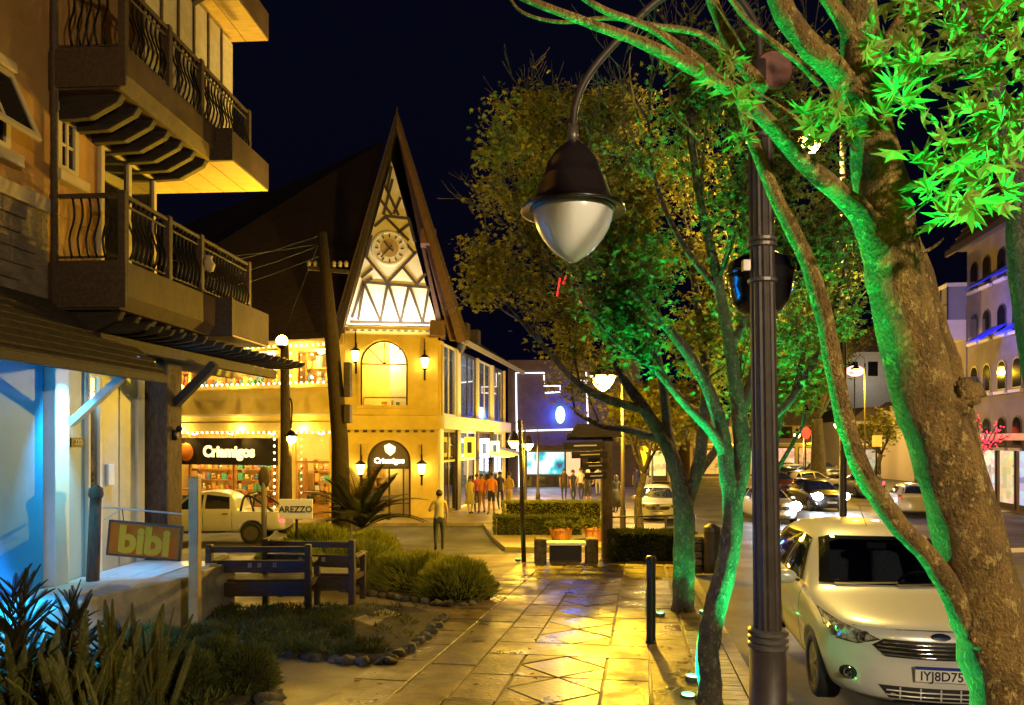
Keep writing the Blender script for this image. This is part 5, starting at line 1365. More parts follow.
# ---- spreading golden tree further along the pavement
d3 = 10.9
b3 = Vector((W(683, 0, d3).x, d3, G(d3)))
T3 = thing('golden_tree', 'spreading golden leaved tree with a forked trunk in front of the lit lamp', 'tree', b3)
k3 = d3 / F
stems(T3, M_bark2, [
    [(684, 618, d3, 13 * k3), (683, 600, d3, 11 * k3), (684, 550, d3, 10.5 * k3), (683, 500, d3, 10 * k3), (676, 470, d3, 8 * k3), (664, 440, d3, 7 * k3), (645, 410, d3, 6 * k3), (622, 375, d3, 4.5 * k3), (604, 330, d3, 3.5 * k3), (585, 270, d3, 2.5 * k3), (560, 200, d3, 1.8 * k3)],
    [(684, 510, d3, 7 * k3), (697, 470, d3, 6.5 * k3), (702, 440, d3, 6 * k3), (706, 380, d3, 5 * k3), (698, 310, d3, 4 * k3), (690, 240, d3, 3 * k3)],
    [(676, 472, d3, 5.5 * k3), (668, 430, d3, 5 * k3), (662, 380, d3, 4.5 * k3), (650, 320, d3, 3.5 * k3), (640, 260, d3, 2.6 * k3), (630, 180, d3, 2 * k3)],
    [(645, 410, d3, 4.5 * k3), (610, 400, d3 - .3, 4 * k3), (580, 385, d3 - .5, 3 * k3), (548, 352, d3 - .6, 2 * k3), (520, 320, d3 - .6, 1.4 * k3)],
    [(664, 440, d3, 4.5 * k3), (630, 430, d3 + .3, 4 * k3), (600, 425, d3 + .5, 3 * k3), (575, 412, d3 + .6, 2 * k3)],
    [(690, 485, d3, 5 * k3), (715, 450, d3 + .3, 4 * k3), (728, 420, d3 + .4, 3 * k3)],
    [(604, 330, d3, 3 * k3), (570, 290, d3 - .3, 2.4 * k3), (535, 245, d3 - .4, 1.8 * k3), (505, 200, d3 - .4, 1.2 * k3), (485, 178, d3 - .4, 0.8 * k3)],
    [(585, 270, d3, 2.4 * k3), (560, 190, d3 + .2, 2 * k3), (530, 130, d3 + .2, 1.5 * k3), (515, 108, d3 + .2, 1 * k3)]], b3, n=12, wob=0.14, wf=6)
m = MB(); tips = []; rr = random.Random(41)
for px, py, dd, n, dx in ((520, 320, -.6, 2, -.4), (548, 352, -.6, 2, -.4), (580, 385, -.5, 1, -.4), (505, 225, -.4, 1, -.3), (520, 225, -.4, 2, -.2), (535, 245, -.4, 2, -.2), (570, 290, -.3, 2, -.2), (530, 150, .2, 2, -.1), (545, 160, .2, 2, 0), (560, 200, 0, 2, -.1), (585, 270, 0, 2, .1), (604, 330, 0, 1, .1), (600, 425, .5, 1, -.4), (575, 412, .6, 1, -.5), (630, 260, 0, 2, .1), (630, 180, 0, 2, 0), (640, 300, 0, 2, .1), (690, 240, 0, 2, .2), (698, 310, 0, 2, .3), (590, 180, 0, 3, .1), (610, 220, 0, 3, .2), (728, 420, .4, 1, .5), (706, 380, 0, 1, .4), (650, 330, 0, 1, -.3), (660, 380, 0.2, 1, .3), (575, 150, .1, 2, .1), (550, 300, -.3, 2, -.4), (490, 262, -.5, 1, -.6)):
    for _ in range(n):
        dv = Vector((dx + rr.gauss(0, .35), rr.gauss(0, .45), 0.75)).normalized()
        grow(m, W(px, py, d3 + dd) - b3, dv, 0.75, 0.018, 2, rr, tips, up=0.1, minr=0.005, shrink=0.7, sides=5)
struct(m.build('twigs', M_bark2, T3, smooth=True, fix=False), 'stuff')
def lim3(p):
    px = HX + p.x * F / p.y; py = HY - (p.z - CAMZ) * F / p.y
    return 458 < px < 770 and 95 < py < 450 and not (px < 475 and py < 235) and not (px < 535 and py > 365)
foliage(T3, tips, STAR, 0.062, M_leafy, 9, 9, 0.13, keep=lim3, clump=-0.02)

# ---- further street trees
def street_tree(label, px, d, h, cr, m, seed, base=None, tr=0.16, crown_z=0.62, leaf=0.14, per=3, lv=3, fork=(2, 3), extra=None):
    b = Vector((W(px, 0, d).x, d, G(d) - (0.12 if base else 0)))
    t = thing('street_tree', label, 'tree', b, 0, 'trees lining the street')
    r = random.Random(seed); mb = MB(); tips = []
    hs = h * (1 - crown_z) ; top = Vector((r.uniform(-.2, .2), 0, hs))
    tk = MB(); tk.tube(catmull([(0, 0, -0.1), (r.uniform(-.1, .1), 0, hs * 0.5), top], 4), lerps([tr * 1.25, tr, tr * 0.8], 4), 10, wob=0.12); tk.build('trunk', M_bark2, t, smooth=True)
    for q in range(5):
        a = 2 * math.pi * q / 5 + r.uniform(-.4, .4)
        grow(mb, top, Vector((math.cos(a) * cr / h * 1.4, math.sin(a) * cr / h * 1.4, 0.9)).normalized(), h * crown_z * 0.48, tr * 0.5, lv, r, tips, up=0.12, fork=fork, minr=0.01, shrink=0.62, sides=5)
    struct(mb.build('branches', M_bark2, t, smooth=True, fix=False), 'stuff')
    foliage(t, tips, STAR, leaf, m, seed, per * 2, leaf * 1.6, clump=-0.05)
    return t
street_tree('dark tree on the median behind the bright headlights', 818, 56, 13, 4.0, M_leafo, 51, tr=0.5, crown_z=0.62, leaf=0.16, per=2)
street_tree('golden tree at the far end of the street', 878, 52, 6.0, 3.0, M_leafy, 52, tr=0.18, leaf=0.2, per=2, lv=2)
street_tree('low bright green tree on the kerb behind the near lamp post', 768, 12.8, 5.6, 1.7, M_leafg, 53, tr=0.09, crown_z=0.66, leaf=0.10, per=2)
street_tree('golden tree beyond the signpost on the left pavement', 640, 27, 5.2, 2.0, M_leafy, 54, tr=0.14, crown_z=0.6, leaf=0.15, per=2)
street_tree('yellow tree behind the lit lamp and the signpost', 672, 32, 6.2, 2.4, M_leafy, 55, tr=0.14, crown_z=0.6, leaf=0.16, per=2)

# green spots at the feet of the trees
uplight('spotlight left of the leaning trunk, below the picture', (0.85, 3.7, 0.0), (1.05, 2.15, 2.6), 700, spot=56)
uplight('spotlight under the bright maple leaves, below the picture', (1.30, 1.42, 0.0), (1.27, 1.78, 3.2), 4600, spot=16)
uplight('spotlight under the long left limb of the leaning tree, below the picture', (0.5, 2.75, 0.0), (0.72, 2.05, 3.15), 1500, spot=26)
uplight('white green ground light left of the slender green tree', gp(688, 700), (b2.x + 0.12, d2 + 0.02, 1.0), 1500, spot=70)
uplight('green ground light on the far side of the slender green tree', (b2.x + 0.03, d2 + 0.75, G(d2 + 0.75)), (b2.x + 0.1, d2, 2.2), 900, spot=60)
uplight('green ground light at the kerb right of the slender green tree', (b2.x + 0.62, d2 - 0.35, G(d2)), (b2.x + 0.12, d2, 2.2), 700, spot=60)
uplight('small ground light left of the golden tree', gp(660, 616), (b3.x, d3, 1.2), 60, spot=55)
uplight('small ground light right of the golden tree', gp(704, 614), (b3.x + 0.1, d3, 2.0), 60, spot=60)
uplight('green light in front of the dark clipped hedge', gp(621, 556), (W(622, 0, 18.2).x, 18.2, -0.2), 30, spot=80)
uplight('green light at the foot of the slim pole', gp(518, 561), (W(517, 0, 17.6).x, 17.7, -0.3), 16, spot=80)
uplight('green light among the kerb trees on the right', (W(768, 0, 12.4).x, 12.4, G(12.4)), (W(790, 0, 13).x, 13, 3.5), 500, spot=80)
# ------------------------------------------------------------------ shrubs and beds
M_grass = leafmat('yellow_green_blades', (0.16, 0.19, 0.025), (0.42, 0.42, 0.06), 0.4)
M_bush = leafmat('bush_blades', (0.04, 0.055, 0.014), (0.12, 0.13, 0.03), 0.25)
M_fern = leafmat('fern_frond', (0.06, 0.07, 0.018), (0.15, 0.14, 0.035), 0.3)
M_cyc = leafmat('cycad_frond', (0.02, 0.026, 0.012), (0.055, 0.055, 0.02), 0.15)
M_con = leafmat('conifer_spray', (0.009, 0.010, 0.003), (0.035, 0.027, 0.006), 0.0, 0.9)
def blades(mb, c, rad, n, ln, wd, r, up=0.35, flat=0.8):
    "a dome of short blades growing outward"
    for _ in range(n):
        a, z = r.uniform(0, 6.283), r.random() ** 0.7
        d = Vector((math.cos(a) * math.sqrt(1 - z * z), math.sin(a) * math.sqrt(1 - z * z), z))
        q = 1 + 0.10 * noise.noise(Vector((d.x * 3 + c[0], d.y * 3 + c[1], d.z * 3)))
        p = Vector((c[0] + d.x * rad[0] * q, c[1] + d.y * rad[1] * q, c[2] + d.z * rad[2] * q)) - d * ln * 0.5
        g = (d + Vector((r.gauss(0, .35), r.gauss(0, .35), up + r.gauss(0, .3)))).normalized(); l = ln * r.uniform(0.6, 1.3)
        s = g.orthogonal().normalized(); s.rotate(Matrix.Rotation(r.uniform(0, 6.28), 3, g)); s *= wd
        m = p + g * l * 0.55; t = p + g * l + Vector((0, 0, -l * 0.12))
        mb.add([p - s, p + s, m + s * 0.8, t, m - s * 0.8], [(0, 1, 2, 3, 4)])
def shrub(label, loc, rad, n, ln, wd, m, seed, group=None, up=0.35, name='clipped_shrub'):
    t = thing(name, label, 'shrub', loc, 0, group); r = random.Random(seed)
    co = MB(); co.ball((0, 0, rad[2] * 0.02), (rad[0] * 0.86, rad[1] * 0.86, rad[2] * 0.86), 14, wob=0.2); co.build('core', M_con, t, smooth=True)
    mb = MB(); blades(mb, (0, 0, 0), rad, n, ln, wd, r, up); struct(mb.build('foliage', m, t, fix=False), 'stuff')
    return t
def at(px, py, dz=0.0): return gp(px, py, dz)
# mid bed: yellow lit grassy mounds
for px, py, rx, rz_, lab in ((455, 598, 0.52, 0.50, 'yellow lit grassy mound at the tip of the middle bed'), (420, 590, 0.62, 0.50, 'long grassy mound left of the bed tip, behind the stones'), (392, 588, 0.36, 0.44, 'small round clipped shrub at the stone edging'),
                             (358, 584, 0.60, 0.62, 'tall grassy mound behind the farther bench'), (318, 566, 0.75, 0.72, 'pale grassy tussock left of the palm'), (372, 566, 0.55, 0.62, 'dark grassy mound below the palm'), (290, 575, 0.6, 0.5, 'low grassy mound behind the nearer bench')):
    p = at(px, py); shrub(lab, p, (rx * 1.3, rx * 1.05, rz_ * 1.25), 4200, 0.22, 0.007, M_grass, int(px), 'grassy mounds of the middle bed', up=0.8, name='grass_mound')
# near bushes at the lower left
for px, py, rx, rz_, lab in ((247, 690, 0.30, 0.42, 'round dark bush at the corner of the near bed'), (213, 683, 0.30, 0.44, 'round dark bush second from the bed corner'), (182, 700, 0.34, 0.46, 'dark bush beside the upright ferns'), (205, 655, 0.36, 0.34, 'low dark bush behind the round bushes'), (150, 660, 0.45, 0.36, 'low wide bush between the ferns and the terrace')):
    p = at(px, py); shrub(lab, p, (rx, rx, rz_), 3000, 0.09, 0.004, M_bush, int(px) + 3, 'dark bushes of the near bed', up=0.5)
# ground cover in front of the benches
gc = MB(); r = random.Random(77)
for _ in range(520):
    px, py = r.uniform(215, 425), r.uniform(608, 655)
    if py > 610 + (px - 200) * 0.30 + 18 or (px > 385 and py > 640) or (350 < px < 430 and 609 < py < 643 and r.random() < 0.9): continue
    p = at(px, py, 0.03); blades(gc, p, (0.13, 0.13, 0.09), 26, 0.08, 0.006, r, 0.4)
struct(gc.build('ground_cover', M_bush, fix=False), 'stuff', 'low dark ground cover in front of the benches')
gc = MB()
for _ in range(240):
    x, y = r.uniform(-7.5, -2.3), r.uniform(4.0, 8.3)
    p = Vector((x, y, G(y) + 0.06)); blades(gc, p, (0.16, 0.16, 0.12), 30, 0.10, 0.006, r, 0.5)
for _ in range(60):
    p = at(r.uniform(125, 215), r.uniform(585, 610)); blades(gc, p, (0.2, 0.2, 0.2), 34, 0.12, 0.007, r, 0.5)
struct(gc.build('ground_cover', M_bush, fix=False), 'stuff', 'low dark plants covering the near bed')

def frond_mesh(name, L, nl, ll, lw, m, curve=0.5, vee=0.5, base=0.12):
    "a feather leaf: arching rachis with paired leaflets, growing along +y"
    mb = MB(); P = []
    for i in range(13): t = i / 12; P.append(Vector((0, L * t * (1 - 0.12 * t), L * (0.35 * t - curve * t * t))))
    mb.tube(P, [0.012 * (1 - 0.7 * i / 12) for i in range(13)], 4)
    for i in range(nl):
        t = base + (1 - base) * i / (nl - 1); j = min(11, int(t * 12)); f = t * 12 - j; c = P[j].lerp(P[j + 1], f); d = (P[j + 1] - P[j]).normalized()
        l = ll * math.sin(math.pi * min(1, 0.12 + t * 0.86)) ** 0.6
        for s in (-1, 1):
            g = (Vector((s, 0, vee * 0.6)) + d * 0.75).normalized(); e = c + g * l; w = d * lw
            mb.add([c - w, c + w, c.lerp(e, 0.5) + w, e + Vector((0, 0, -l * 0.12)), c.lerp(e, 0.5) - w], [(0, 1, 2, 3, 4)])
    return mb.mesh(name, m)
# cycad palm behind the benches
p = at(362, 552); cy = thing('cycad_palm', 'dark spiky cycad palm in front of the arched shop door', 'palm', p)
m = MB(); m.tube([(0, 0, -0.1), (0, 0, 0.62)], [0.17, 0.2], 12, wob=0.3, wf=14); m.build('trunk', M_bark2, cy, smooth=True)
FM = [frond_mesh('frond', 1.25, 44, 0.20, 0.007, M_cyc, c, 0.6) for c in (0.25, 0.45, 0.62)]
r = random.Random(5)
for i in range(40): put('frond', FM[i % 3], cy, loc=(0, 0, 0.62), rot=(R(r.uniform(8, 52) if i % 3 else r.uniform(40, 66)), 0, i * 2.399), scale=r.uniform(1.35, 1.7))
# conifer-like sprays at the left edge
F2 = [frond_mesh('spray', 0.5, 84, 0.06, 0.0017, M_con, c, 0.8, 0.03) for c in (0.02, 0.12, 0.2)]
for px, d, ht, n, lab in ((18, 5.3, 1.15, 105, 'feathery dark conifer shrub at the left edge'), (72, 5.8, 0.9, 80, 'feathery dark conifer shrub right of the edge one'), (-40, 4.7, 1.05, 70, 'feathery dark conifer shrub cut by the left edge'), (122, 6.4, 0.5, 55, 'low feathery conifer shrub in front of the terrace')):
    q = thing('conifer_shrub', lab, 'shrub', (W(px, 0, d).x, d, G(d)), 0, 'feathery shrubs of the near bed')
    m = MB(); m.tube([(0, 0, -0.05), (0.03, 0, ht * 0.5), (0, 0.03, ht)], [0.05, 0.035, 0.01], 8); m.build('stem', M_bark2, q, smooth=True)
    for i in range(n):
        f = (i + 0.5) / n; a = i * 2.399
        put('spray', F2[i % 3], q, loc=(0.04 * math.sin(a), 0.04 * math.cos(a), 0.1 + (ht - 0.12) * f), rot=(R(-5 + 55 * f + r.uniform(-14, 14)), R(r.uniform(-25, 25)), a), scale=(1.25 - 0.7 * f) * r.uniform(0.8, 1.2))
# upright sword ferns in the near corner
F3 = [frond_mesh('frond', 0.62, 46, 0.038, 0.0075, M_fern, c, 0.15, 0.04) for c in (0.02, 0.12, 0.22)]
for px, py, d, lab in ((60, 720, 5.2, 'upright sword fern at the bottom left'), (110, 715, 5.6, 'upright sword fern beside the round bushes'), (20, 735, 4.9, 'upright sword fern in the corner'), (95, 760, 4.8, 'low sword fern at the bottom edge'), (150, 705, 5.9, 'small sword fern touching the round bushes')):
    p = W(px, py, d); q = thing('sword_fern', lab, 'fern', (p.x, p.y, G(d) + 0.02), 0, 'sword ferns of the near bed')
    for i in range(17): put('frond', F3[i % 3], q, loc=(r.gauss(0, .07), r.gauss(0, .07), 0.0), rot=(R(r.uniform(46, 76)), R(r.gauss(0, 12)), i * 2.399), scale=r.uniform(1.1, 1.75))
# hedges, planter plants on the island
def hedge(label, loc, sx, sy, sz, m, seed, n=5200, ln=0.12, rz=0.0):
    t = thing('hedge', label, 'hedge', loc, rz); r = random.Random(seed); mb = MB()
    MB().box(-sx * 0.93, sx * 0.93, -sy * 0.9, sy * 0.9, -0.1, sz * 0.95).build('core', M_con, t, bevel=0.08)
    for _ in range(n):
        f = r.random()
        if f < 0.5: p = Vector((r.uniform(-sx, sx), r.uniform(-sy, sy), sz)); d = Vector((0, 0, 1))
        elif f < 0.85: p = Vector((r.uniform(-sx, sx), -sy, r.uniform(0, sz))); d = Vector((0, -1, 0.2))
        else: s = r.choice((-1, 1)); p = Vector((s * sx, r.uniform(-sy, sy), r.uniform(0, sz))); d = Vector((s, 0, 0.2))
        p += Vector((0, 0, 0.05 * noise.noise(p * 3))); g = (d + Vector((r.gauss(0, .6), r.gauss(0, .6), r.gauss(0, .6)))).normalized(); l = ln * r.uniform(.5, 1.2); s = g.orthogonal().normalized() * 0.022
        p -= d * ln * 0.4; mb.add([p, p + g * l * 0.5 + s, p + g * l, p + g * l * 0.5 - s], [(0, 1, 2, 3)])
    struct(mb.build('foliage', m, t, fix=False), 'stuff')
hedge('low clipped hedge in front of the people by the shops', (W(537, 0, 26).x, 26, G(26)), 1.5, 0.35, 0.62, M_bush, 3)
hedge('dark clipped hedge right of the white bench', (W(652, 0, 18.0).x, 18.0, G(18)), 1.0, 0.4, 0.68, M_leafd, 4)
hedge('yellow lit hedge behind the terracotta pots', (W(553, 0, 28.2).x, 28.2, G(28.2)), 1.9, 0.4, 0.95, M_grass, 5)
for i, pt in enumerate(pots):
    r_ = random.Random(i); mb = MB()
    for k_ in range(16): a = r_.uniform(0, 6.28); blades(mb, (0.3 * math.cos(a), 0.3 * math.sin(a), 0.5), (0.2, 0.2, 0.16), 40, 0.2, 0.02, r_, -0.1)
    struct(mb.build('trailing_plant', M_bush, pt, fix=False), 'stuff')
# ------------------------------------------------------------------ vehicles
def paint(name, c, metal=0.15, rough=0.3):
    return mat(name, c, rough=rough, metal=metal, coat=0.8, spec=0.5)
M_pwhite = paint('white_car_paint', (0.66, 0.66, 0.64))
M_carg = mat('car_glass', (0.014, 0.02, 0.055), rough=0.06, spec=0.9, coat=0.6)
M_black = mat('black_plastic', (0.015, 0.015, 0.015), rough=0.5)
M_tyre = mat('tyre_rubber', (0.018, 0.018, 0.018), rough=0.8)
M_rim = mat('alloy_rim', (0.35, 0.35, 0.36), rough=0.35, metal=0.9)
M_chrome = mat('chrome', (0.62, 0.62, 0.62), rough=0.12, metal=1.0)
M_lens = mat('headlight_lens', (0.85, 0.83, 0.76), (0.35, 0.33, 0.30), scale=22, rough=0.05, metal=0.6, coat=1.0, ramp=(0.45, 0.55), obj=True)
M_tail = mat('tail_lens', (0.35, 0.012, 0.008), rough=0.15, coat=0.8)
M_tailon = emis('tail_lens_lit', (1.0, 0.03, 0.05), 6)
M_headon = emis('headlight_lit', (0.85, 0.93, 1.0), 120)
M_headon2 = emis('headlight_dim', (0.9, 0.95, 1.0), 12)

def loft_car(stations, bow, cuts, wr, wide, name):
    """stations: (y, [(x,z) half section from bottom centre to top centre]); returns a smooth closed body mesh
    with the wheel arches cut out"""
    rows = []
    n = len(stations[0][1])
    for y, sec in stations:
        row = []
        for x, z in sec: row.append(Vector((x, y + bow(y) * (abs(x) / wide) ** 3, z)))
        rows.append(row)
    bm = bmesh.new()
    G_ = []
    for row in rows:
        full = [Vector((-v.x, v.y, v.z)) for v in row[1:-1]][::-1]
        ring = row + full            # bottom centre ... top centre, back down the other side
        G_.append([bm.verts.new(v) for v in ring])
    m = len(G_[0])
    for a, b in zip(G_, G_[1:]):
        for i in range(m):
            try: bm.faces.new((a[i], a[(i + 1) % m], b[(i + 1) % m], b[i]))
            except ValueError: pass
    bm.faces.new(G_[0][::-1]); bm.faces.new(G_[-1])
    bmesh.ops.recalc_face_normals(bm, faces=bm.faces)
    me = bpy.data.meshes.new(name); bm.to_mesh(me); bm.free()
    o = bpy.data.objects.new('tmp', me); COL.objects.link(o)
    s = o.modifiers.new('s', 'SUBSURF'); s.levels = s.render_levels = 2
    tmp = []
    for y, z in cuts:
        c = MB(Matrix.Translation((0, y, z)) @ Matrix.Rotation(R(90), 4, 'Y')); c.lathe([(wr, -1.2), (wr, -0.56), (0.02, -0.55)], 28); co = c.build('cut', M_black)
        c2 = MB(Matrix.Translation((0, y, z)) @ Matrix.Rotation(R(90), 4, 'Y')); c2.lathe([(0.02, 0.55), (wr, 0.56), (wr, 1.2)], 28); co2 = c2.build('cut', M_black)
        for q in (co, co2):
            b = o.modifiers.new('b', 'BOOLEAN'); b.operation = 'DIFFERENCE'; b.object = q; b.solver = 'EXACT'; tmp.append(q)
    dg = bpy.context.evaluated_depsgraph_get()
    res = bpy.data.meshes.new_from_object(o.evaluated_get(dg))
    bpy.data.objects.remove(o)
    for q in tmp: bpy.data.objects.remove(q)
    res.name = name
    for p in res.polygons: p.use_smooth = True
    return res

def bvh_of(me): return BVHTree.FromPolygons([v.co.copy() for v in me.vertices], [tuple(p.vertices) for p in me.polygons])

def decal(bvh, poly, view, off=0.004, step=0.05, rings=4, flip=False):
    """patch lying on the body: poly in the view plane ('f' x,z from the front; 'r' from the rear; 's' y,z from +x; 't' x,y from above)"""
    P = [Vector(p) for p in poly]; out = []
    for i, a in enumerate(P):
        b = P[(i + 1) % len(P)]; n = max(1, int((b - a).length / step))
        out += [a.lerp(b, k / n) for k in range(n)]
    c = sum(out, Vector((0, 0))) / len(out); n = len(out)
    pts2 = [c + (q - c) * (1 - k / rings) for k in range(rings) for q in out] + [c]
    vs = []; last = None
    for q in pts2:
        o, d = {'f': (Vector((q.x, -5, q.y)), Vector((0, 1, 0))), 'r': (Vector((q.x, 12, q.y)), Vector((0, -1, 0))),
                's': (Vector((5, q.x, q.y)), Vector((-1, 0, 0))), 'l': (Vector((-5, q.x, q.y)), Vector((1, 0, 0))), 't': (Vector((q.x, q.y, 5)), Vector((0, 0, -1)))}[view]
        h = bvh.ray_cast(o, d)
        if h[0] is None: h = bvh.find_nearest(o + d * 5)
        nr = h[1]
        if nr.dot(d) > 0: nr = -nr
        vs.append(h[0] + nr * off)
    fs = [(k * n + i, k * n + (i + 1) % n, (k + 1) * n + (i + 1) % n, (k + 1) * n + i) for k in range(rings - 1) for i in range(n)]
    fs += [((rings - 1) * n + i, (rings - 1) * n + (i + 1) % n, rings * n) for i in range(n)]
    return MB().add(vs, fs)
def mir(p): return [(-x, y) for x, y in p][::-1]

def wheel(parent, loc, r, w, side):
    t = MB(Matrix.Translation(loc) @ Matrix.Rotation(R(90) * side, 4, 'Y')); t.lathe([(r * 0.66, -w / 2), (r * 0.94, -w / 2), (r, -w * 0.36), (r, w * 0.36), (r * 0.94, w / 2), (r * 0.68, w / 2), (r * 0.64, w * 0.3)], 26)
    wo = t.build('wheel', M_tyre, parent, smooth=True)
    q = MB(t.M); q.lathe([(r * 0.66, w * 0.42), (r * 0.60, w * 0.40), (r * 0.58, w * 0.1), (0.0, w * 0.1)], 26)
    for k in range(7):
        a = 2 * math.pi * k / 7; q.beam((0.03 * math.cos(a), 0.03 * math.sin(a), w * 0.40), (r * 0.62 * math.cos(a), r * 0.62 * math.sin(a), w * 0.36), 0.045, 0.03)
    q.lathe([(0.06, w * 0.3), (0.055, w * 0.46), (0, w * 0.47)], 14); q.build('rim', M_rim, wo)

def sec(zb, ws, wm, wm2, wb, zbelt, we, ze, zt):
    return [(0, zb), (ws * 0.84, zb), (ws, zb + 0.09), (wm, zb + 0.09 + (zbelt - zb) * 0.32), (wm2, zb + (zbelt - zb) * 0.74), (wb, zbelt), (we, ze), (we * 0.62, ze + (zt - ze) * 0.78), (0, zt)]
HATCH = [
    (-0.03, sec(0.26, 0.42, 0.50, 0.52, 0.48, 0.64, 0.40, 0.67, 0.69)),
    (0.00, sec(0.20, 0.66, 0.74, 0.76, 0.72, 0.72, 0.60, 0.77, 0.79)),
    (0.10, sec(0.17, 0.76, 0.82, 0.83, 0.79, 0.77, 0.68, 0.83, 0.85)),
    (0.40, sec(0.16, 0.79, 0.845, 0.85, 0.815, 0.81, 0.72, 0.86, 0.88)),
    (0.85, sec(0.16, 0.80, 0.85, 0.85, 0.825, 0.88, 0.73, 0.905, 0.93)),
    (1.02, sec(0.16, 0.80, 0.85, 0.852, 0.83, 0.90, 0.72, 0.925, 0.955)),
    (1.16, sec(0.16, 0.80, 0.85, 0.853, 0.835, 0.905, 0.70, 0.985, 1.025)),
    (1.72, sec(0.16, 0.80, 0.85, 0.855, 0.84, 0.94, 0.60, 1.36, 1.41)),
    (2.10, sec(0.16, 0.80, 0.85, 0.855, 0.84, 0.95, 0.595, 1.405, 1.465)),
    (2.75, sec(0.16, 0.80, 0.85, 0.855, 0.84, 0.965, 0.59, 1.41, 1.47)),
    (3.30, sec(0.17, 0.80, 0.845, 0.85, 0.825, 0.98, 0.56, 1.36, 1.42)),
    (3.62, sec(0.20, 0.76, 0.82, 0.83, 0.79, 0.98, 0.54, 1.24, 1.30)),
    (3.82, sec(0.26, 0.66, 0.75, 0.76, 0.70, 0.93, 0.56, 0.99, 1.02)),
    (3.86, sec(0.34, 0.5, 0.6, 0.62, 0.58, 0.86, 0.46, 0.9, 0.92))]
def hbow(y): return 0.34 * max(0, 1 - y / 1.1) ** 1.3 - 0.25 * max(0, (y - 3.1) / 0.8) ** 1.3
ME_hatch = loft_car(HATCH, hbow, [(0.74, 0.30), (3.20, 0.30)], 0.345, 0.85, 'body')
BV_hatch = bvh_of(ME_hatch)
WS = [(-0.68, 0.975), (0.68, 0.975), (0.66, 1.02), (0.54, 1.33), (0.44, 1.36), (-0.44, 1.36), (-0.54, 1.33), (-0.66, 1.02)]
SW1 = [(1.34, 0.955), (2.12, 0.965), (2.12, 1.335), (1.84, 1.315)]
SW2 = [(2.20, 0.97), (3.02, 1.0), (2.98, 1.30), (2.20, 1.335)]
SW3 = [(3.08, 1.03), (3.36, 1.06), (3.20, 1.28), (3.05, 1.31)]
HL = [(0.44, 0.715), (0.60, 0.655), (0.74, 0.665), (0.80, 0.74), (0.795, 0.84), (0.70, 0.80), (0.55, 0.76)]
def inside(q, P):
    c = False; n = len(P)
    for i in range(n):
        (x1, y1), (x2, y2) = P[i], P[i - 1]
        if (y1 > q[1]) != (y2 > q[1]) and q[0] < (x2 - x1) * (q[1] - y1) / (y2 - y1) + x1: c = not c
    return c
def shrink(P, f):
    cx = sum(p[0] for p in P) / len(P); cy = sum(p[1] for p in P) / len(P)
    return [(cx + (x - cx) * f, cy + (y - cy) * f) for x, y in P]
def open_windows(me):
    bm = bmesh.new(); bm.from_mesh(me); kill = []
    for f in bm.faces:
        c = f.calc_center_median()
        if c.z < 0.94: continue
        if f.normal.y < -0.3 and c.y < 2.0 and all(inside((v.co.x, v.co.z), shrink(WS, 0.97)) for v in f.verts): kill.append(f)
        elif abs(f.normal.x) > 0.5 and any(all(inside((v.co.y, v.co.z), shrink(q, 0.97)) for v in f.verts) for q in (SW1, SW2)): kill.append(f)
    bmesh.ops.delete(bm, geom=kill, context='FACES')
    o = me.copy(); bm.to_mesh(o); bm.free(); return o
ME_hatch_open = open_windows(ME_hatch)
M_tint = glass('tinted_car_glass', (0.42, 0.47, 0.55), 0.10, 0.02)
M_seat = mat('seat_cloth', (0.10, 0.10, 0.11), (0.16, 0.16, 0.17), scale=30, rough=0.9)
GRL = [(-0.50, 0.665), (-0.40, 0.575), (0.40, 0.575), (0.50, 0.665), (0.42, 0.725), (-0.42, 0.725)]

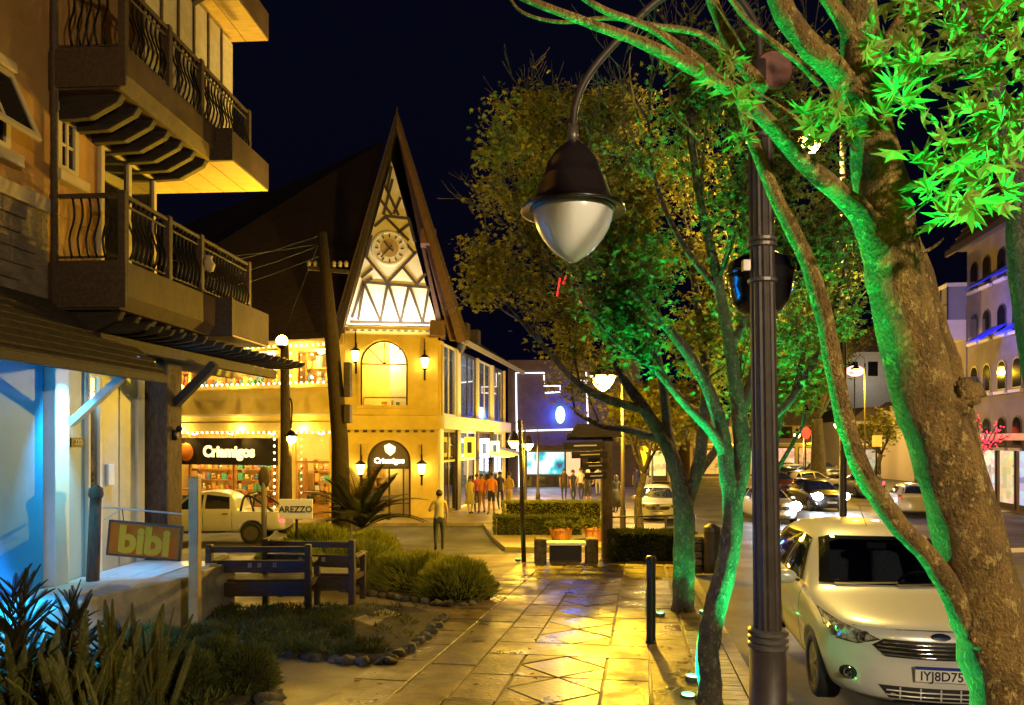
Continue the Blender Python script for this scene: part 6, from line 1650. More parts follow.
def hatch(label, loc, rz, pm, lit=0, group=None, plate=None, name='parked_car', cat='car', taillit=False):
    t = thing(name, label, cat, loc, rz, group)
    near = plate is not None
    me = (ME_hatch_open if near else ME_hatch).copy(); me.materials.clear(); me.materials.append(pm)
    put('body', me, t)
    def dk(nm, poly, view, m, parent=None, off=0.004, **kw): return decal(BV_hatch, poly, view, off, **kw).build(nm, m, parent or t, smooth=True)
    def frit(poly, view, nm, f):
        a = decal(BV_hatch, poly, view, 0.010, rings=14); n = (len(a.v) - 1) // 14; k_ = max(1, round((1 - f) * 14))
        b_ = MB(); b_.v, b_.f = a.v, a.f[:n * k_]; b_.m = [0] * len(b_.f); return b_.build('window_border', M_black, t, smooth=True)
    if near:
        wsd = dk('windscreen', WS, 'f', M_tint, off=0.013, rings=10); frit(WS, 'f', 'border', 0.86)
        for v in 'sl': frit(SW1, v, 'border', 0.8); frit(SW2, v, 'border', 0.8)
        ins = MB(); ins.box(-0.70, 0.70, 1.10, 3.3, 0.50, 0.55); ins.build('cabin_floor', M_black, t)
        dsh = MB(); dsh.prism([(1.02, 0.62), (1.45, 0.62), (1.52, 0.80), (1.40, 0.93), (1.05, 0.925)], -0.70, 0.70, 'yz'); dsh.build('dashboard', M_black, t, bevel=0.03)
        sw = MB(Matrix.Translation((0.36, 1.60, 0.88)) @ Matrix.Rotation(R(-65), 4, 'X')); sw.tube([(0.18 * math.cos(a * 0.3927), 0.18 * math.sin(a * 0.3927), 0) for a in range(17)], 0.016, 6); sw.beam((-0.17, 0, 0), (0.17, 0, 0), 0.05, 0.02); sw.build('steering_wheel', M_black, t, smooth=True)
        for x in (-0.36, 0.36):
            se = MB(); se.box(x - 0.24, x + 0.24, 1.75, 2.25, 0.55, 0.72); so = se.build('seat', M_seat, t, bevel=0.06)
            b_ = MB(Matrix.Translation((x, 2.22, 0.70)) @ Matrix.Rotation(R(-14), 4, 'X')); b_.box(-0.23, 0.23, -0.06, 0.06, 0, 0.50); b_.build('seat_back', M_seat, so, bevel=0.05)
            b_ = MB(Matrix.Translation((x, 2.36, 1.23)) @ Matrix.Rotation(R(-14), 4, 'X')); b_.box(-0.13, 0.13, -0.045, 0.045, 0, 0.14); b_.build('headrest', M_seat, so, bevel=0.04)
        rb_ = MB(); rb_.box(-0.62, 0.62, 2.9, 3.05, 0.6, 1.12); rb_.build('rear_bench', M_seat, t, bevel=0.06)
        mi_ = MB(); mi_.box(-0.10, 0.10, 1.66, 1.69, 1.24, 1.31); mi_.build('inside_mirror', M_black, t, bevel=0.01)
    else: dk('windscreen', WS, 'f', M_carg, off=0.012, rings=6)
    for nm, q in (('front_window', SW1), ('rear_window', SW2), ('quarter_window', SW3)):
        gm = M_tint if near and q is not SW3 else M_carg
        dk(nm, q, 's', gm, off=0.012 if near else 0.004); dk(nm, q, 'l', gm, off=0.012 if near else 0.004)
    dk('tailgate_window', [(-0.55, 1.06), (0.55, 1.06), (0.44, 1.36), (-0.44, 1.36)], 'r', M_carg)
    HM = (M_lens, M_headon2, M_headon)[lit]
    for s in (1, -1):
        q = HL if s > 0 else mir(HL)
        o = dk('headlight', q, 'f', M_black, off=0.003)
        c = (sum(x for x, z in q) / len(q), sum(z for x, z in q) / len(q))
        q2 = [(c[0] + (x - c[0]) * 0.88, c[1] + (z - c[1]) * 0.86) for x, z in q]
        dk('lens', q2, 'f', HM, o, off=0.008)
        if not lit:
            for fx in (0.5, 0.68):
                h = BV_hatch.ray_cast(Vector((s * (fx + 0.06), -5, 0.725)), Vector((0, 1, 0)))[0]
                m = MB(Matrix.Translation(h) @ Matrix.Rotation(R(90), 4, 'X')); m.lathe([(0.0, 0.004), (0.03, 0.006), (0.045, 0.016), (0.05, 0.014)], 16); m.build('reflector', M_chrome, o, smooth=True)
        tl = [(0.52, 0.78), (0.70, 0.80), (0.72, 1.0), (0.56, 0.98)]
        dk('tail_light', tl if s > 0 else mir(tl), 'r', M_tailon if taillit else M_tail)
        fl = [(s * (0.66 + 0.06 * math.cos(a * 0.5236)), 0.40 + 0.06 * math.sin(a * 0.5236)) for a in range(12)]
        o = dk('fog_light', fl if s > 0 else fl, 'f', M_black, off=0.004)
        h = BV_hatch.ray_cast(Vector((s * 0.66, -5, 0.40)), Vector((0, 1, 0)))[0]
        m = MB(Matrix.Translation(h) @ Matrix.Rotation(R(90), 4, 'X')); m.lathe([(0.0, 0.008), (0.025, 0.012), (0.04, 0.022), (0.048, 0.02)], 16); m.build('reflector', M_chrome, o, smooth=True)
        # mirrors, door handles
        m = MB(); m.ball((s * 0.95, 1.36, 0.99), (0.11, 0.06, 0.072), 14); mo = m.build('wing_mirror', pm, t, smooth=True)
        m = MB(); m.beam((s * 0.82, 1.38, 0.95), (s * 0.88, 1.37, 0.97), 0.05, 0.03); m.build('stalk', M_black, mo)
        for y in (1.98, 2.92):
            h = BV_hatch.ray_cast(Vector((s * 5, y, 0.87)), Vector((-s, 0, 0)))[0]
            m = MB(); m.box(h.x - 0.012, h.x + 0.012, y, y + 0.16, 0.855, 0.885); m.build('door_handle', pm, t, bevel=0.008)
        for y in (1.24, 2.16, 3.04):
            dk('door_seam', [(y, 0.32), (y + 0.008, 0.32), (y + 0.014, 0.96), (y + 0.006, 0.96)], 's' if s > 0 else 'l', M_black, off=0.002, rings=2)
        dk('sill_trim', [(1.12, 0.19), (2.82, 0.19), (2.82, 0.26), (1.12, 0.26)], 's' if s > 0 else 'l', M_black, off=0.003, rings=2)
        for y in (0.74, 3.20): wheel(t, (s * 0.735, y, 0.30), 0.30, 0.19, s)
    g = dk('grille', GRL, 'f', M_black, off=0.004)
    for z in (0.60, 0.635, 0.67, 0.70):
        w = 0.40 + (0.08 * (z - 0.575) / 0.09 if z < 0.665 else 0.07 * (0.725 - z) / 0.06)
        dk('grille_bar', [(-w, z - 0.006), (w, z - 0.006), (w, z + 0.006), (-w, z + 0.006)], 'f', M_chrome, g, off=0.016, rings=2)
    g2 = dk('lower_grille', [(-0.46, 0.345), (-0.38, 0.245), (0.38, 0.245), (0.46, 0.345)], 'f', M_black, off=0.004)
    for z in (0.275, 0.31):
        dk('grille_bar', [(-0.40, z - 0.005), (0.40, z - 0.005), (0.40, z + 0.005), (-0.40, z + 0.005)], 'f', pm, g2, off=0.012, rings=2)
    for x in (-0.3, -0.15, 0, 0.15, 0.3): dk('grille_bar', [(x - 0.006, 0.25), (x + 0.006, 0.25), (x + 0.006, 0.34), (x - 0.006, 0.34)], 'f', pm, g2, off=0.010, rings=2)
    dk('lower_lip', [(-0.6, 0.19), (0.6, 0.19), (0.62, 0.235), (-0.62, 0.235)], 'f', M_black, off=0.006, rings=2)
    dk('bonnet_seam', [(-0.62, 0.792), (0, 0.80), (0.62, 0.792), (0.62, 0.797), (0, 0.806), (-0.62, 0.797)], 'f', M_black, off=0.002, rings=2)
    el = [(0.075 * math.cos(a * 0.4189), 0.760 + 0.026 * math.sin(a * 0.4189)) for a in range(15)]
    e = dk('emblem', el, 'f', M_chrome, off=0.010); el2 = [(x * 0.85, 0.760 + (z - 0.760) * 0.8) for x, z in el]
    dk('emblem_field', el2, 'f', mat('emblem_blue', (0.01, 0.02, 0.07), rough=0.2), e, off=0.014)
    # wipers
    for x0, x1 in ((-0.55, 0.02), (0.0, 0.55)):
        dk('wiper', [(x0, 0.965), (x1, 0.985), (x1, 0.997), (x0, 0.977)], 'f', M_black, off=0.016, rings=2)
    m = MB(); m.tube([(0, 2.0, 1.44), (0, 2.32, 1.66)], 0.004, 5); m.build('aerial', M_black, t)
    h = BV_hatch.ray_cast(Vector((0, -5, 0.465)), Vector((0, 1, 0)))[0]
    pb = MB(); pb.box(-0.20, 0.20, h.y - 0.03, h.y - 0.018, 0.40, 0.53); po = pb.build('number_plate', M_white, t, bevel=0.006)
    pb = MB(); pb.box(-0.198, 0.198, h.y - 0.033, h.y - 0.0305, 0.502, 0.528); pb.build('plate_band', mat('plate_blue', (0.01, 0.03, 0.30), rough=0.4), po)
    if plate: text('plate_number', plate, 0.105, M_black, po, (0.0, h.y - 0.0315, 0.448), (R(90), 0, 0), depth=0.001, bold=0.0015, scale=(0.93, 1, 1))
    return t

ROADZ = -0.12
def road_at(px, d): return Vector((W(px, 0, d).x, d, G(d) + ROADZ + 0.003))
hatch('white hatchback parked at the kerb facing the viewer, its plate half hidden by the trunk', (W(941, 0, 6.0).x, 6.0, ROADZ + 0.003), -SA, M_pwhite, plate='IYJ8D75')

P_blk, P_sil, P_red, P_wh2 = paint('black_car_paint', (0.012, 0.012, 0.016)), paint('silver_car_paint', (0.35, 0.36, 0.38), 0.7), paint('wine_car_paint', (0.10, 0.02, 0.025)), paint('pale_car_paint', (0.45, 0.44, 0.45))
c1 = hatch('dark car driving up with both headlights blazing', road_at(832, 35), -0.02, P_blk, lit=2, group='cars in the street')
c2 = hatch('pale car half hidden by the lamp post, one headlight blazing', road_at(780, 29.8), -0.05, P_wh2, lit=2, group='cars in the street')
c3 = hatch('purple lit car driving away with a red tail light', road_at(851, 47), math.pi - 0.12, P_sil, taillit=True, group='cars in the street')
c4 = hatch('dark silver car parked across the street at the right edge', road_at(1030, 39), R(78), P_sil, group='cars in the street')
c5 = hatch('white car parked beyond the street, seen between the trunks', road_at(903, 36), R(160), P_wh2, group='cars in the street')
for i, (px, d, rz, pm, lab) in enumerate(((798, 52, 0.1, P_blk, 'far dark parked car left of the median tree'), (806, 58, 0.05, P_sil, 'far silver parked car behind the dark one'), (795, 64, 0.0, P_wh2, 'farthest pale parked car of the left row'), (841, 48, R(95), P_wh2, 'pale car standing sideways beyond the purple lit car'),
                                         (835, 66, 0.1, P_sil, 'small far silver car at the end of the street'), (790, 44, 0.05, P_red, 'far wine red parked car beside the pole'), (658, 30, -SA, P_wh2, 'pale car parked at the kerb beyond the golden trunk'))):
    hatch(lab, road_at(px, d), rz, pm, group='cars in the street')
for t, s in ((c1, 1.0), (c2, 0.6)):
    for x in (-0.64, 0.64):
        MB().ball((x, 0.06, 0.74), (0.24, 0.14, 0.19), 12).build('headlight_glare', M_headon, t, smooth=True)  # oversized glowing ball shaped to stand in for headlight glare
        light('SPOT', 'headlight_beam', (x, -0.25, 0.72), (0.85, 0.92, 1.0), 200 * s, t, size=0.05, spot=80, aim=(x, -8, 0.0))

# ---- pickup in front of the shop
PK = [
    (-0.02, sec(0.42, 0.5, 0.6, 0.62, 0.58, 0.95, 0.48, 1.0, 1.02)), (0.03, sec(0.36, 0.74, 0.84, 0.86, 0.82, 1.02, 0.70, 1.07, 1.09)),
    (0.30, sec(0.34, 0.84, 0.90, 0.91, 0.87, 1.05, 0.78, 1.11, 1.14)), (1.20, sec(0.34, 0.86, 0.92, 0.93, 0.89, 1.10, 0.80, 1.17, 1.21)),
    (1.38, sec(0.34, 0.86, 0.92, 0.93, 0.90, 1.12, 0.78, 1.22, 1.27)), (2.05, sec(0.34, 0.86, 0.92, 0.93, 0.905, 1.14, 0.66, 1.70, 1.76)),
    (2.60, sec(0.34, 0.86, 0.92, 0.93, 0.905, 1.14, 0.66, 1.75, 1.81)), (3.20, sec(0.34, 0.86, 0.92, 0.93, 0.905, 1.14, 0.66, 1.73, 1.78)),
    (3.52, sec(0.34, 0.86, 0.92, 0.93, 0.905, 1.14, 0.68, 1.60, 1.64)), (3.66, sec(0.34, 0.86, 0.92, 0.93, 0.90, 1.10, 0.84, 1.125, 1.13)),
    (3.80, sec(0.34, 0.86, 0.92, 0.93, 0.90, 1.08, 0.86, 1.10, 1.10)), (5.15, sec(0.40, 0.86, 0.92, 0.93, 0.90, 1.08, 0.86, 1.10, 1.10)), (5.22, sec(0.46, 0.80, 0.86, 0.88, 0.86, 1.05, 0.80, 1.07, 1.07))]
ME_pk = loft_car(PK, lambda y: 0.25 * max(0, 1 - y / 1.0), [(0.95, 0.37), (4.15, 0.37)], 0.44, 0.92, 'body')
BV_pk = bvh_of(ME_pk)
ME_pk.materials.append(M_pwhite)
pk = thing('pickup_truck', 'pale double cab pickup parked side on before the shop windows', 'pickup', road_at(281, 24.2), R(-90 + 4))
pk.location = W(283, 0, 24.2).xy.to_3d() + Vector((0, 0, G(24.2) + ROADZ + 0.003)) + Vector((-4.95, 0.35, 0))
pk.rotation_euler = (0, 0, R(-90 + 4)); pk.scale = (0.95, 0.95, 0.95)
put('body', ME_pk, pk)
def dk(nm, poly, view, m, off=0.005, **kw): return decal(BV_pk, poly, view, off, **kw).build(nm, m, pk, smooth=True)
for v in 'sl':
    dk('front_window', [(1.62, 1.18), (2.5, 1.2), (2.5, 1.66), (2.08, 1.64)], v, M_carg); dk('rear_window', [(2.6, 1.2), (3.42, 1.2), (3.36, 1.58), (2.6, 1.67)], v, M_carg)
    for y in (1.5, 2.54, 3.5): dk('door_seam', [(y, 0.45), (y + .012, 0.45), (y + .012, 1.14), (y, 1.14)], v, M_black, rings=2)
    dk('sill_step', [(1.5, 0.38), (3.55, 0.38), (3.55, 0.44), (1.5, 0.44)], v, M_black, rings=2)
    s = 1 if v == 's' else -1
    tl = [(s * 0.70, 0.72), (s * 0.88, 0.72), (s * 0.88, 1.04), (s * 0.70, 1.04)]
    dk('tail_light', tl, 'r', M_tailon); dk('tail_light', [(5.08, 0.78), (5.2, 0.78), (5.2, 1.03), (5.08, 1.03)], v, M_tailon)
    dk('headlight', [(s * 0.5, 0.85), (s * 0.84, 0.85), (s * 0.86, 1.0), (s * 0.55, 0.98)], 'f', M_lens)
    for y in (0.95, 4.15): wheel(pk, (s * 0.80, y, 0.37), 0.37, 0.24, s)
    for y in (2.36, 3.3): m = MB(); m.box(s * 0.93 - .015, s * 0.93 + .015, y - .1, y + .08, 1.02, 1.05); m.build('door_handle', M_black, pk)
    m = MB(); m.ball((s * 1.02, 1.7, 1.2), (0.11, 0.07, 0.1), 12); m.build('wing_mirror', M_black, pk, smooth=True)
    m = MB(); m.tube(catmull([(s * 0.78, 3.75, 1.08), (s * 0.72, 3.85, 1.55), (s * 0.72, 4.05, 1.62), (s * 0.76, 4.4, 1.42), (s * 0.80, 4.85, 1.08)], 4), 0.04, 8); m.tube([(s * 0.73, 4.05, 1.6), (s * 0.78, 4.2, 1.08)], 0.035, 8); m.build('roll_bar', M_black, pk, smooth=True)
dk('windscreen', [(-0.66, 1.28), (0.66, 1.28), (0.56, 1.66), (-0.56, 1.66)], 'f', M_carg); dk('grille', [(-0.45, 0.72), (0.45, 0.72), (0.45, 1.0), (-0.45, 1.0)], 'f', M_black)
m = MB(); m.tube([(-0.72, 3.95, 1.6), (0.72, 3.95, 1.6)], 0.04, 8); m.build('roll_bar', M_black, pk)
# ------------------------------------------------------------------ people
SKIN = mat('skin', (0.30, 0.17, 0.11), rough=0.6)
EYE = mat('eye_dark', (0.01, 0.008, 0.007), rough=0.3)
def cloth(name, c): return mat(name, c, rough=0.85, bump=0.2, scale=20)
def person(label, loc, rz, h=1.70, top=(0.3, 0.3, 0.3), low=(0.03, 0.03, 0.05), hair=(0.02, 0.014, 0.01), arms=((8, 10), (8, 10)), stride=0.10, sleeve=0.5, dress=None, longhair=False, shorts=False, turn=0.0, group='people by the shops', lean=0.0):
    """one continuous skinned figure facing local -y; arms: (out angle, elbow bend) for the left and right arm"""
    t = thing('person', label, 'person', loc, rz, group); s = h / 1.70
    V, Rd, E = [], [], []
    def add(p, r, par=None):
        V.append(Vector(p) * s); Rd.append(r * s)
        if par is not None: E.append((par, len(V) - 1))
        return len(V) - 1
    pel = add((0, 0, 0.93), 0.145); wa = add((0, 0.0 - lean * .2, 1.08), 0.125, pel); ch = add((0, 0.0 - lean * .6, 1.27), 0.148, wa); sh_ = add((0, 0.01 - lean, 1.41), 0.10, ch); nk = add((0, 0.0 - lean, 1.49), 0.055, sh_); jaw = add((0, -0.025 - lean, 1.56), 0.068, nk); hd = add((0, -0.01 - lean, 1.63), 0.088, jaw); add((0, 0.0 - lean, 1.68), 0.066, hd)
    hands = []
    for i, sd in enumerate((-1, 1)):
        out, bend = arms[i]
        S_ = add((sd * 0.17, 0.01 - lean, 1.40), 0.062, sh_); a = R(out)
        el = Vector((sd * (0.19 + 0.27 * math.sin(a)), 0.03 - lean, 1.40 - 0.28 * math.cos(a))); e_ = add(el, 0.043, S_)
        b = R(bend); wv = el + Vector((sd * 0.02 - sd * 0.12 * math.sin(b), -0.25 * math.sin(b), -0.25 * math.cos(b))); w_ = add(wv, 0.030, e_)
        dv = (wv - el).normalized(); add(wv + dv * 0.07, 0.034, w_); hands.append((wv + dv * 0.06, dv, sd))
        l = stride * (1 if i else -1)
        hp = add((sd * 0.095, 0, 0.86), 0.098, pel); kn = add((sd * 0.10, -l * 0.5 - 0.02, 0.48), 0.062, hp); an = add((sd * 0.10, l * 0.2 if l < 0 else l * 0.6, 0.09), 0.042, kn)
        if l < 0: V[-1].y = -abs(l) * s
        ft = add((sd * 0.105, V[an].y / s - 0.05, 0.045), 0.042, an); add((sd * 0.115, V[an].y / s - 0.15, 0.035), 0.035, ft)
    me = bpy.data.meshes.new('figure'); me.from_pydata([tuple(v) for v in V], E, [])
    o = bpy.data.objects.new('tmp', me); COL.objects.link(o)
    sk = o.modifiers.new('skin', 'SKIN'); sk.use_smooth_shade = True
    for i, sv in enumerate(me.skin_vertices[0].data): sv.radius = (Rd[i] * (1.12 if i < 4 else 1), Rd[i] * (0.78 if i < 4 else 1)); sv.use_root = (i == 0)
    sb = o.modifiers.new('sub', 'SUBSURF'); sb.levels = sb.render_levels = 1
    dg = bpy.context.evaluated_depsgraph_get(); res = bpy.data.meshes.new_from_object(o.evaluated_get(dg)); bpy.data.objects.remove(o)
    mb = MB(); mb.v = [v.co.copy() for v in res.vertices]; mb.f = [tuple(p.vertices) for p in res.polygons]
    hemz = (0.55 if shorts else 0.10) * s
    for p in res.polygons:
        c = p.center; side = abs(c.x) > 0.185 * s and c.z > 0.75 * s
        if c.z > 1.49 * s: mi = 0
        elif side: mi = 1 if c.z > (1.40 - sleeve * 0.30) * s else 0
        elif c.z > 0.95 * s: mi = 1
        elif c.z > hemz: mi = 2
        elif c.z > 0.085 * s: mi = 0
        else: mi = 3
        mb.m.append(mi)
    bpy.data.meshes.remove(res)
    for wv, dv, sd in hands:       # four fingers and a thumb, slightly curled
        x = dv.cross(Vector((0, 1, 0.2))).normalized(); y = x.cross(dv)
        for j in range(4):
            b = (wv + x * (j - 1.5) * 0.02) * s; L_ = (0.062, 0.075, 0.07, 0.055)[j] * s
            mb.tube([b, b + dv * L_ * 0.6 + dv * 0.02 * s, b + dv * (L_ + 0.02 * s) + y * -0.015 * s], [0.0095 * s, 0.009 * s, 0.007 * s], 5, 0)
        b = (wv - x * sd * 0.03) * s; mb.tube([b, b + (dv * 0.03 - x * sd * 0.025) * s, b + (dv * 0.055 - x * sd * 0.03) * s], [0.011 * s, 0.010 * s, 0.008 * s], 5, 0)
    hc = Vector((0, -0.01 - lean, 1.625)) * s
    mb.ball(hc + Vector((0, -0.098, -0.012)) * s, (0.014 * s, 0.02 * s, 0.024 * s), 6, 0)
    for sd in (-1, 1):
        mb.ball(hc + Vector((sd * 0.088, 0.005, -0.01)) * s, (0.012 * s, 0.02 * s, 0.032 * s), 6, 0); mb.ball(hc + Vector((sd * 0.034, -0.082, 0.008)) * s, 0.011 * s, 6, 4)
    mb.ball(hc + Vector((0, -0.083, -0.055)) * s, (0.026 * s, 0.008 * s, 0.008 * s), 6, 5)
    nm = '%.2f_%.2f_%.2f'
    mb.build('body', [SKIN, cloth('top_' + nm % top, top), cloth('low_' + nm % low, low), cloth('shoes', (0.03, 0.025, 0.022)), EYE, mat('lips', (0.22, 0.08, 0.07))], t, smooth=True, fix=False)
    hm = MB(); r = random.Random(int(h * 1000))
    hm.ball(hc + Vector((0, 0.022, 0.035)) * s, (0.100 * s, 0.104 * s, 0.098 * s), 14, wob=0.12, wf=20)
    if longhair: hm.ball(hc + Vector((0, 0.07, -0.10)) * s, (0.10 * s, 0.05 * s, 0.19 * s), 12, wob=0.15, wf=16)
    hm.build('hair', mat('hair_%.2f' % hair[0], hair, rough=0.5), t, smooth=True)
    if dress:
        d = MB(); n = 16; zs = [1.0, 0.85, 0.6, dress]; vs = []
        d.lathe([(0.135 * s, 1.08 * s), (0.17 * s, 0.93 * s), (0.20 * s, 0.7 * s), (0.25 * s, dress * s), (0.24 * s, dress * s)], n); d.build('skirt', cloth('low_' + nm % low, low), t, smooth=True)
    return t
p = gp(432, 553)
g = person('person from behind in a pale sleeveless top and dark jeans crossing the road', (p.x, 21.6, G(21.6) + ROADZ + 0.005), R(180 + 12), 1.72, (0.30, 0.28, 0.20), (0.03, 0.034, 0.05), arms=((8, 12), (22, 100)), sleeve=0.0, stride=0.05, group='people crossing')
zs = -1.045
def far(label, px, d, rz, h=1.7, **kw): return person(label, (W(px, 0, d).x, d, zs + 0.004), rz, h, **kw)
far('person in a yellow top and pale skirt at the left of the group', 470, 33.2, 0.6, 1.62, top=(0.55, 0.45, 0.08), low=(0.5, 0.45, 0.2), longhair=True, dress=0.45)
far('person in a pink top in the group by the shop doors', 477, 34.0, 0.2, 1.70, top=(0.6, 0.10, 0.22), low=(0.05, 0.05, 0.1))
far('person in an orange shirt, left one of two, by the shop doors', 482, 33.6, -0.3, 1.72, top=(0.7, 0.24, 0.04), low=(0.35, 0.2, 0.08), arms=((10, 70), (10, 20)))
far('taller person in an orange shirt and dark shorts by the shop doors', 491.5, 33.0, -0.2, 1.80, top=(0.75, 0.25, 0.03), low=(0.03, 0.03, 0.035), shorts=True, sleeve=0.7)
far('person in dark clothes behind the orange shirts', 500, 35.5, 0.4, 1.74, top=(0.04, 0.04, 0.05), low=(0.04, 0.04, 0.06))
far('person in a sandy jacket with a dark bag by the hedge', 509, 33.4, -0.7, 1.80, top=(0.45, 0.32, 0.12), low=(0.4, 0.3, 0.15), sleeve=1.0, arms=((8, 80), (8, 60)))
far('person in a white shirt in front of the screen', 581, 40, 0.5, 1.74, top=(0.65, 0.6, 0.5), low=(0.04, 0.04, 0.06))
far('person in black with a white cap standing by the signpost', 588, 36, -0.2, 1.80, top=(0.02, 0.02, 0.025), low=(0.02, 0.02, 0.025), shorts=True, arms=((12, 80), (12, 80)), hair=(0.6, 0.58, 0.55))
far('person in a dark shirt left of the white shirted one', 564, 41, 0.1, 1.66, top=(0.06, 0.03, 0.03), low=(0.03, 0.03, 0.04), longhair=True)
far('person in a dark top in the shadow of the hedge', 573, 38.5, 0.9, 1.70, top=(0.03, 0.03, 0.05), low=(0.03, 0.03, 0.05))
far('person in pale clothes walking behind the signpost', 598, 44, 0.1, 1.72, top=(0.6, 0.58, 0.6), low=(0.45, 0.43, 0.42))
far('person in a long dark dress on the yellow lit pavement', 616, 33.8, math.pi + 0.2, 1.66, top=(0.03, 0.03, 0.03), low=(0.035, 0.035, 0.03), dress=0.25, longhair=True)
far('person in blue clothes on the far pavement right of the signpost', 637, 42, math.pi, 1.74, top=(0.05, 0.05, 0.16), low=(0.05, 0.06, 0.12))
far('person in grey clothes near the pale parked car', 647, 36, math.pi, 1.72, top=(0.12, 0.12, 0.13), low=(0.08, 0.08, 0.1))
def shopglow(name, c, s):
    "lit shop interior seen through a far window: bright and dark shapes"
    if name in MATS: return MATS[name]
    m, nt, p = _nodes(name); N, L = nt.nodes.new, nt.links.new
    g = N('ShaderNodeNewGeometry'); mp = N('ShaderNodeMapping'); mp.inputs['Scale'].default_value = (2.2, 2.2, 2.8); L(g.outputs['Position'], mp.inputs[0])
    v = N('ShaderNodeTexVoronoi'); v.distance = 'CHEBYCHEV'; v.inputs['Scale'].default_value = 1.0; L(mp.outputs[0], v.inputs['Vector'])
    hs = N('ShaderNodeHueSaturation'); hs.inputs['Saturation'].default_value = 0.35; L(v.outputs['Color'], hs.inputs['Color'])
    mx = N('ShaderNodeMixRGB'); mx.blend_type = 'MULTIPLY'; mx.inputs[0].default_value = 0.85; mx.inputs[1].default_value = (*c, 1); L(hs.outputs[0], mx.inputs[2])
    L(mx.outputs[0], p.inputs['Emission Color']); p.inputs['Emission Strength'].default_value = s * 1.6; p.inputs['Base Color'].default_value = (0.05, 0.05, 0.05, 1); p.inputs['Roughness'].default_value = 0.2
    m.cycles.emission_sampling = 'NONE'; MATS[name] = m
    return m
# ------------------------------------------------------------------ buildings of the background
M_purple = mat('dark_plum_wall', (0.05, 0.035, 0.05), (0.08, 0.055, 0.075), scale=1.5, rough=0.7)
nbd = thing('neon_building', 'dark plum building outlined by white neon tubes above a big bright screen', 'building', (W(560, 0, 52).x, 52, -1.045))
def Nn(px, py, d=52): return W(px, py, d) - Vector(nbd.location)
a, b = Nn(508, 360), Nn(640, 360)
MB().box(a.x, b.x, 0, 12, 0, a.z).build('wall', M_purple, nbd)
MB().box(a.x - 0.3, b.x + 0.3, -0.4, 0, Nn(0, 446).z, Nn(0, 441).z).build('cornice', M_purple, nbd)
NEON = emis('white_neon', (1.0, 0.93, 0.85), 1.8)
for pts in ([(517, 452), (516, 373), (544, 373)], [(544, 373), (544, 386), (560, 386), (560, 392), (545, 393)], [(517, 431), (592, 429)], [(586, 372), (588, 429)], [(519, 432), (519, 492)], [(570, 380), (585, 381)]):
    m = MB(); m.tube([Nn(*q) + Vector((0, -0.12, 0)) for q in pts], 0.05, 6); m.build('neon_tube', NEON, nbd)
bl = Nn(560, 415); MB().ball(bl + Vector((0, -0.3, 0)), (0.32, 0.2, 0.6), 10).build('blue_lamp', emis('blue_lamp', (0.1, 0.35, 1.0), 22), nbd, smooth=True)
light('POINT', 'blue_light', bl + Vector((0, -1.0, 0)), (0.02, 0.06, 1.0), 330, nbd, size=0.2)
# the screen: a moving picture of pale blobs
def screenmat():
    m, nt, p = _nodes('screen_picture'); N, L = nt.nodes.new, nt.links.new
    tc = N('ShaderNodeTexCoord'); n = N('ShaderNodeTexNoise'); n.inputs['Scale'].default_value = 0.9; n.inputs['Detail'].default_value = 3; L(tc.outputs['Object'], n.inputs['Vector'])
    r = N('ShaderNodeValToRGB'); el = r.color_ramp.elements; el[0].position = 0.3; el[0].color = (0.02, 0.05, 0.2, 1); el[1].position = 0.7; el[1].color = (0.9, 0.8, 1, 1)
    e = el.new(0.45); e.color = (0.0, 0.6, 0.65, 1); e = el.new(0.55); e.color = (0.7, 0.85, 1.0, 1)
    L(n.outputs['Fac'], r.inputs[0]); L(r.outputs[0], p.inputs['Emission Color']); p.inputs['Emission Strength'].default_value = 0.95; p.inputs['Base Color'].default_value = (0, 0, 0, 1)
    m.cycles.emission_sampling = 'NONE'; return m
a, b = Nn(527, 474), Nn(564, 452)
MB().box(a.x, b.x, -0.3, -0.1, a.z, b.z).build('screen', screenmat(), nbd)
MB().box(a.x - 0.15, b.x + 0.15, -0.12, -0.02, a.z - 0.15, b.z + 0.15).build('screen_frame', M_black, nbd)
light('AREA', 'screen_light', (a + b) / 2 + Vector((0, -0.5, 0)), (0.75, 0.8, 1.0), 40, nbd, size=(2.5, 1.4), aim=(a + b) / 2 + Vector((0.5, -20, -6)))
a, b = Nn(566, 476), Nn(580, 452)
MB().box(a.x, b.x, -0.2, -0.05, a.z, b.z).build('lit_window', emis('pale_window', (1.0, 0.75, 0.45), 0.35), nbd)
for k in range(5):
    x = Nn(520 + k * 17, 0).x; MB().box(x, x + 0.8, -0.1, 0.02, 0.1, 2.4).build('shop_door', M_dgl, nbd)

# yellow lit arcade behind the far pavement
M_yel = mat('yellow_wall', (0.55, 0.42, 0.14), (0.62, 0.5, 0.2), scale=1.5, rough=0.8)
ar = thing('arcade_building', 'yellow lit low building at the end of the left pavement', 'building', (W(630, 0, 58).x, 58, -1.045))
MB().box(-3.2, 3.4, 0, 8, 0, 6.5).build('wall', M_yel, ar)
for k in range(3):
    x = -2.8 + k * 2.1; o = MB().box(x, x + 1.5, -0.08, 0.02, 0.1, 2.6).build('shop_window', M_dark, ar)
    MB().box(x + 0.12, x + 1.38, -0.11, -0.085, 0.5, 2.45).build('pane', shopglow('amber_window', (1.0, 0.62, 0.18), 0.9), o)
MB().box(-3.4, 3.6, -1.2, 0, 2.9, 3.05).build('canopy', M_ledge, ar)
light('POINT', 'canopy_light', (0, -1.6, 2.7), SODIUM, 900, ar, size=0.15)

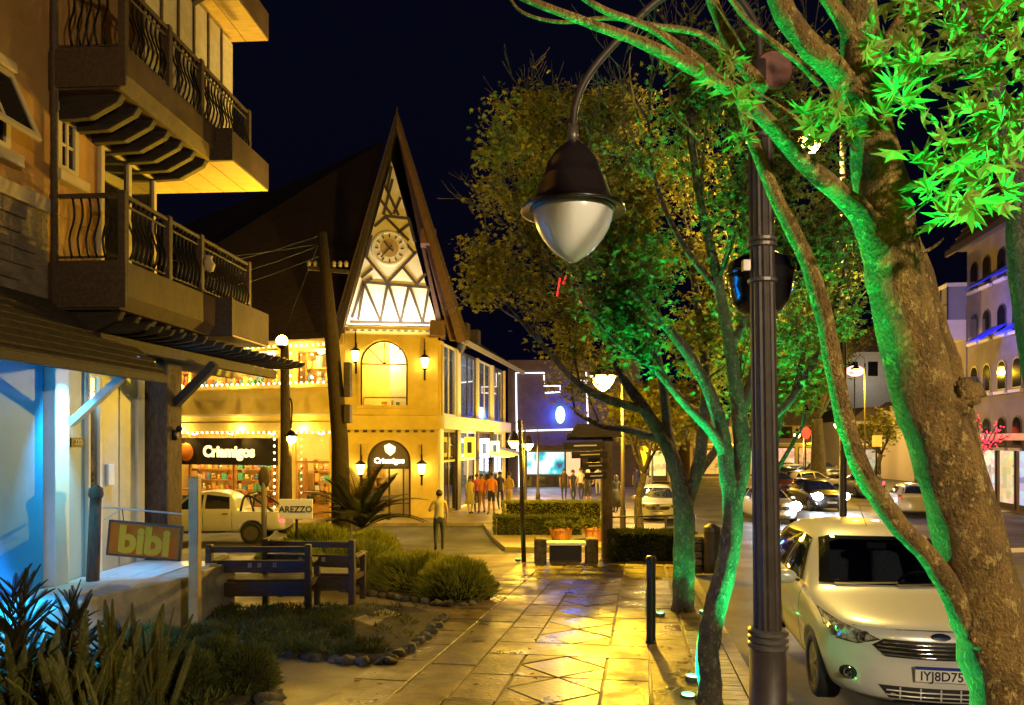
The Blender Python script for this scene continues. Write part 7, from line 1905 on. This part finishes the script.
# tall pale apartment house at the right
M_rose = mat('rose_render', (0.15, 0.12, 0.115), (0.21, 0.17, 0.155), scale=1.2, rough=0.85)
RB = thing('rose_house', 'tall rose rendered house with slate roof, arched windows and blue awnings at the right', 'building', (24.6, 40.0, -1.165), -SA)
def ry(px): return None
# local: x = away from the street, y = along it (far), facade at x = 0
HT = W(0, 249, 40).z + 1.165
MB().box(0, 12, -12, 0, 0, HT).build('wall', M_rose, RB)
rf = MB(); rf.prism([(-0.7, HT), (12.7, HT), (9, HT + 4.2), (1.9, HT + 4.2)], -12.6, 0.6, 'xz'); rf.build('roof', mat('slate', (0.05, 0.048, 0.06), (0.10, 0.095, 0.11), scale=5, rough=0.6, bump=0.4, stretch=(1, 1, 6)), RB)
MB().box(-0.85, -0.7, -12.7, 0.7, HT - 0.25, HT + 0.05).build('gutter', M_dark, RB)
rc = MB(); 
for k in range(9):
    m = MB(); z = HT + 0.25 + k * 0.44; x = -0.62 + k * 0.262; m.beam((x, -12.5, z), (x, 0.5, z), 0.05, 0.10, up=(0.5, 0, 0.85)); m.build('slate_course', M_roof, RB)
def rwin(y, z, w=0.9, hh=1.5, glow=None):
    o = MB(); o.M = I4
    P = [(y - w / 2, z), (y + w / 2, z)] + [(y + w / 2 * math.cos(math.pi * k / 8), z + hh - w / 2 + w / 2 * math.sin(math.pi * k / 8)) for k in range(9)]
    o.prism(P, -0.03, 0.05, 'yz'); wo = o.build('window', M_dark, RB)
    Q = [(y + (a - y) * 0.82, z + hh / 2 + (b - z - hh / 2) * 0.88) for a, b in P]
    m = MB(); m.prism(Q, -0.05, -0.034, 'yz'); m.build('pane', glow or M_dgl, wo)
    MB().box(-0.16, 0.0, y - w * 0.65, y + w * 0.65, z - 0.18, z - 0.04).build('sill', M_ledge, wo)
fl = [HT - 2.4 - 2.75 * k for k in range(4)]
GLO = emis('violet_window', (0.6, 0.5, 1.0), 0.5)
for i, z in enumerate(fl):
    for j, y in enumerate((-0.9, -2.3, -3.9, -5.4, -7.2, -9.0)): rwin(y, z, glow=None)
for i, z in enumerate((HT - 2.75, HT - 5.5)):
    for y in (-3.2, -6.4):
        m = MB(); m.prism([(-1.2, z + 0.0), (0.0, z + 0.75), (0.0, z + 0.85), (-1.2, z + 0.1)], y - 1.2, y + 0.5, 'xz'); m.build('awning', mat('blue_awning', (0.03, 0.05, 0.5), (0.04, 0.07, 0.6), scale=4, rough=0.6), RB)
# glazed bay and balconies at the far corner
for z, gl in ((HT - 4.9, True), (HT - 8.0, False)):
    bo = MB().box(-1.0, 1.2, 0.0, 2.0, z, z + 1.1).build('balcony', M_ledge, RB, bevel=0.03)
    if gl:
        MB().box(-0.95, 1.1, 0.05, 1.9, z + 1.1, z + 2.9).build('bay_glazing', mat('bay_glass', (0.25, 0.25, 0.30), rough=0.15), bo)
        for y in (0.03, 0.95, 1.9): MB().box(-1.0, -0.93, y - 0.04, y + 0.04, z + 1.1, z + 2.9).build('glazing_bar', M_dark, bo)
        MB().box(-1.02, 1.2, 0.0, 2.0, z + 2.9, z + 3.1).build('bay_roof', M_ledge, bo)
        MB().box(-1.02, -0.93, 0, 2.0, z + 1.9, z + 1.96).build('glazing_bar', M_dark, bo)
MB().box(-0.05, 1.4, 0.0, 4.2, 0, HT - 3).build('rear_wing', M_rose, RB)
MB().box(-1.6, 0.0, -12, 1.0, 3.4, 3.7).build('shop_canopy', M_ledge, RB)
for k in range(6):
    y = -11 + k * 1.9; o = MB().box(-0.06, 0.02, y, y + 1.5, 0.15, 3.1).build('shop_window', M_dark, RB)
    MB().box(-0.09, -0.065, y + 0.1, y + 1.4, 0.4, 2.9).build('pane', shopglow('shop_pane%d' % (k % 3), ((1, 0.75, 0.4), (1.0, 0.85, 0.7), (0.6, 0.7, 1.0))[k % 3], 0.5), o)
light('POINT', 'facade_light', (-5.5, -4.0, 4.6), (1.0, 0.68, 0.55), 130, RB, size=0.2)
light('POINT', 'awning_light', (-2.2, -5.5, HT - 4.5), (0.05, 0.1, 1.0), 420, RB, size=0.2)

# tree wrapped in red fairy lights in front of it
rt = thing('fairy_light_tree', 'bare tree wrapped in red fairy lights at the right', 'tree', (W(972, 0, 33).x, 33, -1.165)); r = random.Random(9); m = MB(); tips = []
for q in range(4): a = q * 1.57; grow(m, Vector((0, 0, 1.3)), Vector((math.cos(a) * .4, math.sin(a) * .4, 1)).normalized(), 1.5, 0.07, 2, r, tips, minr=0.02)
m.tube([(0, 0, -0.1), (0, 0, 1.35)], [0.14, 0.1], 8); m.build('trunk', M_bark2, rt, smooth=True)
bb = MB()
for p_, d_ in tips[::1]: bb.ball(p_ + Vector((r.gauss(0, .05), r.gauss(0, .05), r.gauss(0, .05))), 0.03, 5)
for k in range(60): bb.ball((0.13 * math.cos(k), 0.13 * math.sin(k), 0.03 * k), 0.04, 5)
struct(bb.build('fairy_lights', emis('red_fairy', (1.0, 0.03, 0.06), 3.5), rt, fix=False), 'stuff')
light('POINT', 'fairy_glow', (0, -0.6, 2.2), (1, 0.05, 0.08), 25, rt, size=0.1)

# low shops closing the street and a white house above them
def shop_row(label, px0, px1, d, h, wallc, glow, seed, cat='building'):
    x0, x1 = W(px0, 0, d).x, W(px1, 0, d).x; t = thing('shop_building', label, cat, ((x0 + x1) / 2, d, -1.165)); w = (x1 - x0) / 2; r = random.Random(seed)
    MB().box(-w, w, 0, 8, 0, h).build('wall', mat('wall_' + label[:12], wallc, rough=0.85), t)
    rf = MB(); rf.prism([(-w - .5, h), (w + .5, h), (w * 0.7, h + w * 0.35), (-w * 0.7, h + w * 0.35)], -0.6, 8.5, 'xz'); rf.build('roof', M_roof, t)
    n = max(2, int(w * 2 / 2.4))
    for k in range(n):
        a = -w + 0.3 + k * (2 * w - 0.4) / n; b = a + (2 * w - 0.4) / n - 0.35
        o = MB().box(a, b, -0.06, 0.02, 0.2, 2.7).build('shop_window', M_dark, t); MB().box(a + .1, b - .1, -0.09, -0.065, 0.4, 2.5).build('pane', shopglow('row%d_%d' % (seed, k % 3), (glow[0], glow[1] * r.uniform(.8, 1.1), glow[2] * r.uniform(.5, 1.6)), r.uniform(0.3, 0.9)), o)
        if h > 4.5:
            o = MB().box(a + .3, b - .3, -0.05, 0.02, 3.6, 4.9).build('window', M_dgl, t)
    MB().box(-w, w, -1.3, 0, 2.95, 3.1).build('canopy', M_ledge, t)
    light('POINT', 'canopy_light', (0, -1.8, 2.7), SODIUM, 260, t, size=0.1)
shop_row('long low shop row with warm windows beyond the median tree', 770, 850, 82, 5.0, (0.35, 0.28, 0.2), (1, 0.6, 0.2), 1)
shop_row('low shop row with bright windows behind the golden tree', 852, 930, 70, 5.2, (0.4, 0.34, 0.28), (1, 0.75, 0.35), 2)
shop_row('shop building right of the low row, next to the rose house', 932, 990, 58, 6.0, (0.34, 0.28, 0.25), (1, 0.8, 0.5), 3)
shop_row('small shop building left of the far street', 690, 768, 66, 4.6, (0.35, 0.26, 0.14), (1, 0.6, 0.15), 4)
wh = thing('white_house', 'white gabled house above the far shops', 'building', (W(872, 0, 92).x, 92, -1.165))
zt = W(0, 352, 92).z + 1.165
MB().box(-4.5, 4.5, 0, 8, 0, zt).build('wall', M_white, wh); m = MB(); m.prism([(-5.2, zt), (5.2, zt), (1.0, zt + 4)], -0.5, 8.5, 'xz'); m.build('roof', M_roof, wh)
for x in (-3, -0.5, 2): MB().box(x, x + 1.2, -0.06, 0.02, zt - 3, zt - 1.2).build('window', M_dgl, wh)
light('POINT', 'wall_light', (-1, -4, zt - 3.5), (1, 0.85, 0.7), 130, wh, size=0.2)
# round pink sign and a yellow sign over the street
def sign(label, px, py, d, sh, c, s, w, h):
    t = thing('street_sign', label, 'sign', (W(px, 0, d).x, d, -1.165)); z = W(0, py, d).z + 1.165
    MB().tube([(0, 0.08, -0.05), (0, 0.08, z)], 0.05, 8).build('post', M_iron, t)
    m = MB()
    if sh == 'oval': m.M = Matrix.Translation((0, 0, z)) @ Matrix.Rotation(R(90), 4, 'X'); m.lathe([(0, -0.04), (w, -0.04), (w, 0.04), (0, 0.04)], 20); m.v = [Vector((v.x, v.y, z + (v.z - z) * h / w)) for v in m.v]
    else: m.box(-w, w, -0.04, 0.04, z - h, z + h)
    m.build('panel', emis('sign_' + label[:6], c, s), t)
sign('pink lit oval sign over the far shops', 855, 371, 60, 'oval', (1.0, 0.45, 0.55), 1.2, 0.75, 0.45)
sign('yellow square sign at the far kerb', 877, 441, 42, 'box', (1.0, 0.62, 0.05), 0.5, 0.26, 0.32)
sign('red round sign beside the far row of cars', 806, 433, 50, 'oval', (0.8, 0.06, 0.05), 0.5, 0.3, 0.42)
# dark wooded hill closing the view behind the roofs
r = random.Random(2); hb = MB(); n = 60; vs = []
for i in range(n + 1):
    x = -260 + i * 12; hgt = 9 + 5 * noise.noise(Vector((i * 0.21, 0, 0))) + r.uniform(0, 1.2); vs += [(x, 190, -3), (x, 215, hgt), (x, 300, hgt * 0.6)]
fs = []
for i in range(n): a = 3 * i; fs += [(a, a + 3, a + 4, a + 1), (a + 1, a + 4, a + 5, a + 2)]
hb.add(vs, fs); struct(hb.build('wooded_hill', mat('night_hill', (0.01, 0.014, 0.008), (0.03, 0.035, 0.02), scale=0.4, rough=0.9, bump=1.0), smooth=True), label='dark wooded hill beyond the town')

# red tubes hung in the golden tree
rs_ = thing('red_light_tubes', 'two thin red light tubes hanging in the golden tree left of the unlit lamp', 'string lights', W(566, 290, 10.2))
for a, b in (((560, 278), (557, 296)), ((576, 292), (582, 306)), ((566, 276), (563, 284))):
    MB().tube([W(*a, 10.2) - Vector(rs_.location), W(*b, 10.2) - Vector(rs_.location)], 0.012, 6).build('tube', emis('red_tube', (1.0, 0.03, 0.03), 1.2), rs_)
